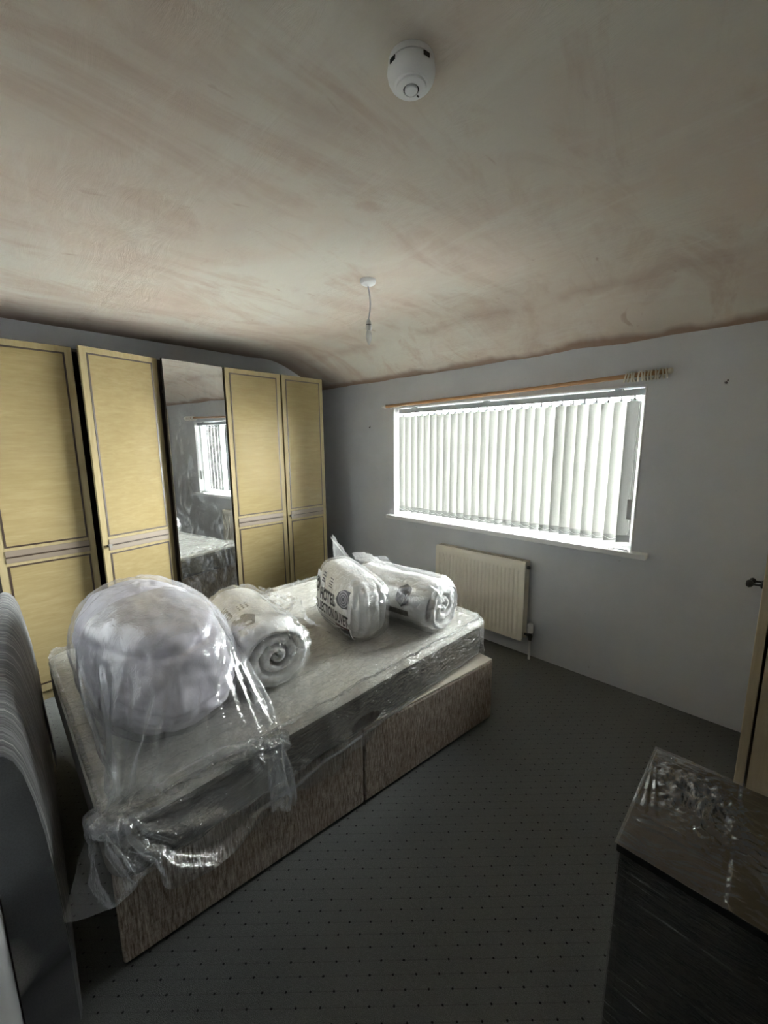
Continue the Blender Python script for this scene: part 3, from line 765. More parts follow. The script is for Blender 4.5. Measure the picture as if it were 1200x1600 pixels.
# torn flap of the cover hanging down over the base
fl = MB()
def flap(u, v):
    y = .62+.56*u; top = MZ0+.03
    ln = .14*math.sin(pi*min(1, max(0, u)))**.6*(1+.25*fbm((u*5, 1, 2)))*(1.15-.5*u)
    z = top-ln*v
    # the base's near side stands at this x
    xb_ = BR.x-math.tan(BA)*(BR.y-y)
    x = max(xb_+.012, MX1-.035+.0*y)+.018*v+.014*fbm((u*7, v*4, 3))*v+.004
    return Vector((x, y, z))
fl.grid(34, 12, flap).build('torn_flap', MAT['bag'], mt, smooth='all', fixn=False)
# bunched lower hem of the cover along the near side
hem = MB()
hp_ = []
for i in range(90):
    f = i/89; y = .55+1.42*f; xb_ = BR.x-math.tan(BA)*(BR.y-y)
    hp_.append((max(MX1+.012, xb_+.006 if f < .55 else MX1+.012)+.006*fbm((y*9, 1, 1)), y, MZ0+.012-.035*(1-f)**2+.012*fbm((y*5, 4, 2))))
hem.tube(hp_, lambda q: .0065+.003*fbm((q*30, 2, 2)), 7)
hem.build('cover_hem', MAT['bag'], mt, smooth='all', fixn=False)
# washing-instruction label on the head side
MB().add([(-2.42, .118, .50), (-1.95, .108, .46), (-1.97, .106, .36), (-2.40, .114, .42), (-2.42, .121, .50), (-1.95, .111, .46), (-1.97, .109, .36), (-2.40, .117, .42)],
         [(0, 1, 2, 3), (4, 7, 6, 5), (0, 4, 5, 1), (1, 5, 6, 2), (2, 6, 7, 3), (3, 7, 4, 0)]).build('care_label', MAT['tagpaper'], mt)

# headboard ----------------------------------------------------------
hb = thing('headboard', 'charcoal striped fabric headboard with rounded top leaning by the near wall', 'headboard', (-1.95, .02, 0))
prof = [(.128, .012), (.130, .25), (.127, .50), (.118, .68), (.107, .79), (.094, .88), (.080, .925), (.064, .950), (.046, .960), (.028, .955), (.012, .940), (.004, .915), (.002, .86), (.0, .5), (.0, .012)]
mb = MB(); NXH = 70; HX0, HX1 = -2.66, -1.27
for i in range(NXH+1):
    f = i/NXH; x = HX0+(HX1-HX0)*f; sh = -.095*f+.008
    e = min(f, 1-f)*NXH; k = 1-.10*max(0, 1-e/1.5)
    for (y, z) in prof: mb.v.append((x, max(-.071, sh+.064+(y-.064)*k)+.0025*fbm((x*25, z*2, 0))*(1 if z > .3 else .4), (z-.5)*(1-.02*max(0, 1-e/1.5))+.5-.028*f*(z/.96)))
n_ = len(prof)
for i in range(NXH):
    for j in range(n_): mb.f.append((i*n_+j, i*n_+(j+1) % n_, (i+1)*n_+(j+1) % n_, (i+1)*n_+j))
mb.f.append(tuple(range(n_))); mb.f.append(tuple(range((NXH)*n_+n_-1, NXH*n_-1, -1)))
pad = mb.build('upholstered_panel', MAT['stripes'], hb, smooth=True, angle=50)
for x, sh in ((-2.35, .01), (-1.6, -.045)):
    MB().box(x-.025, x+.025, sh-.020, sh-.002, 0, .5).build('strut', MAT['carcass'], hb)

# ================================================================== ROLLED DUVETS
def frame_of(a, b):
    a, b = Vector(a), Vector(b); ax_ = (b-a); L = ax_.length; ax_.normalize()
    up = Vector((0, 0, 1)); up = (up-ax_*up.dot(ax_)).normalized(); sd = ax_.cross(up)
    return a, ax_, up, sd, L
def roll(name, parent, a, b, R, m, turns=3.2, flat=.92, seed=0, zmin=MZ1+.016):
    """rolled quilt: a true spiral of layers shows on the near end"""
    o, axv, up, sd, L = frame_of(a, b); mb = MB(); NT_ = 84
    prof = []
    NR = 46
    for i in range(NR): prof.append(('e', i/(NR-1)))                # end disc from centre to rim
    for i in range(1, 26): prof.append(('s', i/25))
    for i in range(1, 12): prof.append(('f', i/11))
    for kind, q in prof:
        for k in range(NT_):
            th = 2*pi*k/NT_; rs = R*(1+.035*fbm((math.cos(th)*1.6+seed, math.sin(th)*1.6, 0)))
            lump = .012*fbm((th*1.2+seed, q*5, kind == 's'))
            if kind == 'e':
                r = rs*max(q, .0015); ph = (r/R)*turns-th/(2*pi)
                fr_ = ph-math.floor(ph); groove = math.exp(-(min(fr_, 1-fr_)/.11)**2)
                edge = max(0, (q-.86)/.14)
                h = -.028*(1-q**3)*.3-(.036*groove*(1 if r > .02 else .4))*(1-edge)+.012*math.sin(pi*fr_)
                h = -h-.012+.035*edge**2.2+.006*fbm((r*30*math.cos(th), r*30*math.sin(th), seed))
                p = o+axv*h+(up*math.sin(th)*flat+sd*math.cos(th))*r
            elif kind == 's':
                seam = .007*math.exp(-((math.sin(q*L*pi/.16))/.12)**2)
                r = rs*(1+.02*math.sin(pi*q))+lump-seam
                p = o+axv*(.023+(L-.05)*q)+(up*math.sin(th)*flat+sd*math.cos(th))*r
            else:
                r = rs*math.cos(q*pi/2*.995); p = o+axv*(L-.027+.03*math.sin(q*pi/2))+(up*math.sin(th)*flat+sd*math.cos(th))*r
            if p.z < zmin: p.z = zmin+.0015*fbm((p.x*9, p.y*9, 1))
            mb.v.append(tuple(p))
    n = NT_
    for j in range(len(prof)-1):
        for i in range(n): mb.f.append((j*n+i, j*n+(i+1) % n, (j+1)*n+(i+1) % n, (j+1)*n+i))
    return mb.build(name, m, parent, smooth='all')
def roll_bag(parent, a, b, R, flat, seed, name='clear_bag', zmin=MZ1+.014, front=.03, back=.05, amp=.014):
    o, axv, up, sd, L = frame_of(a, b); mb = MB(); NT_ = 110; NS = 70
    for j in range(NS):
        q = j/(NS-1); l = -front+(L+front+back)*q
        # gathered at both ends
        e0 = max(0, 1-(l+front)/(front+.05)); e1 = max(0, 1-(L+back-l)/(back+.10))
        k = (1-.55*e0**2)*(1-.75*e1**2)
        if j == 0: k = .25
        for i in range(NT_):
            th = 2*pi*i/NT_
            w = 1-abs(fbm((math.cos(th)*3.2+seed, math.sin(th)*3.2, l*4.5), 3))*2.0
            w2 = fbm((th*2.3+seed, l*14, 2), 3)
            g = (.010+amp*(w*.6+.25*w2))*(1+2.0*(e0+e1))
            r = (R+.004+max(g, .002))*k
            p = o+axv*(l+.01*w2*(e0+e1))+(up*math.sin(th)*flat+sd*math.cos(th))*r
            if p.z < zmin: p.z = zmin+.004*abs(w2)
            mb.v.append(tuple(p))
    for j in range(NS-1):
        for i in range(NT_): mb.f.append((j*NT_+i, j*NT_+(i+1) % NT_, (j+1)*NT_+(i+1) % NT_, (j+1)*NT_+i))
    return mb.build(name, MAT['dfilm'], parent, smooth='all', fixn=False)

# flat print helpers ---------------------------------------------------
def text_shapes(txt, size, xs=.62, bold=.02, spacing=1.0):
    cu_ = bpy.data.curves.new('lettering', 'FONT'); cu_.body = txt; cu_.size = size; cu_.align_x = 'CENTER'; cu_.align_y = 'CENTER'
    cu_.offset = bold*size; cu_.space_character = spacing; cu_.resolution_u = 3
    ob = bpy.data.objects.new('lettering', cu_); COL.objects.link(ob); bpy.context.view_layer.update()
    me = bpy.data.meshes.new_from_object(ob.evaluated_get(bpy.context.evaluated_depsgraph_get()))
    bm = bmesh.new(); bm.from_mesh(me); bmesh.ops.triangulate(bm, faces=bm.faces)
    for _ in range(3):      # short edges, so that the ink bends with the face
        bmesh.ops.subdivide_edges(bm, edges=[e for e in bm.edges if e.calc_length() > .012], cuts=1, use_grid_fill=True)
        bmesh.ops.triangulate(bm, faces=bm.faces)
    bm.to_mesh(me); bm.free()
    vs = [(v.co.x*xs, v.co.y) for v in me.vertices]; fs = [tuple(p.vertices) for p in me.polygons]
    bpy.data.objects.remove(ob); bpy.data.curves.remove(cu_); bpy.data.meshes.remove(me)
    return vs, fs
def tessel(mb_poly, maxlen=.02):
    return mb_poly
class Print:
    """flat ink shapes laid on a curved face given by face(u, v, lift)"""
    def __init__(s, face): s.face = face; s.mb = MB(); s.lift = .0045
    def text(s, txt, u, v, size, **kw):
        vs, fs = text_shapes(txt, size, **kw); s.mb.add([s.face(u+x, v+y, s.lift) for x, y in vs], fs); return s
    def rect(s, u0, u1, v0, v1, n=8):
        s.mb.grid(n, 3, lambda a, b: s.face(u0+(u1-u0)*a, v0+(v1-v0)*b, s.lift)); return s
    def poly(s, pts):
        # filled from the middle outwards so that the patch follows the curve of the face
        cu_, cv_ = sum(p[0] for p in pts)/len(pts), sum(p[1] for p in pts)/len(pts)
        out = []
        for i, p in enumerate(pts):
            q = pts[(i+1) % len(pts)]
            for k in range(4): out.append((p[0]+(q[0]-p[0])*k/4, p[1]+(q[1]-p[1])*k/4))
        n, R = len(out), 5
        vs = [s.face(cu_, cv_, s.lift)]
        for r in range(1, R+1): vs += [s.face(cu_+(u-cu_)*r/R, cv_+(v-cv_)*r/R, s.lift) for u, v in out]
        fs = [(0, 1+i, 1+(i+1) % n) for i in range(n)]
        for r in range(R-1): fs += [(1+r*n+i, 1+(r+1)*n+i, 1+(r+1)*n+(i+1) % n, 1+r*n+(i+1) % n) for i in range(n)]
        s.mb.add(vs, fs); return s
    def ring(s, u, v, r0, r1, n=28, sq=1.0):
        vs = []; fs = []
        for k in range(n):
            a = 2*pi*k/n
            for r in (r0, r1): vs.append(s.face(u+r*math.cos(a), v+r*sq*math.sin(a), s.lift))
        for k in range(n): fs.append((2*k, 2*k+1, 2*((k+1) % n)+1, 2*((k+1) % n)))
        s.mb.add(vs, fs); return s
    def disc(s, u, v, r, n=24, sq=1.0):
        s.mb.add([s.face(u+r*math.cos(2*pi*k/n), v+r*sq*math.sin(2*pi*k/n), s.lift) for k in range(n)], [tuple(range(n))]); return s
    def build(s, name, m, parent): return s.mb.build(name, m, parent, smooth='all', fixn=False)
def roll_face(a, b, R, flat):
    o, axv, up, sd, L = frame_of(a, b)
    def f(u, v, lift=0):           # u along the axis, v = angle in radians * R measured from straight up
        th = pi/2+v/R; rr = R+.008+lift
        return o+axv*u+(up*math.sin(th)*flat+sd*math.cos(th))*rr
    return f

# --- duvet A: middle of the bed, spiral end facing the camera
GRP = 'rolled duvets in clear bags on the bed'
a0, a1 = (-1.475, .835, .752), (-2.07, .93, .752)
dA = thing('rolled_duvet', 'white rolled duvet in a clear bag, spiral end showing, beside the big bagged bedding', 'duvet', (-1.77, .88, MZ1), GRP)
roll('quilt', dA, a0, a1, .152, MAT['duvet'], seed=1)
fA = roll_face(a0, a1, .152, .92)
cA = MB().grid(22, 22, lambda s, t: fA(.14+.40*s, -.20+.34*t, .0)).build('print_card', MAT['card'], dA, smooth='all', fixn=False)
def flipped(face): return lambda u, v, lift=0: face(-u, -v, lift)
gA = flipped(fA)
# picture of a rolled quilt, small lines of print (u grows to the right, v upwards)
Print(gA).poly([(-.075, -.055), (-.105, -.125), (-.165, -.155), (-.215, -.120), (-.205, -.06), (-.15, -.03)]).build('printed_photo', MAT['photoink'], dA)
p = Print(gA); p.lift = .004
for r in (.018, .034, .048): p.ring(-.150, -.092, r, r+.006, sq=.8)
p.build('printed_spiral', MAT['spiralink'], dA)
p = Print(gA)
for k in range(3):
    for q in range(3): p.rect(-.27-.022*k, -.256-.022*k, -.030-.018*q, -.022-.018*q, 3)
p.build('small_print', MAT['ink'], dA)
p = Print(gA)
p.text('HOTEL', -.31, -.13, .075, xs=.6, bold=.02).text('COLLECTION DUVET', -.36, -.20, .06, xs=.5, bold=.02)
p.build('print_lettering', MAT['ink'], dA)
roll_bag(dA, a0, a1, .158, .93, 3, front=.035, back=.10)
# loose zip flap and gathered neck of the bag on top
fb = MB()
def flapA(u, v):
    base = fA(.10+.42*u, -.10-.02*math.sin(u*9), .012)
    up_ = Vector((0.02, .55, .65))*(.10*v*(1-.7*u))
    return base+up_*1.0+Vector((.02*fbm((u*6, v*3, 1)), .02*fbm((u*7, v*3, 8)), .015*fbm((u*8, v*5, 4))))
fb.grid(26, 9, flapA).build('bag_flap', MAT['dfilm'], dA, smooth='all', fixn=False)
tri = MB()
def flapA2(u, v):
    b = Vector((-1.62, .985, .85)); return b+Vector((.17, .10, -.05))*u*(1-v*.5)+Vector((.03, .06, .09))*v*(1-u)+Vector((0, .012, .01))*fbm((u*6, v*6, 11))
tri.grid(14, 8, flapA2).build('bag_flap', MAT['dfilm'], dA, smooth='all', fixn=False)

# --- duvet C: behind, by the foot of the bed
c0, c1 = (-1.285, 1.775, .752), (-1.88, 1.72, .757)
dC = thing('rolled_duvet', 'white rolled duvet in a clear bag nearest the radiator, behind the lettered duvet bag', 'duvet', (-1.58, 1.75, MZ1), GRP)
roll('quilt', dC, c0, c1, .150, MAT['duvet'], turns=2.6, seed=5)
fC = roll_face(c0, c1, .150, .92); gC = flipped(fC)
roll_bag(dC, c0, c1, .158, .93, 7, front=.03, back=.06)
MB().grid(20, 20, lambda s, t: fC(.12+.40*s, .03+.26*t, .0)).build('print_card', MAT['card'], dC, smooth='all', fixn=False)
Print(gC).poly([(-.125, -.12), (-.125, -.20), (-.17, -.235), (-.215, -.20), (-.21, -.13), (-.17, -.10)]).build('printed_photo', MAT['photoink'], dC)
Print(gC).rect(-.30, -.125, -.285, -.25).build('printed_corner', MAT['ink'], dC)
fb = MB()
def flapC(u, v):
    base = fC(.30+.30*u, .02+.02*math.sin(u*7), .012); return base+Vector((-.05, -.05, .085))*v*(1-.35*u)+Vector((.012, .012, .01))*fbm((u*6, v*4, 21))
fb.grid(18, 8, flapC).build('bag_flap', MAT['dfilm'], dC, smooth='all', fixn=False)

# --- duvet B: folded, standing on edge, lettered side towards the bed head
dB = thing('folded_duvet', 'upright white duvet bag with large black lettering on its printed side', 'duvet', (-1.66, 1.45, MZ1), GRP)
bl_, br_ = Vector((-1.955, 1.385, 0)), Vector((-1.475, 1.295, 0))
eA = (br_-bl_).normalized(); eN = Vector((eA.y, -eA.x, 0)); LB = (br_-bl_).length   # eN points to the head / camera side
if eN.y > 0: eN = -eN
HB, DB = .345, .225
cB = bl_+eA*(LB/2)-eN*(DB/2)+Vector((0, 0, MZ1+.014+HB/2))
LEAN = .06
def spow(v, e): return math.copysign(abs(v)**e, v)
def bodyB(a, b, c, k=1.0):
    """a along, b towards the lettered side, c up; each in -1..1 on a rounded block"""
    top = 1-.16*max(0, c)**2*(1+.0*a)
    slope = .035*a*(1 if c > 0 else 0)*c
    p = cB+eA*(a*LB/2*k)+eN*(b*DB/2*k*top*(1-.25*max(0, a)**3*0))+Vector((0, 0, c*HB/2*k-slope))
    p -= eN*(c*HB/2*LEAN)
    return p
EX = 2/4.2
def surfB(th, ph, k=1.0, groove=True):
    ct, st, cp_, sp_ = math.cos(th), math.sin(th), math.cos(ph), math.sin(ph)
    a = spow(cp_, EX)*spow(ct, EX); b = spow(cp_, EX)*spow(st, EX); c = spow(sp_, 2/3.4)
    if groove:
        g = 0
        if a > 0:
            for b0 in (-.42, .12, .60): g += math.exp(-((b-b0-.05*math.sin(c*3))/.10)**2)
            g *= min(1, a*1.0)**4*(1-.3*abs(c))
            a -= .20*g-.03*(1-abs(b))
            b += .02*fbm((c*4, b*3, 3))
        a += .02*fbm((a*3, b*4, c*4)); b += .04*fbm((a*4, b*2, c*5+7))
    return bodyB(a, b, c, k)
mb = MB(); mb.grid(120, 60, lambda s, t: surfB(2*pi*s, -pi/2*.998+pi*.998*t), wrapu=True)
mb.f += [tuple(range(119, -1, -1)), tuple(range(59*120, 60*120))]
for i, v in enumerate(mb.v):
    if v[2] < MZ1+.014: mb.v[i] = (v[0], v[1], MZ1+.014)
mb.build('quilt', MAT['duvet'], dB, smooth='all')
# lettered card following the bulging side
def faceB(u, v, lift=0):
    a, c = u/(LB/2), v/(HB/2)
    a2, c2 = max(-.985, min(.985, a)), max(-.97, min(.97, c))
    b = (max(0, 1-abs(c2)**3.4))**(1/3.4)*(max(0, 1-abs(a2)**4.2*.8))**(1/4.2)
    q = bodyB(a2, b, c2); return q+eN*(.012+lift)
UL, UR = -LB/2*.955, LB/2*.80
MB().grid(40, 30, lambda s, t: faceB(UL+(UR-UL)*s, -HB*.47+HB*.80*t)).build('print_card', MAT['card'], dB, smooth='all', fixn=False)
p = Print(faceB)
p.text('HOTEL', -.045, .016, .088, xs=.60, bold=.036, spacing=1.12)
p.text('COLLECTION DUVET', -.020, -.060, .078, xs=.50, bold=.030, spacing=1.08)
p.ring(-.175, .052, .029, .034, sq=1.15).disc(-.175, .052, .024, sq=1.15)
p.build('print_lettering', MAT['ink'], dB)
p = Print(faceB); p.lift = .0058; p.text('M', -.175, .052, .04, xs=.7, bold=.02).build('logo_mark', MAT['card'], dB)
p = Print(faceB)
for q in range(4): p.rect(-.125, -.090-.004*(q % 2), .082+.014*q, .088+.014*q, 3).rect(-.040, .000-.006*(q % 2), .078+.014*q, .083+.014*q, 3)
for q in range(3): p.rect(-.20, .175-.02*q, -.104-.0*q, -.1015, 20) if q == 0 else p.rect(-.17+.03*q, .10-.06*q, -.108-.016*q, -.101-.016*q, 20)
p.build('small_print', MAT['greyink'], dB)
Print(faceB).poly([(.055, .040), (.075, .085), (.12, .115), (.175, .12), (.165, .07), (.17, .015), (.12, .005), (.075, .015)]).build('printed_photo', MAT['photoink'], dB)
p = Print(faceB); p.lift = .0058
for r in (.012, .026, .040): p.ring(.130, .062, r, r+.007, sq=1.0)
p.build('printed_spiral', MAT['spiralink'], dB)
p = Print(faceB); n = 14
top_ = [(.02+.168*i/n, -.165+.042*(i/n)**.6) for i in range(n+1)]; bot_ = [(.188, -.160), (.02, -.165)]
p.lift = .0016
p.mb.grid(15, 3, lambda a, b: faceB(.03+.158*a, -.155+(.012+.045*a**.6)*b, .0032))
p.build('printed_corner', MAT['ink'], dB)
p = Print(faceB); p.lift = .004; p.mb.grid(12, 2, lambda a, b: faceB(.05+.138*a, -.112+.012*b+.010*a, .0040)); p.build('printed_band', MAT['redink'], dB)
p = Print(faceB); p.lift = .0044
for q in range(4):
    u0 = .088+.025*q; p.ring(u0+.008, -.133, .0055, .0088, n=4 if q > 1 else 14, sq=1.0)
p.build('care_icons', MAT['card'], dB)
# clear bag: loose skin, crumpled at the open end
mb = MB()
def bagB(s, t):
    th = 2*pi*s; ph = -pi/2*.998+pi*.998*t
    q = surfB(th, ph, 1.03, False); n_ = (q-cB); 
    w = 1-abs(fbm((q.x*9, q.y*9, q.z*7), 3))*2.2; a = (q-cB).dot(eA)/(LB/2)
    amp = .006+.016*max(0, a)**2
    q = q+n_.normalized()*(.008+amp*w*.7)
    if a > .6: q += eA*(.010*(a-.6)/.4*(1+fbm((q.z*20, q.x*10, 1))))
    if q.z < MZ1+.013: q.z = MZ1+.013+.006*abs(w)
    return q
mb.grid(130, 70, bagB, wrapu=True)
mb.build('clear_bag', MAT['dfilm'], dB, smooth='all', fixn=False)
# stiff zip flap standing up at the top left corner, and the skirt of film at the bottom right
fl = MB()
def zipflap(u, v):
    b = bodyB(-.80+1.25*u, .1, .96)+Vector((0, 0, .005))
    return b+(Vector((-.02, 0, .125))*(1-u)**.85+Vector((0, .01, .008)))*v+Vector((.0, .008, .006))*fbm((u*7, v*3, 5))
fl.grid(20, 7, zipflap).build('bag_flap', MAT['dfilm'], dB, smooth='all', fixn=False)
mb = MB()
def zip2(u, v):
    p0 = bodyB(-.80+1.25*u, .1, .96); h = .125*(1-u)**.85
    return p0+Vector((-.02*(1-u)**.85, -.002, h*(.86+.12*v)+.006))
mb.grid(20, 2, zip2).build('zip_band', MAT['dfilm'], dB, smooth='all', fixn=False)
sk = MB()
def skirt(u, v):
    b = bodyB(1.0, 1-2*u, -.98); return Vector((b.x, b.y, MZ1+.014))+eA*(.075*v*(.6+.5*math.sin(u*pi)))+eN*(.03*v*(1-2*u))+Vector((0, 0, .045*(1-v)**2+.010*abs(fbm((u*9, v*6, 2)))))
sk.grid(26, 10, skirt).build('bag_skirt', MAT['dfilm'], dB, smooth='all', fixn=False)

# ================================================================== BAGGED COMFORTER
CC, CRR = Vector((-1.85, .46, .80)), (.49, .248, .250)
cf = thing('bagged_comforter', 'big lilac-grey rolled comforter in a crumpled clear bag trailing over the bed side', 'comforter', (CC.x, CC.y, MZ1))
def comf(th, ph, k=0.0, det=True):
    e = 2/2.35
    x = spow(math.cos(ph), e)*spow(math.cos(th), e); y = spow(math.cos(ph), e)*spow(math.sin(th), e); z = spow(math.sin(ph), e)
    d = Vector((x, y, z)); s_ = 1+.035*fbm((x*1.6+2, y*1.6, z*1.6), 2)
    if det:
        # overlapping turns of the bundle: sharp folds with soft swells between
        s_ += .045*fbm((x*4, y*3, z*3), 3)
        f1 = z-.50-.14*math.sin(x*3.0)-.06*y; s_ -= .085*math.exp(-(f1/.035)**2); s_ += .030*math.exp(-((f1-.13)/.11)**2)
        f2 = z-.02+.18*x*x-.05*math.sin(x*5); s_ -= .060*math.exp(-(f2/.030)**2)
        f3 = x+.12-.18*math.sin(z*3); s_ -= .050*math.exp(-(f3/.03)**2)*(1 if y < .2 else .2)
        f4 = x-.42-.1*z; s_ -= .045*math.exp(-(f4/.03)**2)*(1 if z < .3 else 0)
        f5 = z+.42+.1*math.sin(x*6); s_ -= .040*math.exp(-(f5/.025)**2)
    p = CC+Vector((x*CRR[0]*s_, y*CRR[1]*s_, z*CRR[2]*s_))
    n_ = Vector((x/CRR[0], y/CRR[1], z/CRR[2])).normalized(); p += n_*k
    if p.z < MZ1+.014: p.z = MZ1+.014
    return p
mb = MB(); mb.grid(150, 80, lambda s, t: comf(2*pi*s, -pi/2*.997+pi*.997*t), wrapu=True); mb.f += [tuple(range(149, -1, -1)), tuple(range(79*150, 80*150))]
mb.build('comforter_roll', MAT['comforter'], cf, smooth='all')
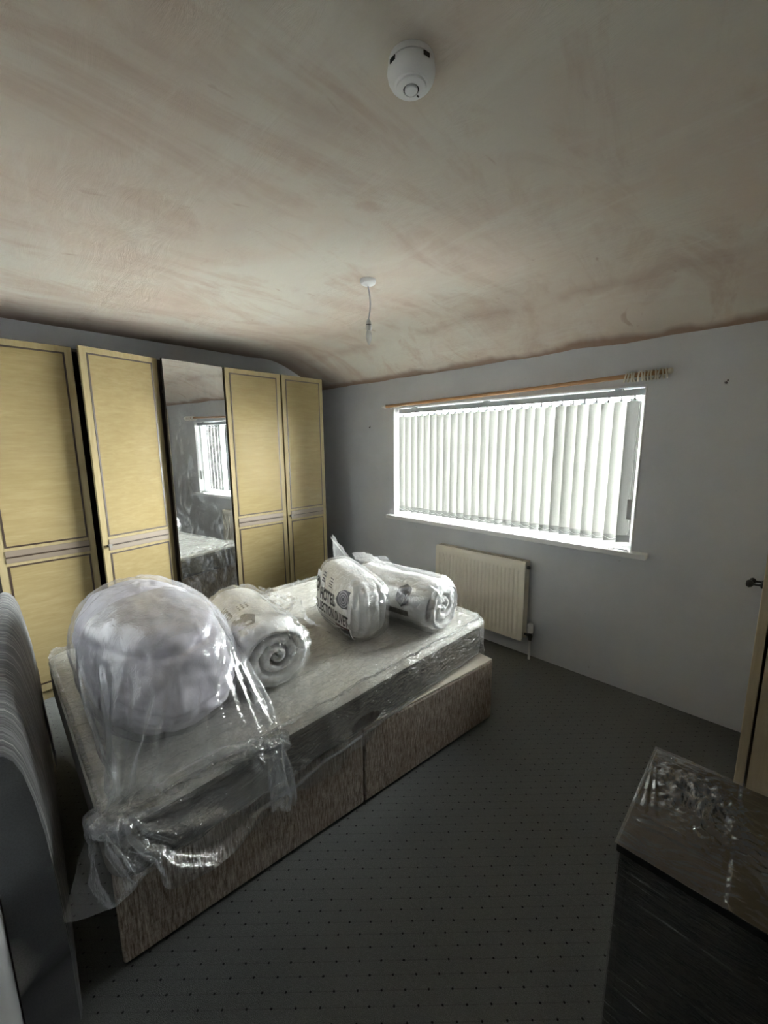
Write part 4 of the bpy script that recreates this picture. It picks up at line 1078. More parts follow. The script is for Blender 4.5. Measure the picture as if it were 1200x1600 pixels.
# trailing film: a draped sheet, its 84 x 80 vertex grid kept as second differences in millimetres
FILM = [
 [
  20,15,1,-1,1,0,-1,1,0,0,1,-1,0,1,-1,1,0,-1,0,1,-18,18,0,5,-18,1,10,-12,8,-2,4,8,-3,51,-23,-45,0,4,-14,44,-21,11,-36,-12,22,21,-21,-48,85,-33,-24,43,-23,-2,15,-32,20,16,-3,-18,15,-6,-25,14,24,-14,-2,8,-2,-6,9,-14,12,-11,11,-8,0,-1,0,0,-1,2,-1,2,1,15,1,-1,1,0,0,0,0,0,0,1,-1,0,1,-1,1,0,-1,2,-5,-14,12,17,-5,-39,12,17,-4,-6,11,11,3,19,17,-47,
  -10,-7,-22,62,-10,-18,-25,-29,73,-25,8,-44,0,73,-49,0,20,-37,40,-12,-9,11,9,-23,15,-8,-9,2,16,0,-17,3,7,13,0,-19,2,-1,2,0,2,-2,0,1,0,1,-1,1,1,15,1,0,-1,1,0,0,0,0,0,1,-1,1,-1,1,-1,1,0,0,1,-3,-17,27,3,-32,-16,36,-4,-22,23,4,13,9,5,5,-40,-26,-4,59,2,-15,-42,-42,96,-23,-9,2,-38,47,-1,-35,29,-11,14,-9,-7,9,-19,18,-4,8,2,-21,25,-28,8,6,5,6,-6,-9,
  2,-1,2,0,2,0,-1,2,-1,1,-1,2,0,16,0,-1,1,0,-1,1,0,0,1,-1,0,1,-1,1,0,0,0,0,1,-2,-3,2,1,-5,-27,26,0,-1,-23,31,13,23,-32,8,-8,-50,52,-1,2,10,-42,-22,2,80,-39,-15,-19,30,3,-21,3,14,-15,15,-14,5,-3,14,7,-14,-13,5,6,2,3,-9,8,1,-19,26,-12,-5,-2,-1,8,0,-1,3,-3,2,1,1,1,15,1,-1,1,0,0,0,0,1,-1,0,0,0,0,0,0,1,-1,1,0,-1,1,-1,
  1,-4,-14,10,-4,4,-15,7,20,17,-16,-7,1,-7,4,7,-1,4,-4,-36,-5,47,2,-47,23,9,-19,10,-11,17,-16,13,-18,-4,24,12,-26,13,8,-15,-1,2,-14,25,-8,-12,16,-17,18,-14,-5,7,2,1,-1,2,1,2,0,1,0,16,-1,1,0,0,0,-1,1,0,0,-1,1,-1,1,0,0,1,-1,2,-1,0,0,-1,1,0,-8,3,-1,5,-28,3,10,21,2,4,-15,3,-4,0,8,5,2,-25,-12,27,-15,0,-2,-10,-9,24,15,-30,-10,32,-6,-16,11,15,
  -5,-9,7,-21,5,13,1,0,2,-14,-7,8,11,-20,17,-2,-1,1,-1,1,-3,0,3,0,1,15,1,-1,1,-1,1,-1,1,0,0,0,1,-1,0,0,0,0,1,-1,0,1,0,0,0,0,0,-3,4,9,-21,-40,21,20,14,18,-19,-14,2,1,0,29,-5,-24,-6,3,-8,-4,1,14,-33,26,10,-28,4,7,22,-14,8,-13,21,-9,-22,23,-18,-7,29,-10,5,-16,8,-6,0,3,4,-1,0,0,-1,1,-3,0,0,0,0,16,-1,0,1,0,0,0,0,0,0,0,
  0,0,0,0,1,-1,1,-1,0,1,-1,0,1,1,-1,-3,-5,18,-12,-13,-28,15,22,30,-23,-1,-22,9,-1,39,-7,-21,-4,-15,4,4,1,2,-25,5,26,-29,19,-11,20,5,-6,-8,6,-12,7,5,-25,27,-21,28,-24,3,3,-1,-1,12,4,-15,2,3,2,1,-3,-4,0,-1,1,15,1,0,0,-1,1,0,0,0,1,-1,0,0,0,0,0,-1,2,-1,1,0,0,-1,0,-2,-1,0,1,0,-2,10,-15,-17,12,20,-10,-18,0,20,-13,35,0,-15,0,-26,0,25,
  -14,-23,17,-18,32,-27,-1,23,-18,26,-3,-15,1,15,-13,-12,20,-25,15,0,2,-12,16,-2,7,-13,6,0,1,1,1,-4,1,2,-8,3,1,16,0,-1,1,0,0,0,0,0,0,0,0,0,0,0,0,0,0,1,-2,0,0,-1,0,0,1,1,-2,-2,-5,7,10,-11,-12,7,5,-15,-12,28,-16,15,16,-7,26,-39,-7,4,-13,-4,-2,16,12,-26,-3,5,-5,27,-6,7,-4,-6,5,-15,8,1,-8,5,-11,19,-1,-1,-6,4,1,-1,1,0,0,0,0,0,-1,-5,
  1,16,0,0,0,-1,1,0,0,0,0,-1,1,1,-1,0,0,0,-1,-1,0,0,0,2,-1,0,0,-2,-3,0,4,0,-3,12,-13,-2,10,-5,-6,-16,1,4,15,42,-17,-13,-31,9,-8,-4,10,-14,31,-22,15,-31,15,13,11,-16,15,-3,-28,28,-16,-3,-3,9,-2,6,3,1,0,-3,0,0,0,0,0,0,-1,-1,0,-3,1,16,0,0,0,0,-1,1,0,0,-1,1,0,0,0,-1,0,0,-1,1,0,1,-1,0,-2,0,-1,0,1,2,-1,-5,3,0,0,8,
  1,-9,3,-4,-16,-14,19,42,3,-29,-27,3,1,-3,12,5,8,-29,3,22,-17,8,-11,12,10,2,-23,13,-6,7,-1,-4,-1,2,6,-2,-1,-2,0,0,-4,9,-1,-1,0,-1,-1,-5,1,16,0,-1,1,0,0,-1,2,-1,0,-1,0,0,1,-2,2,-1,1,-1,0,-1,-1,0,0,1,-1,2,-1,-3,2,1,0,0,-2,1,2,5,-4,-2,-24,17,7,30,-52,26,-24,-15,36,-19,11,-4,3,-19,3,22,-5,-25,-3,23,11,7,-4,-32,25,0,-18,13,-2,-8,13,-2,
  1,-2,1,0,-1,6,-6,1,1,4,-19,7,1,16,0,-1,1,1,-2,0,2,-2,1,-1,0,0,1,-1,1,-1,0,-1,0,-1,1,0,1,-1,1,-2,0,1,0,1,-1,-1,1,-1,0,-2,5,9,-20,-13,28,6,-8,-22,4,-14,3,31,-10,-27,20,-10,-2,24,-7,-17,-8,-5,38,-3,4,-2,-7,-11,4,-2,5,-15,12,3,2,-2,3,-2,1,0,0,0,4,-19,9,2,1,16,0,-1,1,1,-1,-1,1,-1,0,1,-1,1,-1,1,-2,1,-1,0,0,1,0,-1,
  1,-1,1,-1,0,1,-1,1,-1,0,1,-2,0,-2,-5,25,-8,-25,14,5,-13,-7,0,-23,28,14,-18,14,-30,-3,17,27,-8,-8,-21,-9,14,27,-6,10,-23,17,-16,-12,23,-1,-9,-2,7,0,0,-2,1,1,-1,1,-6,1,0,0,1,16,0,-1,1,1,-1,-1,1,0,-1,0,1,-1,-1,1,-1,1,0,0,0,0,0,-1,1,-1,1,0,0,-1,1,0,-1,-1,1,-2,-1,0,-1,-2,25,-6,-22,1,2,-16,-13,-16,42,18,-3,-7,-34,4,-3,38,2,0,-33,-5,
  3,28,4,-9,4,-13,12,-20,21,-6,-6,13,-11,11,-4,-3,0,-1,1,-2,-3,0,0,0,1,16,0,0,0,0,0,-1,1,1,-2,0,0,-1,1,0,0,0,0,0,0,0,-1,1,0,0,0,0,0,-1,0,0,-2,-1,-1,0,0,2,0,1,7,7,-8,-13,-8,-13,-3,15,13,-10,20,-17,1,-38,16,30,4,2,-33,5,2,17,4,5,-21,18,-18,8,8,-24,26,-7,-1,0,0,0,-1,-1,-5,-1,12,-5,-1,0,2,15,1,0,0,0,0,0,-1,2,-1,-1,
  -1,1,0,0,0,0,0,0,0,0,0,0,0,0,0,-1,0,-2,0,-1,-1,0,2,0,2,1,-1,-1,-14,24,-12,16,-22,-7,-14,17,5,-10,-3,15,12,-33,-14,36,-12,9,13,-36,0,30,0,7,-34,19,11,-15,13,-16,3,-3,8,1,1,-1,1,-1,-10,15,-8,0,-1,0,1,16,0,0,0,-2,2,2,-4,4,-2,-1,0,-1,1,0,1,-1,0,0,0,0,0,0,-1,0,-1,0,-2,0,0,1,0,1,2,-1,1,-1,-3,-10,6,0,2,14,0,-14,-14,-15,
  20,-8,23,-18,6,13,-35,11,8,12,0,-27,10,8,8,4,-15,-7,11,10,-2,2,-12,-7,2,1,6,3,-5,7,0,0,-15,10,1,-2,1,16,-1,2,-1,-1,0,4,-3,-2,2,2,-4,0,2,-1,1,-1,0,0,0,0,-1,-1,0,-1,0,0,0,1,0,0,2,-1,0,0,-1,-4,-3,2,-2,-5,19,-8,3,-4,6,-30,-12,41,-6,-14,-11,16,8,-22,19,12,-25,-9,17,-2,12,4,-12,1,-2,10,-3,5,-8,-3,-6,-1,-2,6,3,1,5,3,-19,7,5,-3,
  0,17,-2,2,0,-2,0,4,-3,0,-2,4,-3,0,0,0,0,1,-2,1,-1,-1,-1,1,-1,1,1,0,0,0,-1,1,0,0,-2,-3,-2,-1,1,-1,3,5,0,10,-17,-2,19,-28,-16,8,28,-9,-26,7,25,-19,25,-5,-22,-8,1,21,0,10,-4,-15,12,-4,9,-4,5,-12,-2,-4,-2,-1,3,4,4,7,-12,-9,11,0,1,17,-2,0,1,5,-5,0,-2,4,0,-3,0,1,-2,1,-1,1,-1,0,0,-1,0,0,1,-1,1,1,-1,0,0,-1,-2,-1,-3,-1,
  1,1,1,3,0,0,1,10,-4,-9,1,-23,-9,6,44,-25,-9,-6,-7,28,6,-2,-29,10,-8,8,19,-4,-8,13,-6,2,0,-3,2,-1,-4,-5,-3,-2,-3,2,0,17,-7,-11,9,2,-1,18,-1,-3,2,0,4,-1,-9,6,7,-5,-4,-1,2,-1,0,1,-1,1,-1,0,0,0,-1,1,0,0,0,-1,-1,-2,-2,-1,0,2,2,1,1,0,-1,0,-3,6,7,-12,-5,-18,-10,6,32,5,-13,-30,12,25,3,-8,-24,-1,8,8,6,8,-7,2,1,1,-1,-1,-1,4,
  -2,-5,-3,-7,1,-1,-2,-4,20,-16,11,2,2,18,-2,-1,-2,3,2,2,-7,2,2,4,-1,-4,-4,4,-2,2,-2,0,0,-1,1,0,0,-1,1,-1,-1,-3,0,-1,0,2,2,1,0,0,1,-2,-2,-4,-3,-1,26,-10,-6,-20,-22,16,18,7,6,-19,-11,20,8,-8,-21,-6,6,36,-15,-2,13,-14,-13,20,-6,4,2,0,2,-5,0,-17,3,3,-5,13,-13,15,-11,8,2,17,-1,1,-5,3,3,-2,4,-7,7,-4,6,-7,0,0,-1,0,0,0,0,0,0,0,
  0,-1,0,-4,0,0,1,2,0,1,0,1,-1,-2,-1,-4,-3,1,2,4,0,10,2,-18,-29,5,9,24,4,-15,3,2,2,-18,2,-11,9,19,1,-3,2,-3,0,-19,25,0,-7,3,3,-5,2,0,-21,3,2,7,14,-12,-7,1,0,15,1,3,1,-5,2,-2,-4,7,6,-7,-1,0,0,-1,-1,2,0,-2,-1,2,-2,2,-2,-3,-4,4,2,0,1,-1,1,0,0,-1,-4,-2,-1,-1,2,4,2,-8,7,-2,6,8,-37,-15,15,27,-1,-4,7,-8,-18,2,-2,2,
  11,10,-6,10,-9,0,-8,-12,23,3,-1,-8,4,3,0,0,-15,-8,4,4,18,-6,-10,-5,-3,16,1,1,-1,2,-6,3,6,-1,-8,6,-5,3,-1,4,-8,-1,7,-5,4,-3,-1,-3,1,2,0,-3,3,0,-1,1,-1,-1,-3,-3,0,1,2,1,3,-1,-6,-2,0,12,1,5,-23,-36,25,23,9,-2,-27,15,-11,-7,6,12,-2,14,-8,1,-15,18,-14,-10,17,5,3,-8,4,0,0,2,-14,-6,-3,5,19,-2,-9,-10,1,16,1,0,-1,1,1,0,8,-7,0,-6,
  -6,11,3,-5,-1,-1,2,0,-4,1,-1,0,2,0,-2,-1,0,1,-1,-1,-1,-3,0,0,2,2,2,-1,-2,-5,-1,-1,5,17,-7,-3,-14,-37,22,28,-1,3,-23,-4,4,2,10,4,5,2,-15,8,-8,13,-13,-8,7,13,3,-6,2,0,-2,-1,-6,-9,-1,-2,20,4,-10,-11,0,16,1,4,-8,2,8,-6,3,4,-8,-2,-1,-1,10,-10,9,-5,1,-4,-1,4,-1,-4,1,-4,1,2,1,-2,1,-2,-1,0,1,1,0,0,0,-4,-1,-2,0,0,8,3,3,2,
  -15,-39,24,13,7,10,-31,7,-7,9,4,15,-7,5,-11,5,-5,11,-20,7,-9,20,1,1,-2,-2,-5,4,-5,-9,-3,-2,20,3,-5,-15,1,15,0,3,0,-5,12,0,-13,5,4,0,-6,-1,4,-6,-1,4,9,-6,-6,-1,-1,8,-7,0,0,-4,1,3,-3,2,1,0,-1,0,-2,-2,-1,-1,0,1,1,1,3,-9,17,1,-6,-32,2,1,25,3,-17,0,0,1,9,6,-1,-5,13,-7,-11,13,-20,11,-13,20,0,3,0,-3,-8,4,1,-12,-3,-3,19,5,-4,-14,
  0,16,0,1,1,5,-8,4,0,1,-8,12,-3,-8,5,-1,-4,-7,16,-3,-8,8,-13,12,-4,-4,-3,9,-12,0,7,1,-1,-2,-1,-2,-2,0,1,0,2,1,-1,3,-5,-4,-4,38,-19,-34,3,1,23,-6,-5,-1,-6,8,14,-4,2,-6,13,-19,10,5,-24,16,-15,20,3,-5,5,0,-4,-5,-8,4,-6,-4,17,5,0,-14,1,16,1,-2,4,6,-8,-5,7,5,-9,3,-4,2,6,-6,2,-6,3,-13,22,-3,-8,0,2,-3,-3,-3,3,1,-3,2,-1,-1,-1,-1,
  0,0,3,0,1,-1,-2,0,-2,-7,2,23,-4,-32,12,-16,32,-20,6,-4,0,3,13,9,-14,-6,14,-13,13,-20,14,-18,7,15,-4,2,1,2,0,-15,-1,5,-6,-4,15,4,2,-11,0,16,1,1,5,-13,11,-9,10,4,-15,12,-9,4,-1,2,-4,0,0,0,-11,19,-8,0,0,-3,-1,-2,-2,1,-7,6,1,0,-1,-1,2,1,-1,0,-2,-1,0,-1,-1,0,-1,18,1,-27,-13,21,2,-11,1,-2,21,-20,24,-5,-12,0,21,-16,7,-17,15,-22,15,7,-2,4,
  1,2,-2,-9,-12,7,3,-7,12,5,3,-9,0,16,1,1,3,-10,5,0,6,7,-10,-6,2,5,-7,6,-2,-1,1,0,-3,-3,4,0,0,0,-4,-5,4,-4,-1,-4,5,1,2,0,2,-4,-2,-2,0,1,0,0,2,0,-5,11,14,-14,-40,29,5,-19,14,-7,6,6,8,-5,-11,2,18,-8,2,-19,17,-22,18,1,1,5,1,0,-5,-1,-15,4,2,2,5,6,3,-6,0,16,1,4,-6,5,-8,5,4,3,-3,-5,4,-8,3,0,5,-3,-2,1,-1,-2,1,-1,
  5,-5,0,-5,1,-7,10,-6,-2,4,0,-2,-2,-2,1,1,0,0,2,0,0,-1,-1,8,10,-3,-41,15,15,-28,31,-24,16,4,10,-22,14,-12,23,-11,4,-20,15,-19,20,-3,0,9,-3,3,-4,-6,-11,4,0,8,-4,10,2,-2,-1,17,0,3,1,-6,2,4,-13,9,13,-11,-3,-1,3,0,-3,1,0,1,0,-6,-1,4,5,-3,-6,0,-3,-2,0,5,-8,5,-2,0,0,-1,1,0,1,0,1,-1,0,-1,-1,2,22,-6,-32,-15,33,-24,20,-15,13,6,11,-28,
  15,-9,27,-15,3,-18,14,-17,11,9,-4,7,1,-3,0,-6,-8,0,-3,6,10,-3,5,1,0,17,4,-3,2,-4,1,-1,-1,-1,12,-7,0,0,-5,1,2,-3,4,3,-7,7,-14,4,2,8,-12,-3,7,-11,4,4,-10,7,-1,0,-1,1,0,0,0,0,0,0,0,-1,-4,1,19,6,-30,-26,36,-19,13,-11,11,9,9,-31,16,-3,23,-13,2,-14,-9,19,-17,17,2,4,-1,0,-4,-6,-4,1,-2,-4,15,2,1,1,-1,18,5,-5,-1,0,0,-1,3,-2,3,-5,
  5,-2,-3,1,0,2,0,-2,7,-8,-4,-6,8,-1,6,-7,-4,1,-4,0,-1,5,-3,0,0,0,1,-1,1,0,1,-1,0,-1,0,-3,14,7,-6,-43,12,8,9,-13,8,14,2,-27,22,-10,27,-14,-1,-8,-16,23,-18,16,5,1,1,-1,-6,-4,-3,-1,-4,4,12,1,0,1,0,20,1,-4,-1,2,-3,0,5,-3,-4,13,-5,-6,3,1,-8,4,1,0,8,-6,-3,-9,-2,5,11,-4,-13,6,-2,-3,5,-1,-4,3,-2,1,0,-1,0,0,1,-1,0,0,-3,-2,
  9,19,-15,-23,-11,21,-7,9,-14,25,3,-33,28,-2,9,-8,-3,4,-26,23,-16,17,5,1,-1,0,-8,-2,-3,-2,-5,13,6,0,1,-6,1,18,2,-2,-2,-1,5,-7,8,-2,4,-12,12,-2,-7,2,-2,-1,5,1,1,-6,2,-8,-5,5,9,-1,-4,-2,-5,-3,5,-5,4,0,-1,2,-2,1,-1,0,1,0,0,-2,-2,1,2,11,8,-28,-16,20,-11,20,-21,22,5,-31,27,-1,9,-5,-15,14,-27,20,-13,17,4,1,-1,0,-9,-2,-3,-7,9,8,4,0,-2,-8,
  2,17,2,-4,0,4,1,-3,0,1,-2,5,-1,0,-4,1,-3,0,2,4,-1,-8,3,-1,-12,6,11,3,-11,-5,-3,10,-7,-2,5,-2,0,0,0,0,-2,0,2,1,0,-2,-2,-4,-3,28,-5,-25,-8,6,1,18,-22,21,5,-26,20,7,1,-5,-19,20,-25,14,-6,15,4,0,-1,-1,-9,-2,-10,7,8,5,2,0,-6,-5,-1,19,-2,0,-3,1,4,2,-3,-1,3,-11,14,3,-10,-5,6,-2,4,-3,1,-1,-2,-2,-5,4,-5,11,-5,-5,-1,2,-4,3,-5,3,
  3,1,-2,-1,0,-1,-1,1,2,0,-2,-3,-10,27,7,-10,-38,3,16,-6,7,14,0,-8,11,-9,2,1,-14,19,-24,8,1,13,3,-1,0,-2,-8,-8,-4,12,7,2,1,-2,-7,-3,-1,18,0,-2,-2,2,3,2,-2,-3,-1,4,-6,14,-11,3,-2,-10,13,0,-7,4,0,-9,0,1,-10,20,-7,-2,-2,2,-5,1,-1,-2,3,2,-1,0,0,0,0,-1,-2,-1,4,-3,-8,2,28,-4,-10,-25,-18,20,13,8,5,-10,13,-21,10,-1,-7,14,-18,-5,15,7,3,-2,
  0,0,-12,-9,4,12,5,1,0,-5,-6,-1,1,17,-1,0,1,-2,2,4,-3,1,-3,1,-4,4,7,-4,-4,-9,11,3,-2,-3,-4,-2,-5,5,-8,15,-3,-8,5,1,-8,-1,0,0,3,0,1,0,1,0,0,0,0,-3,-4,3,2,-17,15,24,-15,-7,-23,-7,26,2,3,6,4,-15,7,-14,10,9,-16,-11,20,6,1,1,-2,-6,-8,-9,13,9,2,0,-2,-7,-2,-1,-1,17,0,-1,0,3,-3,2,-1,-3,5,6,-8,-2,0,3,0,1,2,-7,-6,8,-2,-2,
  -6,1,1,3,0,-3,1,-1,-2,-4,2,2,-1,0,1,0,1,1,0,1,0,0,-1,-8,6,-22,22,-4,17,-6,-19,-19,20,14,-9,14,7,-6,0,-28,25,-12,8,-22,21,7,0,1,-4,-10,-8,4,16,-1,2,0,-7,-3,-2,0,0,16,1,-1,1,1,0,-1,1,-1,2,-8,12,-4,-3,0,2,2,-4,1,-7,0,4,-3,-5,2,3,4,-3,-2,-2,1,1,-7,-1,2,-1,0,0,1,1,1,0,3,0,0,0,1,-20,7,17,-24,19,-9,0,-2,-10,18,-2,-8,
  31,-4,-11,-13,12,-3,-7,-14,24,0,3,1,-9,-13,2,19,-2,0,1,-3,-4,-4,0,-4,-1,16,1,-1,0,4,-2,-1,1,-1,1,-2,-7,12,2,-6,-4,7,-5,-1,1,0,-5,1,-2,-5,7,-1,3,-3,0,-3,1,2,0,-3,-2,-1,-2,0,0,0,2,0,1,3,1,-4,-9,12,13,-37,17,-9,13,-7,-3,3,6,-3,38,-17,-16,-8,3,7,5,-25,23,-1,3,0,-18,1,11,7,0,-2,-1,-7,-2,5,-10,-2,-1,16,0,0,0,2,3,-6,0,7,-8,7,
  -5,1,1,0,0,-3,0,-2,1,-1,-3,0,2,-3,2,0,-1,0,-1,-3,2,0,2,-1,-1,0,-3,-1,-1,0,0,0,0,-2,0,0,9,29,-16,-58,20,13,-10,16,-15,6,6,16,-1,16,-8,-20,-21,31,-2,-23,22,-1,5,-12,-8,6,13,0,-1,-1,-10,-1,1,0,-6,0,-1,16,-1,3,-2,0,2,1,-1,-1,-3,4,-1,3,0,-3,-2,1,-3,-1,4,-4,-4,-2,7,0,-2,0,-1,-1,0,-6,6,1,1,0,-2,0,-2,0,-2,-1,1,-2,1,-2,0,-5,
  9,32,-9,-48,-8,12,15,-10,7,-14,28,4,-3,1,21,-24,-32,39,-4,-18,18,-4,-2,-8,-2,17,0,1,-5,-13,5,-1,1,0,-6,0,-1,16,-1,2,2,-2,-3,7,0,-6,-1,2,-6,16,-3,-7,-3,-4,11,-3,-4,-6,-2,10,-2,-3,0,0,2,-2,-5,-3,5,3,0,0,0,0,1,-2,-2,-1,0,0,-4,4,-1,-5,-15,42,-1,-8,-41,-10,23,11,16,-32,28,5,-14,4,0,13,-46,26,13,-2,0,-10,-2,-1,16,-1,-1,-3,-11,-1,4,1,-2,0,-5,-1,
  -1,15,2,-1,3,0,-7,4,2,7,-16,11,0,-1,-3,-2,0,5,-5,0,-2,-3,-2,5,0,1,-2,-4,3,0,-3,0,-3,1,3,3,0,-2,0,1,1,-4,1,-1,1,-8,6,0,-23,9,27,31,-30,-42,-18,27,41,-31,11,13,-16,-4,-3,12,-22,8,7,12,-10,-6,2,15,-5,-2,5,-11,-2,0,-1,-3,1,3,-6,0,-1,15,1,0,4,-2,-2,-3,2,4,-6,11,1,-8,-2,-4,5,-2,-2,1,-1,-4,4,-2,2,-1,-2,1,0,0,2,-2,-3,-2,-1,2,
  3,3,-1,-3,-1,2,0,1,-2,0,-10,2,3,-25,9,45,29,-48,-27,-22,48,9,-21,11,5,-27,8,3,-7,15,-24,16,4,7,2,-10,5,4,-7,-4,-1,-1,2,5,-11,-1,2,4,-1,15,1,1,0,0,2,-10,7,14,-12,-4,6,-1,-9,3,3,-3,-1,2,-1,-4,1,1,1,-2,1,-2,1,0,1,0,-1,-1,-3,-3,0,3,4,1,-2,-5,4,3,0,-2,0,-11,9,-26,0,10,37,29,-41,-24,12,14,-21,2,6,-8,1,-14,14,5,-4,-9,19,9,-9,-3,
  -3,-2,-1,1,2,9,-12,0,-9,2,13,-14,-1,15,1,0,0,-2,5,-7,1,13,-8,4,-2,-8,4,-1,-2,-1,-2,1,2,1,4,-12,-2,5,2,0,0,0,0,0,0,0,0,-4,-2,-2,0,4,3,2,-8,4,-1,3,-4,-6,13,-31,15,-16,7,20,37,-33,2,25,-34,-18,3,25,-29,-13,28,14,-6,-18,21,-1,-4,-4,-2,1,-1,10,-4,-5,-8,15,-13,-4,3,1,-1,16,0,-1,0,0,3,-2,0,2,-5,10,-1,-10,5,-2,-3,0,-4,6,-1,1,-2,0,
  1,-5,-1,0,2,2,0,0,0,1,-1,0,-1,-5,-2,-1,4,3,5,-3,-6,-4,4,3,1,-23,12,-12,-6,25,11,0,13,-5,-11,-9,-14,19,-12,-30,9,46,-2,-7,-14,14,-11,10,-12,4,-1,-7,5,1,8,-16,-2,3,-2,10,-1,16,0,-3,6,1,-11,10,-1,-2,4,-2,-3,4,-5,-2,-2,4,-5,5,-2,1,0,-1,1,0,-2,-4,0,-1,2,1,2,1,-1,0,1,0,-2,-6,-4,3,6,1,4,-16,2,2,18,-23,-19,9,-4,19,17,21,-18,-5,-8,-19,
  12,-14,27,-14,-23,24,-2,6,0,8,-1,-19,4,3,2,-2,9,2,-15,-6,5,4,-5,5,-1,15,1,-2,1,4,-2,-1,0,2,4,-5,-2,-1,-1,1,-5,5,-1,0,-1,2,-2,-1,2,1,-1,-1,-1,-4,-1,0,0,1,2,3,0,0,0,1,-5,-9,1,4,7,-1,2,-17,32,-17,-28,10,5,-33,43,27,-1,-21,-10,-9,-2,4,14,8,-12,-11,-14,26,1,3,4,-21,19,-14,-7,14,-2,10,-23,4,8,-6,4,4,-1,15,3,-4,-1,1,9,-8,1,2,5,-8,
  -1,-1,-5,6,1,-2,-1,1,0,-1,1,1,-1,-1,1,0,0,-1,-2,-2,-2,-2,0,2,5,1,0,1,-1,-1,-11,-2,8,-6,42,-17,-56,46,10,-30,6,0,-56,68,35,-42,4,-19,-12,5,39,-15,-16,15,-23,24,6,-9,-8,17,-24,13,2,7,-26,19,-16,12,0,2,2,0,-2,16,-2,2,9,-22,18,-4,1,-1,3,-8,2,0,-4,6,-4,0,1,0,0,0,0,0,0,1,-1,-1,1,0,0,-2,0,-4,-2,-1,0,2,4,2,1,0,-2,-7,-9,-13,46,26,
  -34,-30,-15,62,-33,-1,4,3,-18,-5,8,4,-16,0,35,-25,-8,30,-10,-15,27,-9,5,-7,-1,-2,3,-14,-6,8,12,7,-13,3,1,1,0,12,9,-9,13,-23,18,3,-7,-3,3,-1,0,-3,1,-1,1,0,0,-1,1,0,1,0,-1,-1,0,1,0,0,0,-1,0,0,-1,-3,-3,-1,0,2,3,3,3,-4,-24,10,-15,35,48,-32,-29,-47,59,-7,-2,4,-7,-5,-1,-14,-5,17,6,-23,10,24,1,-2,2,-1,-2,-2,-7,-4,-7,1,4,7,4,-1,4,-9,8,-8,
  -2,14,1,7,-1,-4,-3,4,-6,1,1,2,-2,-2,2,-3,3,0,0,-2,0,0,0,0,1,1,-1,-1,0,0,1,0,-1,0,1,-1,-1,-4,-2,0,-1,1,12,-10,-22,5,8,-15,24,46,15,-85,-31,70,1,-26,0,17,-17,-6,-8,34,-7,-28,-8,35,9,-2,0,-20,10,-2,-2,-7,1,10,4,-12,11,-1,-3,3,-13,14,-1,16,-1,3,3,-3,-3,1,-3,-1,0,4,0,-3,1,0,-1,-1,0,2,0,-1,-1,-1,0,2,0,1,-2,-1,0,0,2,-1,0,1,
  0,0,-2,-2,-4,0,2,-16,-6,2,20,-15,-2,47,24,-49,-38,7,41,-1,-22,10,5,-19,-9,-2,27,5,-37,12,28,-2,-24,8,0,2,-1,4,8,-5,-12,7,2,4,-2,-1,-8,1,-1,16,-2,4,0,-2,-1,5,-6,0,-5,7,-1,-1,0,0,-1,2,-2,-2,1,2,-1,1,-2,0,-1,0,2,0,0,-5,0,4,0,1,0,1,0,-1,-2,0,-8,-10,-10,-4,11,25,-30,10,20,52,-64,-16,22,0,10,-13,6,-2,-24,-7,35,-10,-19,15,4,4,-5,10,-26,22,
  7,-14,10,-1,-17,10,5,-4,8,-16,13,-6,0,15,-1,1,4,-5,5,-3,-2,2,-2,0,0,0,-1,-1,2,0,0,0,-1,-1,0,0,1,1,-1,-1,-2,1,1,1,-4,-3,3,4,0,0,0,1,-2,2,-2,-13,21,-34,-39,43,37,-49,7,30,49,-73,10,11,-10,16,1,-15,0,-24,25,-13,21,-16,9,-7,-2,14,-15,16,0,-5,6,-17,15,-5,4,-5,2,-3,4,-4,0,14,1,1,-2,0,1,3,-1,-2,-1,0,0,0,0,-2,2,0,0,0,-2,2,0,-1,
  -1,-1,1,1,1,-2,-2,0,2,1,-8,1,5,2,0,0,-2,1,-2,-2,12,-10,-44,-7,33,33,-42,6,23,19,-25,2,0,-4,15,-4,-7,-26,31,-22,21,-26,31,-11,-16,13,10,-11,11,-9,9,-2,0,-1,-1,-2,-3,-1,5,-7,-2,15,1,-1,0,-2,3,-2,3,-2,0,-1,-1,1,0,-1,0,1,-1,1,0,0,-1,1,0,0,-2,-1,-1,2,1,0,-1,-3,6,-7,-4,3,5,0,-5,13,-9,11,-2,-24,-2,-45,30,16,13,-1,-15,14,7,12,-27,3,-1,17,
  7,-9,-15,-4,-2,-2,25,-15,-8,11,0,6,2,-1,1,-3,-3,2,-1,0,0,-1,-11,17,-1,15,0,0,0,0,-1,-1,1,3,-2,-1,0,-1,0,1,-1,2,-1,0,0,-1,0,0,1,0,0,0,-2,-1,-1,1,1,2,1,-6,3,-7,0,10,0,-1,-10,17,2,-21,-26,14,-17,9,7,26,-4,-12,2,10,11,-38,9,16,11,13,-23,-10,-5,-14,38,-26,17,-20,22,-1,0,2,-3,-3,0,2,-1,-2,1,-3,2,6,-1,15,0,0,0,0,0,0,-3,0,3,0,
  -1,-1,0,1,-1,1,1,-1,0,0,0,-1,1,-1,0,1,-1,2,-2,-1,-2,1,0,1,1,4,-10,-1,10,8,-14,-2,28,-37,-27,8,4,1,15,-15,20,7,-21,19,4,-9,-24,20,14,14,-8,-22,-12,26,-12,-6,11,-1,-7,14,-5,6,-6,3,-3,-1,-1,3,-2,1,2,3,-1,15,0,0,0,0,-1,1,0,-1,-2,0,2,-2,1,0,1,1,-1,0,0,0,0,0,0,0,-1,0,0,1,-1,-1,2,0,2,-4,0,3,-10,3,11,4,-14,11,-10,-3,-4,-23,
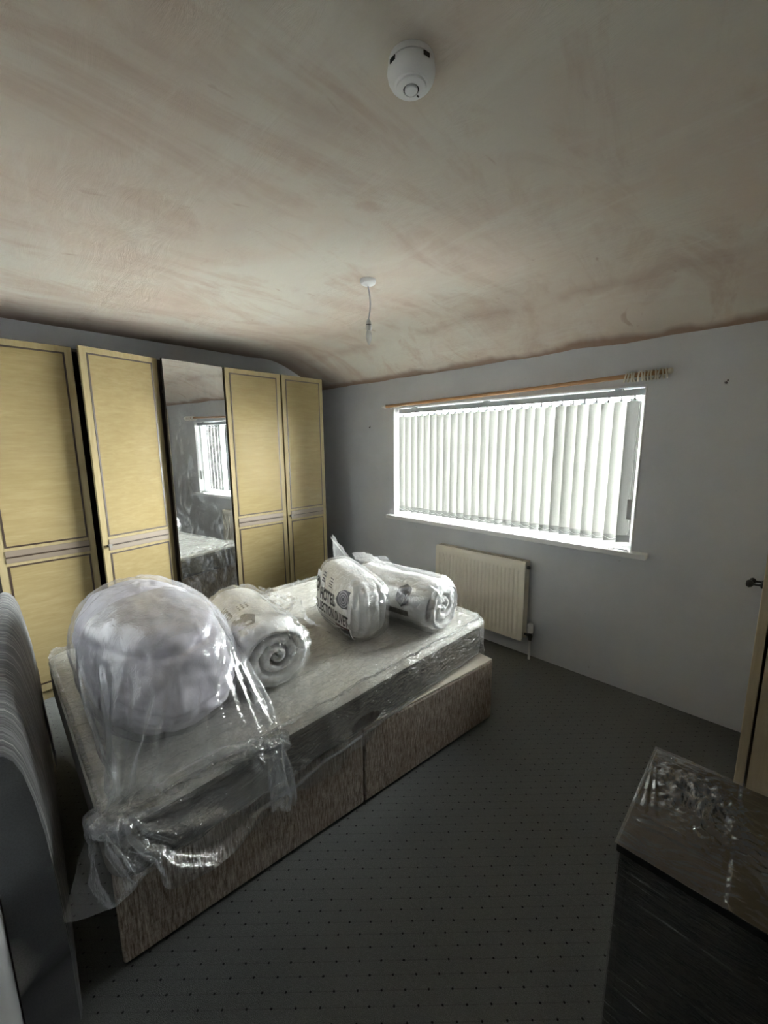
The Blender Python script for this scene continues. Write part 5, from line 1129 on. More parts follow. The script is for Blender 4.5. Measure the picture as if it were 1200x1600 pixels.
  -8,5,29,-7,-1,-23,39,-19,22,-12,-18,17,8,14,-10,-29,10,15,-12,1,9,-25,30,-9,1,7,-8,-2,3,0,-1,1,1,1,2,2,-1,15,0,0,0,-1,1,0,0,1,-1,-2,1,-2,0,-1,1,0,0,2,0,1,-1,0,0,0,0,-1,-1,1,0,1,-1,0,0,0,-4,-8,15,18,-27,7,-9,21,-7,-9,-22,28,-24,-33,4,54,-8,-31,10,23,-4,0,-29,31,-2,23,-22,-20,21,-2,3,-17,12,-2,-7,8,7,0,-6,2,1,1,0,2,-8,4,3,3,
  -1,15,0,0,0,0,0,-1,1,0,0,0,1,-2,1,-2,-1,0,-2,1,0,1,0,2,-1,2,-1,0,1,-1,-1,1,-2,1,-1,7,-12,-16,6,24,25,-37,-3,11,15,-19,-26,17,0,-8,-34,11,26,-7,11,-2,2,1,-13,19,-14,29,1,-41,4,6,24,-6,-13,-4,6,11,-9,6,4,-14,8,-1,2,1,-5,-3,4,6,-1,15,0,0,0,1,-1,0,-1,0,1,0,0,0,0,0,1,-2,0,-2,-1,0,0,1,-2,2,0,1,0,3,-1,0,2,-2,3,1,
  -5,-7,-20,-9,10,70,-61,19,38,-40,-32,16,18,-11,-4,-33,13,0,11,3,3,20,-13,-13,18,13,-22,-8,-9,16,14,6,-24,-1,19,1,-4,-2,1,-3,0,-1,0,-1,0,0,0,-1,-1,15,0,0,0,0,1,-1,0,0,-1,1,-1,1,-1,1,1,-1,1,-1,0,-2,-1,-1,-1,1,2,-1,1,1,-1,3,-2,4,6,-9,-6,0,-5,-14,-26,28,16,1,88,-80,-21,-32,64,-1,-35,7,-29,2,8,7,8,20,-1,-2,-7,3,0,-28,0,26,7,0,-6,1,-2,3,
  -2,5,-4,-1,-1,1,-1,0,-1,-1,0,5,-1,15,0,0,-1,1,1,-1,0,0,0,0,0,-1,1,-1,1,0,0,1,0,-1,1,-2,-1,-2,-3,2,1,1,2,0,3,-1,5,-6,-14,0,10,-14,-21,25,11,-28,24,100,-102,-34,17,61,-48,-20,14,-31,5,24,-12,31,0,-4,0,3,-14,-8,5,6,-2,17,-20,19,-10,2,6,-6,0,-1,2,-2,1,-2,-1,0,4,2,-2,15,0,0,0,-1,1,0,1,-1,0,0,0,0,0,0,-1,0,1,0,0,0,1,0,
  -1,0,-2,0,-3,0,3,6,-4,1,-3,-9,-6,1,10,-2,-18,14,4,-18,12,111,-103,-36,24,8,30,-37,-17,1,-21,25,3,25,-9,-11,26,-6,-14,-8,6,7,-5,-11,13,9,-3,1,3,-14,9,-1,1,1,-2,-1,-2,5,3,-1,-2,15,0,0,-1,1,0,0,0,1,-1,0,-1,1,0,0,0,0,0,-1,1,0,-1,1,1,0,0,1,-3,-1,-2,0,0,-1,-1,7,-8,-9,10,-14,-2,13,7,-23,4,108,-102,13,-34,19,26,-14,-30,7,-15,11,7,14,13,-26,
  20,1,-6,4,-27,31,-20,-2,-8,14,17,-2,-6,-3,1,0,-1,1,-1,0,4,4,-1,-1,-1,14,1,0,0,-1,1,0,0,0,0,0,0,0,0,0,-1,1,0,0,0,1,-1,-1,0,1,1,0,0,2,-4,-4,8,-10,-10,7,15,-13,-10,-3,9,1,0,-18,19,96,-104,9,-3,-11,8,-9,-4,2,1,13,-23,26,-6,17,0,-10,5,-12,-3,-12,31,-29,-3,17,5,0,-8,6,-1,2,-1,1,-1,7,0,0,0,0,-2,14,1,0,-1,1,0,0,0,0,-1,1,
  0,0,0,0,0,-1,1,0,1,-1,1,-1,0,-1,1,0,1,2,-1,0,-4,2,-9,-14,3,27,-29,10,-3,-1,11,-21,8,110,-96,-8,-10,6,3,-25,8,-12,30,4,-24,19,10,-4,2,11,-17,-9,-1,8,5,-18,16,-23,10,15,3,-3,-5,3,0,0,-2,7,0,1,0,1,-3,15,0,-1,1,0,-1,1,0,-1,1,0,0,0,-1,1,0,0,0,0,0,0,1,-1,1,-1,1,0,-1,1,0,0,0,0,-2,-17,-8,2,20,-10,-4,-2,32,-33,-11,126,-93,-9,
  -8,1,-14,13,-21,3,14,8,-13,-12,34,4,-9,7,5,-32,2,7,12,-8,-4,-9,7,20,-17,9,-2,2,1,2,2,1,-4,1,1,1,-2,15,-1,1,-1,1,-1,1,0,0,-1,1,0,-1,1,0,-1,1,0,0,0,0,1,-1,0,1,0,0,0,0,0,-1,0,-3,7,-10,-20,-5,28,-17,12,-5,-4,15,-25,46,36,-56,-13,-5,3,-6,8,-25,7,28,-23,0,-6,33,-4,-1,2,4,-21,-7,2,5,2,-6,11,-6,12,0,0,1,1,0,0,-1,-1,1,-1,-4,
 ],
 [
  685,2,-1,1,-1,0,0,1,-1,1,0,-1,1,-1,0,1,-1,-1,1,-5,0,4,3,-2,-19,8,27,-5,-21,10,-14,-6,21,27,9,-35,-23,11,-19,19,13,-1,-8,10,-9,2,-12,18,-15,26,-20,-2,20,-29,3,0,-1,24,6,-32,26,-25,15,-12,16,-6,2,-8,-2,23,-10,-7,-1,5,-5,6,-6,1,0,2,2,2,0,2,3,1,0,0,-1,1,-1,0,1,0,0,-1,1,0,0,0,1,0,0,0,-5,-5,-4,19,-5,-20,34,-2,-16,8,-16,-9,5,33,17,-13,
  -38,-1,3,-7,17,-5,12,-4,1,-15,15,-7,4,0,23,-40,24,-22,17,-14,3,9,11,-16,7,7,-21,12,-8,8,-3,1,1,4,3,-8,1,3,8,-8,-6,5,2,1,1,0,0,0,2,1,-1,1,-1,0,1,-1,1,-1,1,-1,0,-1,1,-1,1,0,1,0,3,-4,-8,2,10,-15,18,2,4,-9,-3,-15,-14,30,20,5,-34,-3,1,18,-46,36,3,2,7,-17,-10,15,-7,3,16,-2,-19,2,7,-6,-14,25,-12,-2,24,-3,-19,-1,0,12,-5,-2,1,1,-1,-9,
  12,0,1,1,1,0,0,0,0,0,0,1,4,1,0,1,-1,0,0,1,-1,0,-1,1,-1,0,-1,1,-1,0,0,-1,1,-1,1,0,0,-8,1,18,0,3,-6,-21,-14,31,2,10,-9,-11,21,-5,-53,20,19,3,21,-16,-18,6,3,-11,13,16,-19,-10,26,-19,-9,7,16,-3,-2,-4,-3,22,-33,16,-11,21,-18,14,-10,-1,3,5,0,0,1,0,-1,2,-1,0,1,0,7,2,-1,0,0,0,-1,0,-1,0,-1,0,0,0,0,0,0,0,1,0,-1,1,0,1,
  0,-2,-10,12,14,-5,13,-24,-28,28,13,-11,17,-6,-22,27,-33,-13,27,7,9,-12,-17,5,0,8,14,-21,19,-17,13,-17,-22,29,3,5,11,-25,10,17,-30,10,14,-8,-16,21,-10,2,-1,4,-2,4,-2,1,-1,1,1,0,0,0,5,0,0,-1,1,-2,0,0,0,-1,1,0,-1,1,0,0,-1,1,0,1,0,0,0,1,-1,1,1,-6,9,11,-9,14,-25,-9,13,19,-17,16,-17,4,-11,-27,23,20,1,-19,-7,5,5,6,7,-7,-5,11,-9,-9,-3,-12,39,-12,
  13,-30,23,6,-22,11,-13,10,6,-1,4,-7,-2,0,7,-3,-1,0,0,-3,12,-3,-2,0,-5,0,-1,-1,0,-1,0,1,-1,2,-1,1,0,0,1,0,1,0,0,0,0,-1,0,0,-1,0,-4,5,-7,16,12,-26,15,-16,-6,27,-27,19,-5,0,5,-25,10,-6,25,-14,-7,-1,9,1,3,13,-16,0,-13,2,9,-16,29,-23,16,11,-26,10,8,-6,-3,1,12,-11,-3,3,10,-23,15,0,1,0,0,2,5,-2,3,-4,-1,-1,-2,-1,1,1,1,1,0,1,0,-1,
  1,-1,0,0,0,-1,-1,-1,1,0,0,0,1,2,3,0,0,-3,6,-10,2,-3,9,2,-30,15,9,-9,10,13,-8,-6,-13,7,9,-22,8,20,-12,18,0,-18,-11,-9,1,9,24,-2,-13,13,-19,11,-6,2,6,-5,-9,9,4,3,-2,-8,5,0,1,-1,1,-2,3,5,1,0,-6,0,-1,1,-1,0,1,0,1,-1,0,0,-1,-1,0,0,-1,0,0,0,2,1,2,2,0,0,-1,0,-3,5,-10,-3,3,11,2,3,-30,2,6,5,2,23,0,-13,-32,19,7,-7,
  1,1,12,7,-4,-9,-15,2,2,0,20,0,-24,18,-17,22,-13,12,7,-32,19,-5,10,0,-12,11,-4,-1,0,-1,-1,4,-2,0,9,-10,2,1,0,-2,-1,1,-1,1,1,0,-1,-1,0,-1,1,-1,1,1,1,2,1,1,0,0,-1,0,0,-4,-2,-4,2,1,-8,10,20,4,-34,-9,19,0,-20,23,18,-6,-12,-7,-8,6,-2,1,15,0,5,-5,-23,13,-14,12,18,-12,-6,6,10,-25,31,-2,-26,23,-20,9,2,3,4,-5,-2,-1,0,0,0,0,-1,1,-4,-4,
  0,-1,0,1,-1,0,1,0,0,-2,-2,1,0,1,2,0,1,2,0,1,0,1,-1,-2,-2,-2,-3,-1,0,-1,1,4,9,-13,5,12,-16,7,-14,6,-5,5,10,30,-24,-22,-5,3,-1,8,23,-5,-21,21,-12,6,-22,-3,27,-10,7,-9,1,-2,19,-6,2,4,-15,2,2,2,-1,-1,-1,0,0,-2,0,-1,0,0,-2,-2,-2,0,0,0,0,-1,1,-2,-2,1,1,1,1,1,1,1,0,0,1,0,-2,-1,-2,-2,-2,0,0,-2,1,5,7,0,-1,-8,-3,2,
  14,-27,6,6,7,-4,-13,46,-9,-31,-12,7,-11,35,-21,29,-19,-8,27,-10,-5,-19,-3,21,-10,9,-14,17,-1,17,-5,-12,0,-12,17,-9,2,0,-1,0,1,-2,1,-1,0,-1,-1,-3,0,0,-1,1,-2,0,1,0,0,0,1,1,1,0,2,-1,0,-1,-1,-2,-1,-2,0,-1,1,-1,2,1,5,4,-1,-3,-2,-3,-6,3,1,19,-24,-3,12,-14,7,19,0,-9,-16,-18,13,27,0,-6,-13,-1,26,0,-2,-20,-16,6,21,-4,-12,13,9,7,-7,-9,1,9,-17,7,
  -4,1,0,0,0,2,-1,1,-2,1,4,-8,0,-1,1,0,-1,0,0,2,-1,0,0,2,0,1,-1,-1,-1,-2,-1,0,-2,1,0,1,1,2,2,2,2,-3,-4,0,2,2,-6,0,2,-5,17,-21,5,-6,2,2,2,16,-23,-2,1,11,13,-20,0,5,10,8,-1,-8,-16,-10,29,-20,3,9,11,2,3,-2,-17,-4,3,3,-1,-1,1,0,1,0,0,0,1,8,-15,1,-1,0,-1,0,1,0,-1,0,2,1,1,-1,-1,0,-1,-2,-1,0,-1,0,1,0,2,1,
  2,1,0,0,-2,-1,0,1,1,-2,-2,-1,-1,1,-2,10,-5,-3,-9,-11,4,9,16,-13,0,6,13,-18,-5,16,5,-19,20,-3,-20,7,8,-8,-9,13,20,-15,11,-5,-19,16,-4,1,-5,-5,2,-4,9,-1,2,-6,14,-18,3,1,-1,-1,1,0,0,0,1,0,0,-1,1,-1,-1,-1,0,-1,-1,2,-1,1,1,2,1,0,0,1,-1,-1,0,-1,0,0,-2,-2,1,-3,2,1,1,-1,19,-30,3,-15,6,14,16,-10,8,-20,9,-1,-2,9,11,-16,-10,23,-17,3,
  -2,8,-5,11,-19,25,-8,4,-4,-21,16,1,-5,3,-1,0,1,0,-1,3,-1,-5,-1,0,-1,0,-1,1,0,0,1,-1,-1,0,1,-1,-1,0,-1,0,1,1,1,1,0,2,-1,0,0,-1,0,-1,-1,0,-2,-1,0,0,1,0,-1,-1,0,0,18,0,-18,-15,-19,38,5,-10,7,-2,-11,11,7,0,-11,10,-7,-5,8,-7,3,0,-1,10,-3,2,6,-5,1,-16,13,-6,1,1,0,0,0,1,1,4,-10,1,1,-1,0,-1,0,1,0,0,3,-4,1,-3,0,0,
  -1,3,0,0,1,1,0,1,0,-1,1,-2,0,-1,0,-2,0,-1,0,0,1,-1,0,0,1,2,0,-2,2,16,-1,-26,-14,-4,32,-10,9,-10,18,-16,0,25,-24,8,-1,-10,8,4,-16,8,1,5,5,9,-17,17,-13,-10,9,6,-1,-6,0,-1,-6,5,9,-9,-2,4,0,0,-1,-1,-1,2,0,0,-1,3,-4,1,-2,-1,2,2,-1,1,1,0,1,-1,0,-1,0,-2,0,-1,-1,0,0,0,1,-1,0,1,2,1,0,-1,-4,2,-2,2,12,-2,-3,-45,28,18,
  -13,9,-2,3,-9,11,-7,6,-5,-7,16,-12,6,-11,-3,21,-2,-1,7,-7,-5,1,2,-6,4,-1,2,-4,5,-11,9,0,6,-9,0,2,-4,0,-2,1,3,0,-6,5,-1,-1,-1,0,-3,3,3,-1,0,1,-1,0,-1,0,-1,-1,0,0,-1,0,0,1,0,1,2,1,-1,-1,-4,-1,2,-2,2,-3,3,16,-6,-19,-6,11,11,-6,19,-23,4,0,2,-6,0,6,6,1,-16,-5,17,-3,4,11,-13,6,-7,-1,4,0,-3,-1,-2,4,0,0,-2,-6,14,-4,-5,5,
  -6,-1,1,-1,3,-4,2,1,-1,0,-1,-1,-2,3,-1,2,0,-1,-1,0,0,-1,0,-1,1,0,0,1,1,0,1,1,-1,-2,-3,-1,1,1,-1,2,-3,6,-4,15,-25,-5,21,-6,2,14,-10,-2,4,-11,2,-10,14,8,-1,-13,-5,-5,22,-7,11,-5,8,-14,1,4,-3,4,-2,-1,-3,-1,4,1,-1,-8,12,0,-2,-2,-7,0,1,-2,0,6,-7,2,0,-1,0,0,1,-2,-1,0,0,1,-1,1,-1,0,1,-1,1,0,2,-1,1,0,-1,-2,-2,0,1,0,
  0,-2,1,1,1,1,10,10,-16,-43,29,5,7,16,-17,-20,45,-25,-8,6,5,11,-4,-15,-5,-5,7,-2,25,-15,4,0,-6,5,-1,1,2,-1,-3,-1,-5,6,3,-8,9,1,-2,-1,-7,1,0,-3,3,-1,1,-2,1,1,-2,3,-6,2,-4,3,-1,2,0,0,0,1,0,0,0,1,0,-1,-1,-1,-1,-1,0,1,0,-1,0,2,3,1,-1,-2,-4,20,-8,-31,-6,23,10,2,-6,-13,13,20,-13,-6,1,13,-3,-10,-14,-1,6,3,12,2,-8,-3,4,-1,5,-9,
  5,2,-1,-3,1,-1,1,-9,10,4,-3,0,-7,0,2,-5,5,-3,4,-6,4,-1,2,0,-5,1,-3,4,1,-2,-2,-1,2,-1,2,1,0,1,-2,0,-2,0,0,-1,1,-1,1,3,1,1,-2,-1,-4,1,1,11,4,-27,-18,20,25,-9,-8,-5,5,17,-13,15,-11,3,-4,18,-35,3,9,0,1,9,-7,-3,11,-8,1,-2,-2,6,0,-2,0,0,1,-1,-8,16,-11,4,-1,-5,3,3,-1,-2,6,-3,-3,4,-5,5,-3,-2,2,-2,-1,2,-2,1,-1,2,-2,3,
  0,-1,0,-3,1,0,-1,1,2,2,0,1,-2,-2,-3,2,2,0,-3,8,6,-16,-32,28,17,-6,11,-21,7,-8,9,17,-17,14,-12,3,-5,-12,6,4,6,2,-1,-3,-3,2,2,-2,-2,5,-1,-2,-1,2,1,2,-2,1,-4,0,-8,-1,-1,1,0,5,-4,-4,6,-2,-1,-2,2,-1,1,-1,0,3,-1,-2,-3,3,-1,0,-1,-2,0,1,1,2,1,2,-1,0,-2,-3,0,1,1,0,-1,0,1,-1,12,-8,-26,-2,37,-8,7,-16,0,-1,6,25,-21,12,-10,-11,
  4,0,-12,17,0,2,-3,0,-2,1,1,-1,0,1,-1,0,1,-3,3,2,-1,2,-3,-3,-9,0,0,3,-2,1,-6,3,0,-2,11,-17,6,3,0,-1,0,-1,0,-5,6,-2,0,-3,1,1,1,0,4,-1,-1,-1,0,-3,0,2,-1,0,-1,1,1,-2,0,0,2,8,-18,-9,20,1,9,-11,3,-5,15,-16,17,-8,5,-21,12,1,-16,13,4,0,-2,1,0,-1,-1,2,-1,1,-1,0,2,-2,-1,2,1,1,-2,-3,-11,1,0,1,-1,4,-5,-1,-6,1,16,-13,
  -5,9,-2,-1,2,-1,0,-1,-4,1,1,1,3,-4,0,0,2,0,-1,-1,0,0,1,-2,0,1,1,-1,-1,1,0,2,-5,3,-19,7,29,-11,3,-10,8,-4,5,1,-8,9,-3,-12,6,-1,-7,6,7,-2,0,0,0,0,-3,3,0,0,-1,0,2,-1,-1,1,2,0,-1,-5,-11,1,0,1,1,0,-3,0,2,-7,-1,11,-15,7,4,1,-2,0,-2,-1,-1,3,1,-3,-4,-2,5,1,0,-1,0,1,-1,-1,2,0,0,-1,0,-1,1,1,-1,-1,1,11,-19,-25,
  42,4,-6,-9,9,-9,8,0,-4,10,-5,-9,3,-5,4,-1,5,1,-1,1,-1,0,-1,-1,2,0,-1,-1,2,0,0,-1,3,0,0,-4,-12,2,0,-1,2,-4,4,1,-7,3,-2,-2,0,2,1,-4,10,-6,-3,2,0,2,0,-6,2,-3,5,-6,3,2,-1,0,1,1,-1,-1,0,-1,1,0,0,0,-2,1,2,3,-3,-20,11,18,-3,-1,-7,3,-6,10,-1,8,-8,-4,-1,4,-6,0,6,0,1,-1,0,0,0,-1,0,0,1,-1,0,1,-1,0,2,1,0,-4,
  -12,1,1,-1,1,-3,2,4,-8,4,-1,-3,5,-5,0,-1,2,4,-5,2,0,0,-5,7,-7,0,1,4,-7,0,6,0,-1,-1,-1,1,-1,1,0,-1,0,0,0,2,-1,1,1,-13,1,20,-9,4,-5,1,-4,10,-3,8,-6,-11,9,2,-5,4,-9,8,1,-1,-1,1,0,0,-1,-1,5,-5,1,0,0,0,3,-1,1,-3,-12,2,0,-3,1,1,2,-3,3,-3,-2,4,-4,1,4,-5,-7,9,-2,-1,2,-2,1,5,-11,3,-1,3,1,-6,1,2,1,0,-1,1,
  -1,1,0,0,-1,1,-1,0,1,1,2,0,-9,-5,15,2,-6,-4,5,9,-11,10,3,-15,6,2,-5,4,-1,0,-2,3,-2,2,-1,1,-1,1,1,-3,1,0,0,0,3,0,0,-2,-11,1,-2,3,-3,4,0,-3,3,-6,2,2,-3,1,0,3,-4,-2,3,-2,-1,7,-9,3,3,-7,2,4,-4,-2,-2,4,1,-1,0,0,1,1,-1,0,-1,0,0,1,0,-1,6,4,-7,-20,14,7,3,-12,4,12,-9,7,4,-15,3,6,-4,2,0,-1,-2,3,-2,2,0,-1,
  0,2,-2,0,0,-1,0,1,2,1,1,-2,-11,0,0,-1,2,0,0,2,0,-5,0,4,-5,4,-6,7,-4,1,1,-1,-3,1,1,-1,1,0,-5,5,-1,-6,2,-1,2,1,1,1,0,-2,0,0,1,0,-1,0,0,0,1,16,-12,-11,-11,19,2,0,-5,13,-10,5,1,-11,2,5,4,-4,5,-7,2,1,-1,0,1,-1,1,1,-2,0,-1,1,-1,0,3,0,1,-1,-13,0,0,0,0,0,-1,3,0,0,-1,-2,1,-2,-4,9,-2,-8,12,-7,0,-3,6,-11,
  13,-10,8,-8,5,-5,0,-1,3,0,-1,1,1,-1,1,0,-1,0,0,1,-1,2,-2,1,16,-9,-24,9,7,4,-3,8,-6,5,-1,-9,7,-5,7,-3,2,-1,-2,2,-1,1,-1,2,-2,1,0,-1,-1,1,0,1,-1,2,0,1,-12,1,0,-3,2,0,-1,0,-2,10,-8,1,0,-4,7,-8,10,-7,0,2,-1,-1,-3,5,-6,1,0,3,-3,1,-8,7,0,1,-1,0,0,1,-1,1,0,0,0,0,0,0,-1,-4,12,9,-21,-7,6,10,-3,3,-3,5,-1,-6,
  1,6,0,-3,0,2,-4,3,0,-1,0,1,1,-2,1,-1,0,0,-1,2,1,-1,1,2,-12,-2,2,0,-2,2,1,-2,-6,15,-8,-2,3,2,-5,0,-3,9,-10,11,-6,3,-4,-4,-4,-1,9,3,-4,1,-10,6,5,-4,1,-1,0,1,0,0,0,-1,1,0,-1,1,0,1,-3,7,-5,-3,-6,13,-1,-1,-2,2,1,0,-4,6,6,-9,1,4,-5,1,-1,1,0,2,-1,0,-1,-1,1,0,1,-1,1,1,1,0,-14,-1,0,1,-1,0,3,-6,3,3,-3,1,
  3,-2,-5,-1,2,4,-4,4,-2,9,-12,0,-7,-3,14,-2,5,-13,0,8,4,-8,2,-1,0,1,-1,1,0,-1,1,0,-1,1,0,1,0,3,-4,0,-8,3,10,-2,-4,3,6,-7,-7,12,8,-10,-1,3,-5,2,0,0,0,2,-1,0,-1,0,-1,1,1,-2,3,0,0,1,-13,1,-4,1,1,3,-3,1,2,-10,8,5,-6,-2,4,-4,1,0,3,-2,-3,-3,10,-3,-4,-18,19,11,-2,-18,-1,21,-14,-1,3,0,-1,1,0,0,-1,1,-1,0,1,0,0,0,
  1,3,-5,1,-3,-7,15,-1,-2,-2,6,-8,1,5,9,-6,-2,-2,0,-1,1,0,1,1,-1,0,-2,1,0,0,1,-2,4,0,0,-4,-16,-1,4,-6,2,2,-2,2,0,-7,1,6,-7,7,3,-6,1,4,-6,-3,-1,5,9,-10,-2,-15,25,0,-6,-4,-8,17,-5,-5,1,-1,2,0,0,-1,1,-1,0,0,1,-1,1,-1,3,6,-12,3,-2,-9,16,2,-1,-8,3,1,2,1,8,-3,-6,1,-2,0,1,1,0,0,1,-2,0,-1,1,3,-5,2,3,2,-4,-2,
  -15,-1,0,3,-1,-4,2,3,-3,-6,11,-15,5,7,-1,5,0,-5,-1,-7,7,-3,-9,18,-2,-14,1,16,-4,-2,-19,18,7,-11,1,-2,2,0,-1,0,1,-2,2,-1,1,-1,0,0,-1,7,1,-11,4,-10,10,6,3,-6,-8,7,2,6,3,-5,-4,1,-2,0,1,0,2,0,-1,-1,-1,1,3,-4,0,2,4,-2,-4,-1,-13,-1,0,0,2,-2,0,-1,1,-3,2,3,-3,-4,-4,25,-14,-6,9,-6,-5,2,2,-2,9,-8,-15,17,5,-1,-8,-3,11,-4,0,-3,
  1,-1,0,1,0,-1,0,0,1,-1,1,0,-4,5,10,-1,-21,1,0,17,-1,-5,-3,6,1,4,2,-8,-1,2,-1,-1,0,3,0,0,-2,1,-2,2,2,-4,0,4,2,-4,-3,0,-12,-2,1,1,-3,3,-1,1,-6,5,6,-13,14,-9,-7,21,-12,-6,6,0,-6,6,-5,1,4,0,-6,3,2,0,2,-3,-2,2,0,0,0,-2,1,-1,1,-1,0,1,-1,0,0,1,-1,3,5,5,-15,-6,-6,15,5,-4,-1,7,-14,28,-14,-2,-3,0,2,-1,-2,4,1,-2,
  0,-1,0,4,-4,-1,2,3,0,-6,1,-1,-13,-1,0,0,-1,0,-1,4,-3,4,-1,-12,12,8,-11,7,-15,6,3,-1,-5,3,3,-9,9,4,-10,0,8,-4,-2,5,-4,1,1,-1,-1,0,0,-1,0,0,0,0,0,1,-1,0,1,5,-2,7,-10,-5,3,-14,22,-7,3,3,-9,12,0,8,-15,2,0,0,-1,3,1,0,-3,-2,3,3,-5,1,2,3,-5,-2,0,0,-13,-1,0,0,-2,2,-1,4,-3,1,-1,3,-11,15,-6,0,-9,8,-2,6,-19,16,-7,2,
  2,8,-12,4,1,-1,-1,1,1,0,-1,0,-1,1,0,-1,1,-2,-1,1,-2,0,2,1,-4,16,-6,-8,6,-7,3,-17,25,-11,7,6,-5,-15,19,6,-7,-9,2,3,-3,7,-4,2,-4,0,8,-9,1,2,2,0,-5,0,0,0,-13,-1,-1,2,-3,3,-1,0,-1,6,-11,11,-15,19,-7,-7,0,2,-1,0,0,5,-3,-1,3,1,-4,1,1,0,1,-2,1,0,-1,-2,1,0,1,0,0,1,-1,-1,-2,-2,0,-3,8,11,-11,4,-8,4,-6,-11,24,-10,2,13,
  1,-5,-16,13,-3,-2,-1,4,-1,3,1,-3,-2,8,-5,0,-2,-2,5,-4,-1,0,0,1,-13,-2,1,-1,0,2,1,-2,-3,3,-4,5,-1,-3,8,-9,1,-4,2,5,-3,3,-1,-1,4,0,-4,2,-1,0,0,-1,-1,0,0,1,-1,1,-1,0,0,1,0,0,1,-1,-2,-5,-1,15,-11,12,-6,-5,-6,-4,25,-20,15,5,1,-14,-11,17,10,-18,-1,3,2,5,1,-6,8,-5,-3,5,-3,-1,-1,0,1,-5,5,2,-13,-1,-1,0,-1,2,3,-5,3,-6,0,5,
  1,-1,4,-9,0,-2,4,1,2,-2,3,0,-1,0,-2,1,-1,1,1,-1,-2,1,-1,0,1,1,0,-1,0,0,0,-1,-1,1,-1,2,2,0,-2,-7,8,-3,-3,-6,26,-23,29,-19,-1,2,-12,13,5,-13,5,-2,0,8,-1,-3,6,-8,0,6,-6,1,-1,1,0,14,-16,-3,-12,-2,0,2,-6,5,-1,2,-2,-4,7,-4,0,-2,8,-9,-1,4,1,-1,-1,3,4,3,-9,0,-1,1,2,0,-1,7,-10,-3,2,1,1,1,1,0,0,-1,1,-2,1,0,-2,-2,
  8,2,-10,-5,8,-6,5,16,-21,-1,13,-10,8,23,-26,2,2,-11,4,2,5,7,-12,7,1,-8,4,2,-5,10,-10,4,10,1,-17,-3,-13,-2,1,-2,1,-2,2,0,2,-8,10,-3,-3,1,-4,4,2,4,-11,7,-1,0,9,-10,3,-3,0,0,0,2,1,4,-4,-3,-5,0,0,2,2,1,1,0,0,0,-1,1,0,-2,1,2,3,-15,10,-14,17,3,10,-32,1,5,18,9,6,-22,-1,-8,9,5,1,-12,14,-2,-5,-1,0,-1,9,1,-2,0,-3,13,-19,-4,
  -13,-2,0,0,-1,0,7,-11,1,3,4,-5,3,-3,0,1,1,1,-5,5,3,-4,5,-6,1,0,0,0,0,1,2,-1,1,-1,0,-3,-4,-2,0,1,2,3,0,1,0,-1,1,0,-6,8,-2,21,-25,-8,-2,18,14,-16,-22,14,8,13,-19,9,-12,-2,25,-11,-10,15,-13,11,-13,5,-1,4,4,0,0,4,3,3,-21,-3,-13,-2,-2,3,-1,-1,2,-3,2,-2,-2,1,5,-1,-1,0,-1,1,0,2,0,3,-5,-1,0,2,2,-1,-1,-1,-1,2,1,0,0,1,
  -1,-3,-5,-2,-3,4,5,0,2,-1,0,4,-5,-12,3,30,23,-41,-19,21,-5,10,-13,-12,17,-3,2,-3,-6,9,24,-20,0,-6,10,-11,2,1,3,4,0,4,7,-2,-2,-2,-18,14,-12,-4,2,0,-1,1,-2,0,2,-5,5,-2,3,2,-1,-4,2,3,-4,2,0,4,-3,-3,-1,3,0,0,0,-1,-1,1,0,2,1,-1,1,0,-1,-4,-8,-1,3,2,3,3,-4,7,-1,-10,-7,15,19,17,-10,-30,-3,4,-7,-6,16,-25,40,-17,7,-5,-10,22,-16,16,-17,0,
  1,12,3,-6,9,-2,3,0,-7,1,-2,-13,-12,-3,-1,3,0,-3,2,-4,1,-2,4,5,-4,-3,3,0,4,0,0,-1,-3,-3,2,4,3,-3,0,-2,-3,0,0,-1,2,1,2,1,0,-1,0,1,-1,-8,-4,3,-2,3,13,-18,0,11,9,-30,18,5,28,-21,-14,27,-30,-12,29,-7,-7,1,13,7,-14,-18,21,-7,-3,5,10,-4,4,0,3,1,-8,-4,6,0,8,-5,-12,-3,2,-3,3,-2,-3,3,-4,2,-2,10,-6,-1,2,4,1,-1,-1,-4,2,-2,5,-4,
  3,0,1,-1,-1,-1,-2,-1,0,-1,1,2,3,0,-1,0,1,0,-3,-7,-3,4,-2,11,-9,4,-10,3,-4,0,23,-2,-11,-2,17,-3,1,-2,-12,12,-12,17,-6,-7,-8,7,10,1,-2,-4,7,2,-4,-11,-4,14,5,2,-8,-1,-11,-2,0,-2,0,3,-5,4,-5,5,-1,-1,0,1,2,5,-1,-1,-2,-1,1,-1,0,1,-3,2,1,0,0,-1,1,0,-1,-2,-2,0,0,3,3,1,-5,5,0,0,-4,-4,0,1,-3,-8,-2,2,-7,5,23,6,-13,5,0,-5,
  12,4,-5,-3,-15,15,8,-18,1,5,3,2,-13,14,1,-8,-3,-2,1,13,4,-10,1,0,-11,-2,1,-2,0,-2,3,-4,3,-3,1,5,1,-6,8,-2,2,-7,4,-1,1,-2,1,1,-1,-2,1,2,1,-1,-1,0,0,2,-1,-1,-4,0,0,4,4,-5,1,3,5,4,-13,0,-8,-2,-3,-2,10,-29,24,26,-14,-5,21,-38,27,8,3,-21,19,-13,5,-6,-13,13,8,-4,1,0,-2,-2,1,-8,8,12,-12,2,0,1,-12,-5,4,1,-5,2,-2,4,-7,5,0,3,
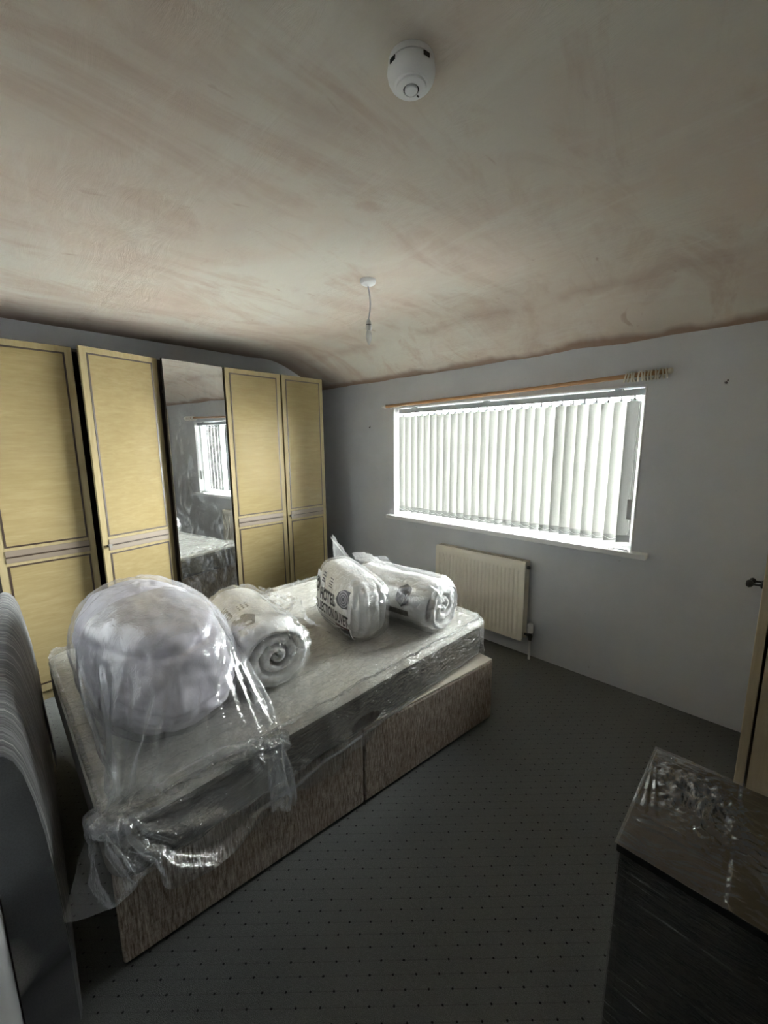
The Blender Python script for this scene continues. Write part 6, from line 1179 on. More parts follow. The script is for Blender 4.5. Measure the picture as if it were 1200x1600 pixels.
  1,-4,7,-6,3,-2,4,-3,-2,2,-4,1,1,2,-1,-1,1,1,1,0,-2,-1,1,1,1,-2,-3,-2,2,6,-2,-5,12,20,-27,-6,3,-4,3,4,-12,3,-40,50,-4,11,-12,-12,4,26,-4,8,-19,13,-3,-23,8,17,-21,13,-1,1,-1,5,-6,-12,20,-6,1,-1,2,0,-11,-2,1,-2,-2,0,-1,4,-1,0,2,4,2,-8,5,-8,10,-2,-3,1,0,1,-4,-2,0,2,1,1,-1,1,0,1,0,1,-1,-3,1,3,0,-3,-2,0,1,8,-7,20,-3,-14,
  -16,16,-13,10,7,13,-30,3,-33,36,0,-11,11,24,-11,-2,5,-9,-3,7,-9,-5,3,3,16,-15,6,-5,3,1,2,1,4,-7,-7,14,-12,-1,-2,-1,2,-8,11,-3,0,1,5,0,-6,1,-3,8,-4,-1,2,0,0,0,-1,-2,-2,-2,0,1,3,0,1,-1,1,1,1,0,-2,-1,-1,2,2,-3,2,-5,1,1,25,-8,-21,-8,25,-65,44,23,53,-70,-9,-11,10,8,0,22,-25,22,3,-16,-1,-3,-5,12,-3,-2,3,-3,11,-6,-9,11,2,2,3,-13,10,7,
  -9,-2,-2,0,3,1,-8,9,1,3,-9,-1,9,-2,-2,-7,6,-1,2,1,1,0,1,-1,-1,-3,-3,-2,1,1,1,2,1,0,0,1,1,1,-3,-2,-1,1,0,0,-15,15,12,3,2,-18,-20,-8,40,-22,25,22,-18,-24,-4,8,-15,28,4,-6,-7,-2,8,-13,7,4,-16,22,-16,17,-17,5,8,9,-12,-2,-3,12,2,-3,-7,-2,-3,-1,6,-1,1,2,3,-5,-8,7,3,-2,-1,6,-8,-1,0,1,3,1,2,-1,1,-1,-1,-4,-2,-2,-1,1,4,2,-1,1,
  0,2,1,0,-2,-4,-6,-12,-2,23,18,-7,-22,38,-49,-20,65,-11,-21,21,16,-24,5,-25,1,22,9,-14,6,0,-10,-5,-3,2,22,-17,-11,17,-5,11,7,-19,5,2,3,7,1,0,-8,0,-4,0,3,-2,7,-5,3,-5,4,1,-3,2,-1,-2,5,0,-7,-1,0,1,2,2,2,1,0,0,-2,-3,-4,-3,-1,4,3,2,0,-1,0,3,1,0,0,-39,9,23,14,14,-28,-4,6,-24,35,14,-31,20,-3,18,-26,-12,13,3,-3,-11,20,-3,-7,-8,7,-1,-3,-2,
  1,19,-15,2,8,5,-19,16,-10,14,-7,6,-4,-3,-1,4,-1,2,-1,-1,1,-5,4,-1,4,-1,0,3,-1,-2,2,-3,-3,-2,0,0,1,2,2,3,0,0,-1,-4,-7,-1,1,4,3,2,-1,-2,1,0,9,-21,-27,36,12,-7,39,-58,-5,13,5,12,14,-22,18,-8,-2,-9,5,-2,-5,0,13,4,-10,-7,-9,11,3,11,-13,-9,19,2,-8,10,-15,13,-2,-7,8,-7,-6,-1,2,-5,2,4,-2,-1,-1,2,0,0,-1,3,-3,0,2,1,0,0,2,-4,-3,-1,
  0,-2,1,0,4,3,1,0,0,-9,-4,0,1,6,-1,2,1,10,-15,0,-7,-15,34,-9,2,37,-47,-23,18,19,31,-33,10,-13,-4,5,11,-9,4,4,-3,-1,-14,-2,-1,25,-13,-10,8,15,-6,-2,-1,-1,0,0,-1,-2,9,-9,-5,0,-3,3,1,-3,2,0,-1,-2,4,-2,3,-3,3,-1,-1,1,2,-2,1,0,0,-2,-2,-1,-2,-2,0,1,4,3,1,3,-3,-14,4,-1,2,2,8,2,-25,17,3,-21,8,17,-8,6,4,14,-40,7,51,-43,7,5,-24,11,
  18,3,-23,20,-10,10,-7,-21,16,-15,11,14,-10,0,-1,4,1,-1,0,0,-1,1,10,-19,-6,-1,1,-2,1,1,-1,3,-1,-1,-1,-3,4,3,0,-5,1,1,0,2,0,1,-1,1,-1,-1,-2,-2,-3,0,0,0,1,4,3,9,-17,-6,4,7,8,-9,-20,0,22,-2,-14,6,10,-3,8,-1,26,-23,5,-36,19,1,21,-31,15,8,4,0,-16,3,-6,-8,14,-5,4,-1,2,0,3,2,1,-6,3,1,1,4,-4,-14,-7,-2,1,0,1,0,-1,1,-1,4,-1,-1,
  -1,0,4,-1,-4,0,-1,0,2,0,2,0,1,-1,0,-2,1,-2,-3,-2,1,1,2,2,1,0,-12,1,30,-12,-22,-12,16,-2,9,-13,-3,19,6,-8,2,25,-20,-10,-5,3,33,-15,-27,19,-4,16,-8,-8,-17,14,-9,16,13,-25,6,1,12,-15,10,0,4,-8,5,-1,-5,-8,-1,-3,0,1,0,0,2,1,0,-1,3,-2,0,3,0,-1,-1,-2,-1,0,-1,0,1,1,1,0,1,1,-5,4,0,2,-5,-3,-1,4,3,3,-14,-5,32,-9,-28,10,19,-11,-36,3,
  24,8,-8,16,-7,4,5,-15,6,11,12,-25,3,-8,1,33,-22,-13,1,-10,18,2,5,5,-19,12,-17,23,-6,-1,0,-1,-2,0,-2,-6,1,-3,1,-1,0,-1,1,1,1,1,2,1,-1,1,-1,0,0,1,0,-1,-1,-2,0,0,0,-1,2,2,2,-2,0,-1,1,-3,-4,7,-9,-4,23,-2,-2,-21,-14,47,0,-31,-6,-19,4,24,20,-26,6,16,-17,9,10,3,3,-5,-35,13,19,10,-20,-9,2,9,-10,20,-11,17,-21,0,5,5,-4,1,0,-1,2,-2,-1,-6,
  0,-1,-1,0,0,-1,-1,0,0,1,2,0,2,1,0,2,0,-2,-2,0,1,1,0,0,-1,-1,-1,0,1,1,1,0,1,-3,-12,14,-8,-9,6,31,12,-56,-14,58,-2,5,-44,7,11,-62,51,26,-28,3,26,-18,17,-39,39,-2,-28,13,12,24,-37,-18,8,9,-6,23,-1,-10,-8,6,0,1,2,-1,1,0,0,0,0,-4,-4,0,0,0,1,-3,0,-1,-1,0,0,1,0,1,1,2,1,1,2,0,-3,-2,-1,-1,0,1,1,1,1,0,0,-1,-2,0,2,0,
  2,-15,6,-24,18,47,-61,39,43,-44,-30,3,32,-27,-54,48,19,-2,-1,-1,21,-26,-18,36,-21,6,20,11,-23,-32,16,2,5,7,1,-8,2,1,-5,7,1,-1,0,2,-1,0,1,1,-1,0,0,1,-1,1,-1,-1,-1,-1,-1,0,0,1,0,0,2,0,2,2,2,1,-1,-2,-4,-3,-1,3,2,-1,-1,3,-4,4,9,-2,-19,9,-3,-1,-60,68,3,-6,104,-78,-50,-5,43,3,-30,-50,42,20,2,-7,23,-12,-13,12,13,-32,37,-2,-22,-9,-6,6,-3,28,-20,1,
  16,-19,8,3,2,-7,4,1,1,2,-1,-7,0,-1,0,0,1,1,0,-1,1,-2,1,-2,-1,-1,1,-1,1,0,1,1,2,1,2,1,0,0,-4,-2,0,1,-1,3,-3,-1,0,4,-20,-4,24,-4,-46,48,11,-10,2,98,-94,-39,15,48,-32,-17,-41,37,15,0,19,-11,-5,17,2,-12,13,-6,-25,1,0,1,16,-5,7,-16,8,2,10,-11,-3,4,2,2,1,2,-9,-2,-2,0,0,0,-1,0,1,1,-1,1,0,0,-2,0,-1,-1,0,-1,1,0,1,1,0,3,
  0,1,2,0,2,-4,-5,-2,10,-6,-3,-10,-18,9,13,6,-12,16,20,-28,5,90,-77,-15,-26,36,6,-16,-14,-45,44,30,8,-27,5,-1,6,1,18,-9,-29,2,4,15,-23,23,0,0,2,-14,4,1,1,0,2,4,3,-10,-2,-1,-5,2,-1,-1,0,0,-1,0,2,-1,1,0,0,0,-1,0,-1,-1,-1,0,0,1,-1,-1,1,3,0,3,5,2,-2,-1,-5,-10,-1,2,-6,-17,15,-8,12,30,5,-34,3,99,-99,24,-30,-24,14,1,20,-13,7,12,0,-5,-5,13,
  7,-6,4,-9,-14,-6,18,-16,16,-4,8,-2,5,-12,0,0,0,-2,-1,12,-10,0,0,0,-4,1,0,0,0,-1,1,-1,1,0,-1,1,-1,0,1,0,-1,0,-1,1,-2,1,-2,-1,-1,1,2,0,5,3,2,-2,1,-3,-12,-6,10,-1,-23,-15,43,24,-14,-22,10,98,-95,-17,41,-50,-41,35,29,-4,5,16,-8,-21,17,5,-6,11,-10,9,-29,13,-10,14,0,-15,27,1,-14,-3,-2,0,1,-1,0,0,1,0,0,0,-1,-1,1,1,0,-1,1,0,0,-1,1,0,
  -1,1,-1,1,-1,1,-1,0,1,0,-2,-1,-2,1,-1,3,-1,3,1,1,0,11,-21,-9,-4,30,-42,7,31,16,-21,-11,-2,112,-85,-33,20,2,-62,22,20,23,-5,-9,4,10,-19,13,10,-7,10,-3,-28,2,14,9,-17,5,12,-8,-10,9,-5,0,1,-1,0,1,-1,1,0,-1,1,-1,1,0,0,0,1,0,-1,1,-1,1,-1,1,-1,0,1,-1,0,1,0,0,1,-2,-1,0,0,1,0,0,-2,-1,1,8,3,-23,-12,8,11,-17,30,16,-3,-35,1,110,-75,-33,
  -3,24,-49,-1,28,23,3,-29,-1,34,-27,19,-2,-20,24,-1,-12,-15,23,-16,7,14,-15,-4,17,-12,-5,0,1,1,2,1,-3,0,1,0,2,0,-1,1,0,0,0,0,0,1,-1,0,0,1,-1,0,0,0,0,0,0,0,0,1,-2,0,1,0,3,4,-2,-6,-3,-4,8,6,-25,-3,10,-2,5,29,3,-28,-12,51,20,-61,-17,46,-26,-39,-1,54,5,-28,-6,11,26,-23,2,10,-6,8,-20,-2,3,4,17,-23,8,15,-20,1,0,0,2,0,0,-1,0,0,0,1,
 ],
 [
  315,-2,1,-1,1,-1,1,-1,1,-1,1,-1,1,-1,0,0,1,-1,0,1,-28,24,11,-12,6,-10,11,-14,12,13,-3,-13,2,-5,15,13,-26,-13,11,3,-4,12,20,-22,-20,20,7,4,-22,-3,25,-27,31,-15,-9,11,0,-5,1,-2,-10,19,-8,3,-7,-13,3,8,1,-1,-3,-5,4,-3,3,-4,1,0,0,-1,0,0,1,-1,13,-1,-1,1,-1,1,0,-1,0,0,0,0,0,0,0,0,1,1,-1,-2,-5,-19,19,11,-6,3,-17,19,-6,1,14,-14,6,-11,14,-4,
  -2,-7,4,4,-12,11,29,-22,-24,20,-18,37,-19,-11,10,-5,5,10,-10,-13,15,-15,23,-1,-26,-4,24,11,-23,-12,9,-3,-1,10,4,-15,1,0,1,-1,0,-1,1,-1,0,1,-1,0,13,-1,0,-1,1,0,0,-1,0,0,0,0,-1,1,-1,1,-1,0,0,0,0,-4,-21,25,5,-9,-1,8,0,-10,9,4,-10,9,1,2,-13,1,-3,22,-15,-1,34,-26,-14,-9,16,16,7,-28,-2,12,-13,30,-20,-1,-6,26,-27,18,-15,-2,8,-5,2,-6,-1,-4,0,20,-20,10,
  -11,1,-1,0,1,-1,1,0,-1,1,-1,1,13,-2,0,1,-1,0,0,0,0,-1,1,0,-1,1,-1,1,-1,2,-1,0,-1,-3,-4,8,-1,-25,14,13,6,-3,-22,17,4,-6,10,-4,1,-12,7,10,-4,1,11,-16,5,-13,6,5,10,-14,-5,-6,26,-9,-10,-6,19,-3,12,-25,10,-15,5,12,-8,-9,18,-16,3,-2,5,1,-9,0,0,2,-3,1,-1,1,-1,1,0,1,10,-2,0,1,-1,0,1,-1,1,-1,-1,0,0,-1,1,-1,-1,1,-1,1,0,0,2,0,
  0,-5,-25,26,6,0,-7,-8,12,-1,7,-1,1,0,-9,17,-12,-2,10,-8,8,-3,-18,45,-33,-24,21,11,-6,2,-9,-5,28,-12,6,-13,1,-5,0,-2,17,-24,15,-8,6,-5,-6,2,1,-3,3,-3,0,-1,1,-1,2,-1,0,1,13,-2,0,1,-1,0,0,-1,-1,0,0,-1,1,-1,1,-1,1,0,1,0,1,1,-2,0,-1,-2,-20,15,8,2,6,-15,-12,18,9,5,-4,-6,-3,5,3,-14,3,9,4,-6,-14,18,11,-30,17,-1,2,-8,12,-15,4,8,11,-16,
  -13,15,-13,8,-4,-7,22,-19,1,-2,6,-9,3,6,-7,-2,1,-1,0,1,3,-2,0,-1,12,-2,0,0,-1,0,-1,1,0,-1,1,0,-1,0,0,-1,1,-1,0,1,0,0,1,0,0,-2,-2,-17,10,13,1,-2,-8,1,10,7,-7,1,-2,-1,1,-3,-4,-5,24,-15,-22,25,10,3,5,-15,-17,16,8,1,-13,-7,12,-5,-2,5,-1,-8,-5,13,-1,-12,10,-11,1,0,0,12,-14,1,0,-1,1,0,2,-1,2,-2,12,-2,-1,0,1,0,-1,0,0,-1,1,-1,
  -1,1,-1,0,1,0,0,0,0,-1,0,1,1,1,-4,-5,-16,14,29,-35,16,-3,4,6,-7,-1,12,-9,-3,1,-5,-1,-5,11,-12,24,3,0,14,-32,-1,10,6,-2,-10,-8,24,-23,20,-19,-1,19,-15,-4,6,2,-2,-12,3,0,0,1,4,-6,-1,1,0,1,-1,1,1,1,12,-2,0,-1,1,-1,0,0,-1,1,0,-1,1,-1,0,-1,0,0,0,0,1,0,1,-2,-1,-2,-2,1,4,1,5,-20,2,12,5,0,2,-10,19,-11,-9,3,-9,6,5,-10,0,20,
  7,16,-13,-21,-5,12,3,6,-1,-14,15,-28,21,-3,-10,7,-11,20,-11,-1,-9,6,-4,1,0,-3,0,0,0,1,0,-1,0,0,4,-5,14,-3,1,-1,1,-1,0,0,0,-1,1,-1,0,0,-1,1,0,0,0,-1,0,-2,-1,-1,0,2,2,2,0,-3,-7,11,-14,-2,19,6,-13,6,4,0,0,-35,24,-6,12,-17,20,10,6,2,-10,-24,11,-12,25,10,-22,11,-11,-3,-8,27,-15,2,-8,5,-9,5,2,-8,-1,1,1,-3,0,1,-1,0,0,0,0,0,0,2,
  13,-2,-1,0,1,0,-1,0,-1,1,-1,-1,1,0,0,0,0,-2,0,-2,0,0,1,2,1,0,-1,-2,-2,-1,6,3,-8,-1,-7,18,-4,-3,1,9,-4,-10,-9,20,-6,-7,30,4,-16,3,-18,2,12,-11,-6,19,0,-6,11,0,-25,3,10,1,10,-24,21,-15,-12,7,0,1,-1,-1,-1,0,0,1,-1,0,0,0,0,0,12,-2,0,-1,1,-1,1,-2,0,1,-1,1,-1,0,-1,0,-2,0,-1,1,1,0,1,-1,0,-2,0,0,3,3,-2,-6,4,0,1,-8,
  15,-18,12,-2,-1,3,0,-5,11,-5,29,-16,-15,4,-3,-5,6,9,-6,7,-17,13,6,4,-11,-18,20,-15,29,-17,1,-17,1,0,6,-5,-1,0,-1,0,1,2,-1,-1,1,-1,0,1,13,-2,0,-1,-1,2,-1,0,0,-1,0,0,0,-1,0,-1,1,-1,1,-1,-1,0,-2,1,0,1,1,2,-1,-2,1,1,-1,1,1,0,0,-23,17,0,-1,14,-6,-7,9,0,32,-18,-12,-28,32,-9,9,-8,13,-13,-17,29,6,-1,-26,24,-16,-3,2,7,7,-23,-2,8,-4,-2,
  1,-1,0,1,-2,5,-4,0,0,3,0,-3,13,-2,0,-1,0,0,1,-2,0,0,0,-1,0,0,0,1,-1,0,-1,-1,0,-1,1,0,1,1,-1,-1,1,0,1,0,-1,1,0,-1,0,-3,-27,25,6,-4,12,-15,6,12,18,-14,-13,3,1,-11,5,17,-18,8,-8,-10,29,11,-18,1,-19,9,-3,16,-14,-2,-10,6,-5,2,0,-1,1,-1,0,1,-1,1,2,2,-4,0,13,-2,0,0,-1,0,0,0,-1,0,0,-1,1,-1,0,-1,0,-1,0,0,0,1,1,0,
  -1,0,1,-1,0,1,0,-1,1,-1,0,0,-2,-3,-2,-27,29,4,6,-10,15,21,-27,14,-10,1,-8,0,-1,18,-16,-3,-6,5,12,13,6,-38,15,-10,10,1,-4,2,-7,3,-7,-2,0,1,0,1,-2,1,-2,2,3,-3,-1,0,12,-1,-1,0,-1,0,0,-1,1,-1,0,0,-1,0,-1,0,-1,0,0,1,0,0,0,0,0,1,0,-1,1,0,0,-1,0,-1,0,-2,-2,1,-1,0,-23,12,19,2,26,-24,1,7,-10,-1,8,-31,26,27,-37,7,-16,13,2,19,
  10,-31,2,-12,6,10,-10,6,-7,16,-19,8,-10,7,-4,-1,-1,0,1,-2,0,1,-1,1,13,-1,0,-2,1,-1,0,-1,0,-1,1,0,-2,0,0,1,-1,1,-1,1,-1,-1,1,0,0,0,0,1,-1,0,-1,0,-3,0,-1,-1,1,0,3,0,-16,1,23,-4,13,-3,-5,5,-4,9,-5,-32,5,47,-22,-10,14,-24,16,16,6,-37,4,5,-12,21,5,-21,13,-7,7,-11,-3,1,0,0,0,-1,-1,2,4,-4,-1,0,16,-3,1,0,0,-1,1,-2,0,0,-3,2,
  0,-1,1,-1,0,1,-1,1,-1,0,1,-1,0,0,-1,1,-2,-1,-1,-1,-1,1,1,1,2,2,-2,0,-7,-17,16,12,1,9,4,-22,20,7,5,-48,10,10,20,-5,11,-37,2,26,4,-6,-18,1,0,4,3,7,-6,-10,-5,3,1,-1,0,0,2,-1,-1,5,-5,-2,1,-1,13,-2,0,-1,0,1,-1,0,0,-1,-2,0,1,1,-1,-1,1,-1,0,-1,1,0,-1,1,-1,-1,0,-2,0,-1,1,-1,2,1,2,0,0,0,-3,-6,2,-12,10,2,9,-3,38,-26,
  -2,-13,12,26,-60,18,21,12,5,-40,-2,13,21,-24,18,-11,-15,0,15,-2,8,-8,-11,0,0,-1,1,2,-3,7,-4,0,0,-2,1,-2,14,-4,2,-1,2,-2,0,0,-1,1,-2,0,-3,4,0,-1,1,-2,1,-2,0,0,-1,-1,-1,0,0,0,0,1,0,2,0,0,1,0,-2,-2,-3,1,-2,-4,-7,8,10,3,7,25,-22,-19,7,20,6,-43,30,9,-3,-21,-11,13,21,-22,24,-34,2,13,-12,19,-15,12,-15,-1,0,0,0,-1,1,0,2,6,-5,-4,1,0,
  12,-3,1,-1,2,-3,1,1,-1,0,-1,-2,-1,1,1,0,0,-1,0,-1,-1,0,-1,-1,1,0,0,1,0,0,0,1,0,0,-1,-3,-2,0,0,-1,4,5,-15,-10,22,1,4,34,-30,-8,-2,9,13,3,-6,3,-28,-7,12,24,-6,-3,12,-34,8,-10,21,-14,7,-5,6,-10,0,-1,2,-1,0,-1,1,9,-8,1,-2,-1,12,-2,0,-1,0,3,-3,0,0,0,-2,0,0,-1,1,-2,0,0,-1,-1,1,-1,1,-1,1,1,-1,1,0,0,-1,0,-2,-1,-2,-1,
  1,1,1,2,1,-2,4,-27,8,20,8,23,-16,-15,-14,17,10,6,7,-30,0,-15,28,13,-3,-21,8,-6,9,-13,-5,6,1,-5,2,-1,-3,0,-1,1,3,-1,-2,6,-6,2,-2,-1,10,-1,1,-3,0,1,0,-1,0,0,-1,-4,1,5,-5,0,0,0,0,-1,0,0,0,-1,1,0,0,1,-1,0,-2,-1,-1,-1,-1,2,2,1,0,1,-2,-1,-3,-25,25,8,21,-1,-8,13,-49,19,15,9,1,-10,-19,-8,31,13,-3,-26,-4,17,-17,6,-10,11,-7,1,0,3,
  -3,-2,-2,1,0,1,0,6,-6,2,-3,0,11,0,-1,-2,2,-2,1,0,-1,-1,1,0,-5,2,-1,0,1,0,-2,1,-1,-1,1,0,0,0,-1,0,-1,-1,-2,0,0,2,2,0,1,-1,1,-2,-1,-3,-1,-3,-19,30,7,24,-13,10,-45,8,10,17,-1,-14,0,-13,25,4,12,-20,-17,-3,15,-14,3,4,-3,0,1,0,4,-6,0,0,-1,-2,4,-3,4,0,-4,0,15,-4,1,2,0,-2,2,-1,-1,2,-3,1,-3,-1,-2,3,-2,-1,1,1,-2,1,0,0,
  0,0,-1,-2,-2,1,1,1,0,2,-1,1,-1,-1,-1,-3,-1,0,3,1,-19,8,16,23,3,-15,9,-39,18,-4,18,-5,-13,6,18,-3,7,-6,-25,4,-4,1,-1,5,3,0,-8,2,5,-6,1,1,4,-6,0,-2,10,-10,1,0,12,-3,1,-2,0,4,2,-5,0,0,-1,-1,0,-1,0,-1,-1,3,0,-4,-1,1,0,1,-1,-3,-2,2,2,1,-1,1,0,0,1,-2,-2,-2,0,-1,1,3,2,-5,-13,6,9,13,24,-2,-12,-40,14,17,-11,12,-5,1,17,-2,
  -20,11,-9,2,-11,0,-2,6,-1,3,-2,-5,2,1,2,-1,-4,5,-3,-2,8,-6,-3,2,11,0,-2,-1,0,-2,0,1,10,-10,9,-19,8,2,-3,2,-1,-2,-2,2,1,-1,-2,-3,4,-1,0,-1,1,0,1,-1,0,0,-2,-2,-1,2,0,1,3,-2,-3,-1,-13,7,11,7,26,-5,-1,-33,-8,17,25,-30,12,9,-1,2,-25,10,11,-9,-13,9,-8,7,-6,5,6,-11,4,-2,2,1,-6,2,3,-3,6,-2,-6,3,10,-1,0,1,-3,2,2,-14,6,4,13,-11,
  -12,9,-5,4,-3,1,-1,-1,0,-1,2,-1,1,-1,-1,-2,1,1,-2,1,-2,0,-2,2,1,0,2,0,-2,-2,0,-2,5,-26,23,10,18,15,-13,-37,0,15,18,3,-22,10,13,-10,-28,10,28,-27,-4,9,-9,3,-3,9,4,-10,3,-1,-2,0,-3,2,1,1,0,5,-8,2,7,1,-2,1,1,-2,0,-2,-1,-3,-9,15,2,-5,1,-1,-5,2,2,-8,2,4,-2,0,-8,9,-5,1,2,-1,0,-1,0,-1,1,1,-1,2,-2,-1,-1,-1,1,-1,4,-19,12,9,
  24,13,-6,-39,-1,7,19,2,-15,13,8,-15,-22,6,30,-27,-3,11,-11,1,1,5,2,2,-5,-1,-4,2,-2,0,1,3,-1,5,-6,-2,7,2,-1,-2,5,-7,0,4,-6,1,0,-4,-1,4,3,-4,1,0,-4,1,-2,2,0,-7,-2,5,6,-10,2,4,-3,2,0,1,-1,-1,0,-2,0,0,0,1,-1,2,2,-13,-10,30,22,-7,2,-3,-21,-8,12,19,-22,24,3,-27,-2,-9,29,-16,-11,15,-12,1,2,3,0,3,1,-4,-5,1,0,-1,1,2,0,5,-4,-4,
  7,1,-1,0,4,-7,2,1,-4,0,3,-1,-4,-3,-4,9,2,-5,4,-4,-2,1,-3,2,-8,-3,10,0,-6,2,4,0,-1,-1,-1,0,-1,-1,1,1,0,1,0,1,1,-4,-3,-14,44,0,0,2,-24,-10,3,31,-24,29,-2,-30,3,-9,24,-19,2,7,-10,0,2,3,2,-4,5,2,-6,-4,0,-1,1,2,0,4,2,-9,4,2,1,-6,3,0,-1,0,1,-1,-1,-2,5,-8,-2,1,-3,2,5,-1,-2,-3,-2,11,-18,7,-8,1,16,-9,-3,3,0,-2,1,-1,
  0,0,1,1,0,0,-1,0,1,-2,-17,15,27,-10,20,-5,-22,-19,17,24,-27,29,2,-36,4,-5,24,-20,17,-22,6,0,-2,6,-3,2,0,3,4,-13,1,-1,1,1,1,4,3,-10,7,0,-1,2,-1,0,0,-2,4,-6,2,-5,5,1,-3,1,-8,-1,3,7,-3,-5,-3,2,3,-7,2,-6,10,-7,0,3,0,0,0,0,0,1,0,-1,0,0,-1,-1,1,-1,-23,31,5,5,2,26,-14,-39,2,33,-12,14,-5,-25,0,3,17,-20,20,-23,8,-1,-3,4,-2,3,
  2,5,-5,-7,1,-1,-1,1,1,5,5,-11,7,-1,0,-1,3,0,-3,4,-3,1,-3,-2,1,3,-4,-1,0,-2,-2,4,-1,-2,0,1,-2,-2,-3,1,-7,7,1,-4,4,0,0,1,0,-1,0,-2,1,-1,1,-1,1,-1,-21,22,13,8,-5,27,-11,-22,-14,34,-24,22,-12,-19,5,-4,15,-11,22,-28,8,0,-3,0,0,6,2,5,-12,-1,1,-3,1,-1,2,4,6,-8,5,-1,1,1,-3,3,-2,0,2,-3,0,-4,5,-3,1,-3,-2,1,1,-3,-1,1,3,0,
  -2,-4,1,-7,-4,5,9,-8,2,0,1,-1,-1,0,0,1,-1,1,0,1,-1,1,0,-25,28,12,12,16,-22,-2,-17,17,-15,23,-12,-16,0,2,10,-15,29,-30,8,-1,-1,-1,0,10,-4,5,-8,-4,1,-2,1,1,-2,6,5,-5,6,1,-2,1,-2,1,0,1,0,1,-8,5,-2,6,-9,2,-1,-1,1,-1,-4,-2,2,5,1,-4,-5,1,-5,-1,7,-5,2,1,0,-1,1,0,-1,1,0,0,1,-1,0,1,-1,-12,4,19,22,6,-17,-1,-18,21,-21,24,-12,-14,
  1,-4,13,-9,21,-27,7,0,-4,6,-4,10,3,-9,1,-6,0,-1,1,0,3,-1,6,2,4,2,-2,-1,-1,-1,1,2,3,-5,-1,-2,3,1,-3,-2,2,-1,-3,6,-6,-1,-12,10,7,-2,-7,-4,3,-3,-4,12,-9,3,0,1,0,0,0,0,0,0,1,-1,1,0,0,-3,-11,15,27,4,-8,-3,-19,24,-24,21,-11,-7,-5,-1,9,-6,14,-20,5,2,-2,2,0,9,-2,-1,-7,-3,-1,0,1,0,2,5,1,0,5,0,0,-2,0,0,1,0,0,4,-4,-5,
  1,4,-4,0,-1,4,-2,-5,7,-9,-4,-5,17,-1,-8,0,-7,2,-6,9,2,-3,0,0,0,1,0,0,0,1,-1,1,0,0,1,-6,-9,18,16,8,-3,1,-25,27,-26,21,-12,-5,-5,-1,6,-2,2,-8,12,-8,-2,2,4,4,1,-2,-8,-2,-1,0,1,-1,7,1,1,-1,4,3,-5,-3,2,2,-1,-1,5,-4,5,-7,2,-4,4,-2,-3,0,1,6,-5,-3,-5,-9,9,10,-3,-5,-5,-1,-1,-1,6,-2,0,0,0,1,0,0,1,-1,0,1,-1,0,1,-3,
  3,-12,31,3,1,6,-30,31,-25,16,-10,-4,-4,-7,12,-7,1,4,7,-13,1,0,7,3,-2,0,-9,-1,-1,0,2,0,6,1,1,-7,1,-1,2,-5,3,-1,0,2,0,2,-6,3,-2,-1,-2,4,-6,1,3,6,-8,-7,2,-6,-3,16,0,-6,-7,5,-7,0,3,0,1,0,1,0,1,-1,0,0,1,0,0,-1,1,0,-3,4,3,22,-10,8,-18,21,-23,21,-16,-1,-6,-6,10,5,-13,13,-4,-7,0,3,6,2,-1,-3,-8,0,-1,2,-1,3,6,1,-4,-6,
  -2,2,-3,-3,3,2,-1,-2,1,-1,-2,4,-3,-4,9,-9,5,-7,5,2,-3,-7,-3,2,-7,16,-3,2,-13,1,1,3,-4,1,3,-1,-1,2,-1,0,0,0,1,0,0,-1,0,1,-6,-1,18,20,-22,9,0,3,-14,15,-12,-6,0,-1,1,5,-10,17,-14,-3,0,5,9,-2,-3,-3,-5,-2,3,-3,2,6,3,0,-9,-1,1,-1,1,-1,0,0,2,-1,-5,2,3,-4,2,2,-9,3,3,1,-2,-2,-1,-1,-2,-8,0,13,-3,-1,-7,-1,6,-4,-2,3,-2,1,
  3,0,-1,-1,1,-1,0,0,1,0,-1,1,-3,-13,15,16,20,-22,12,-2,-21,22,-18,-12,18,-11,1,27,-33,19,-16,1,-2,7,10,-4,-4,-2,-6,0,1,-1,4,5,3,-7,-5,0,-3,-2,1,1,1,-2,3,-4,-2,0,5,-5,4,-5,-4,7,2,1,-9,1,-2,1,0,-9,-2,13,-3,-4,-2,3,-2,2,-3,0,0,0,1,2,-1,0,0,0,0,0,-1,0,1,1,0,-7,2,-3,31,-9,20,-8,-28,24,-25,1,16,-12,4,24,-34,14,-14,6,-3,6,10,-9,
  -1,0,-7,2,-2,2,4,4,0,-7,-3,-1,1,-2,1,0,0,1,-1,1,0,-4,4,-7,10,-5,3,-5,-3,5,-1,-8,3,2,-6,-7,0,9,4,-2,-10,2,7,-2,-7,2,1,-1,3,-1,1,0,1,0,0,1,-1,-2,0,1,3,1,-9,0,7,8,19,19,-51,28,-25,-9,23,-14,15,16,-33,11,-13,10,-5,5,6,3,-9,-6,-1,3,-3,6,2,3,-5,-6,0,-1,-1,-1,0,0,0,0,1,-2,-1,3,0,-2,-2,0,0,0,0,2,2,-3,-9,4,-4,-3,
  -4,2,11,-7,0,0,1,0,-4,0,1,1,0,0,0,0,1,1,0,2,-1,2,-3,-2,4,7,-12,3,-8,19,19,6,-35,19,-27,11,0,-8,15,13,-6,-21,-2,12,-5,8,-3,8,-12,-6,4,-3,6,1,2,0,-8,0,-2,1,0,-2,1,0,1,1,-4,1,2,0,0,-4,1,-1,-3,8,-6,2,-1,-1,-2,-5,1,-5,-3,6,6,-3,-1,-2,-1,2,-1,-4,2,0,0,0,0,0,1,0,0,2,1,2,0,1,-4,-5,19,-9,20,-24,14,5,-10,-8,5,-11,
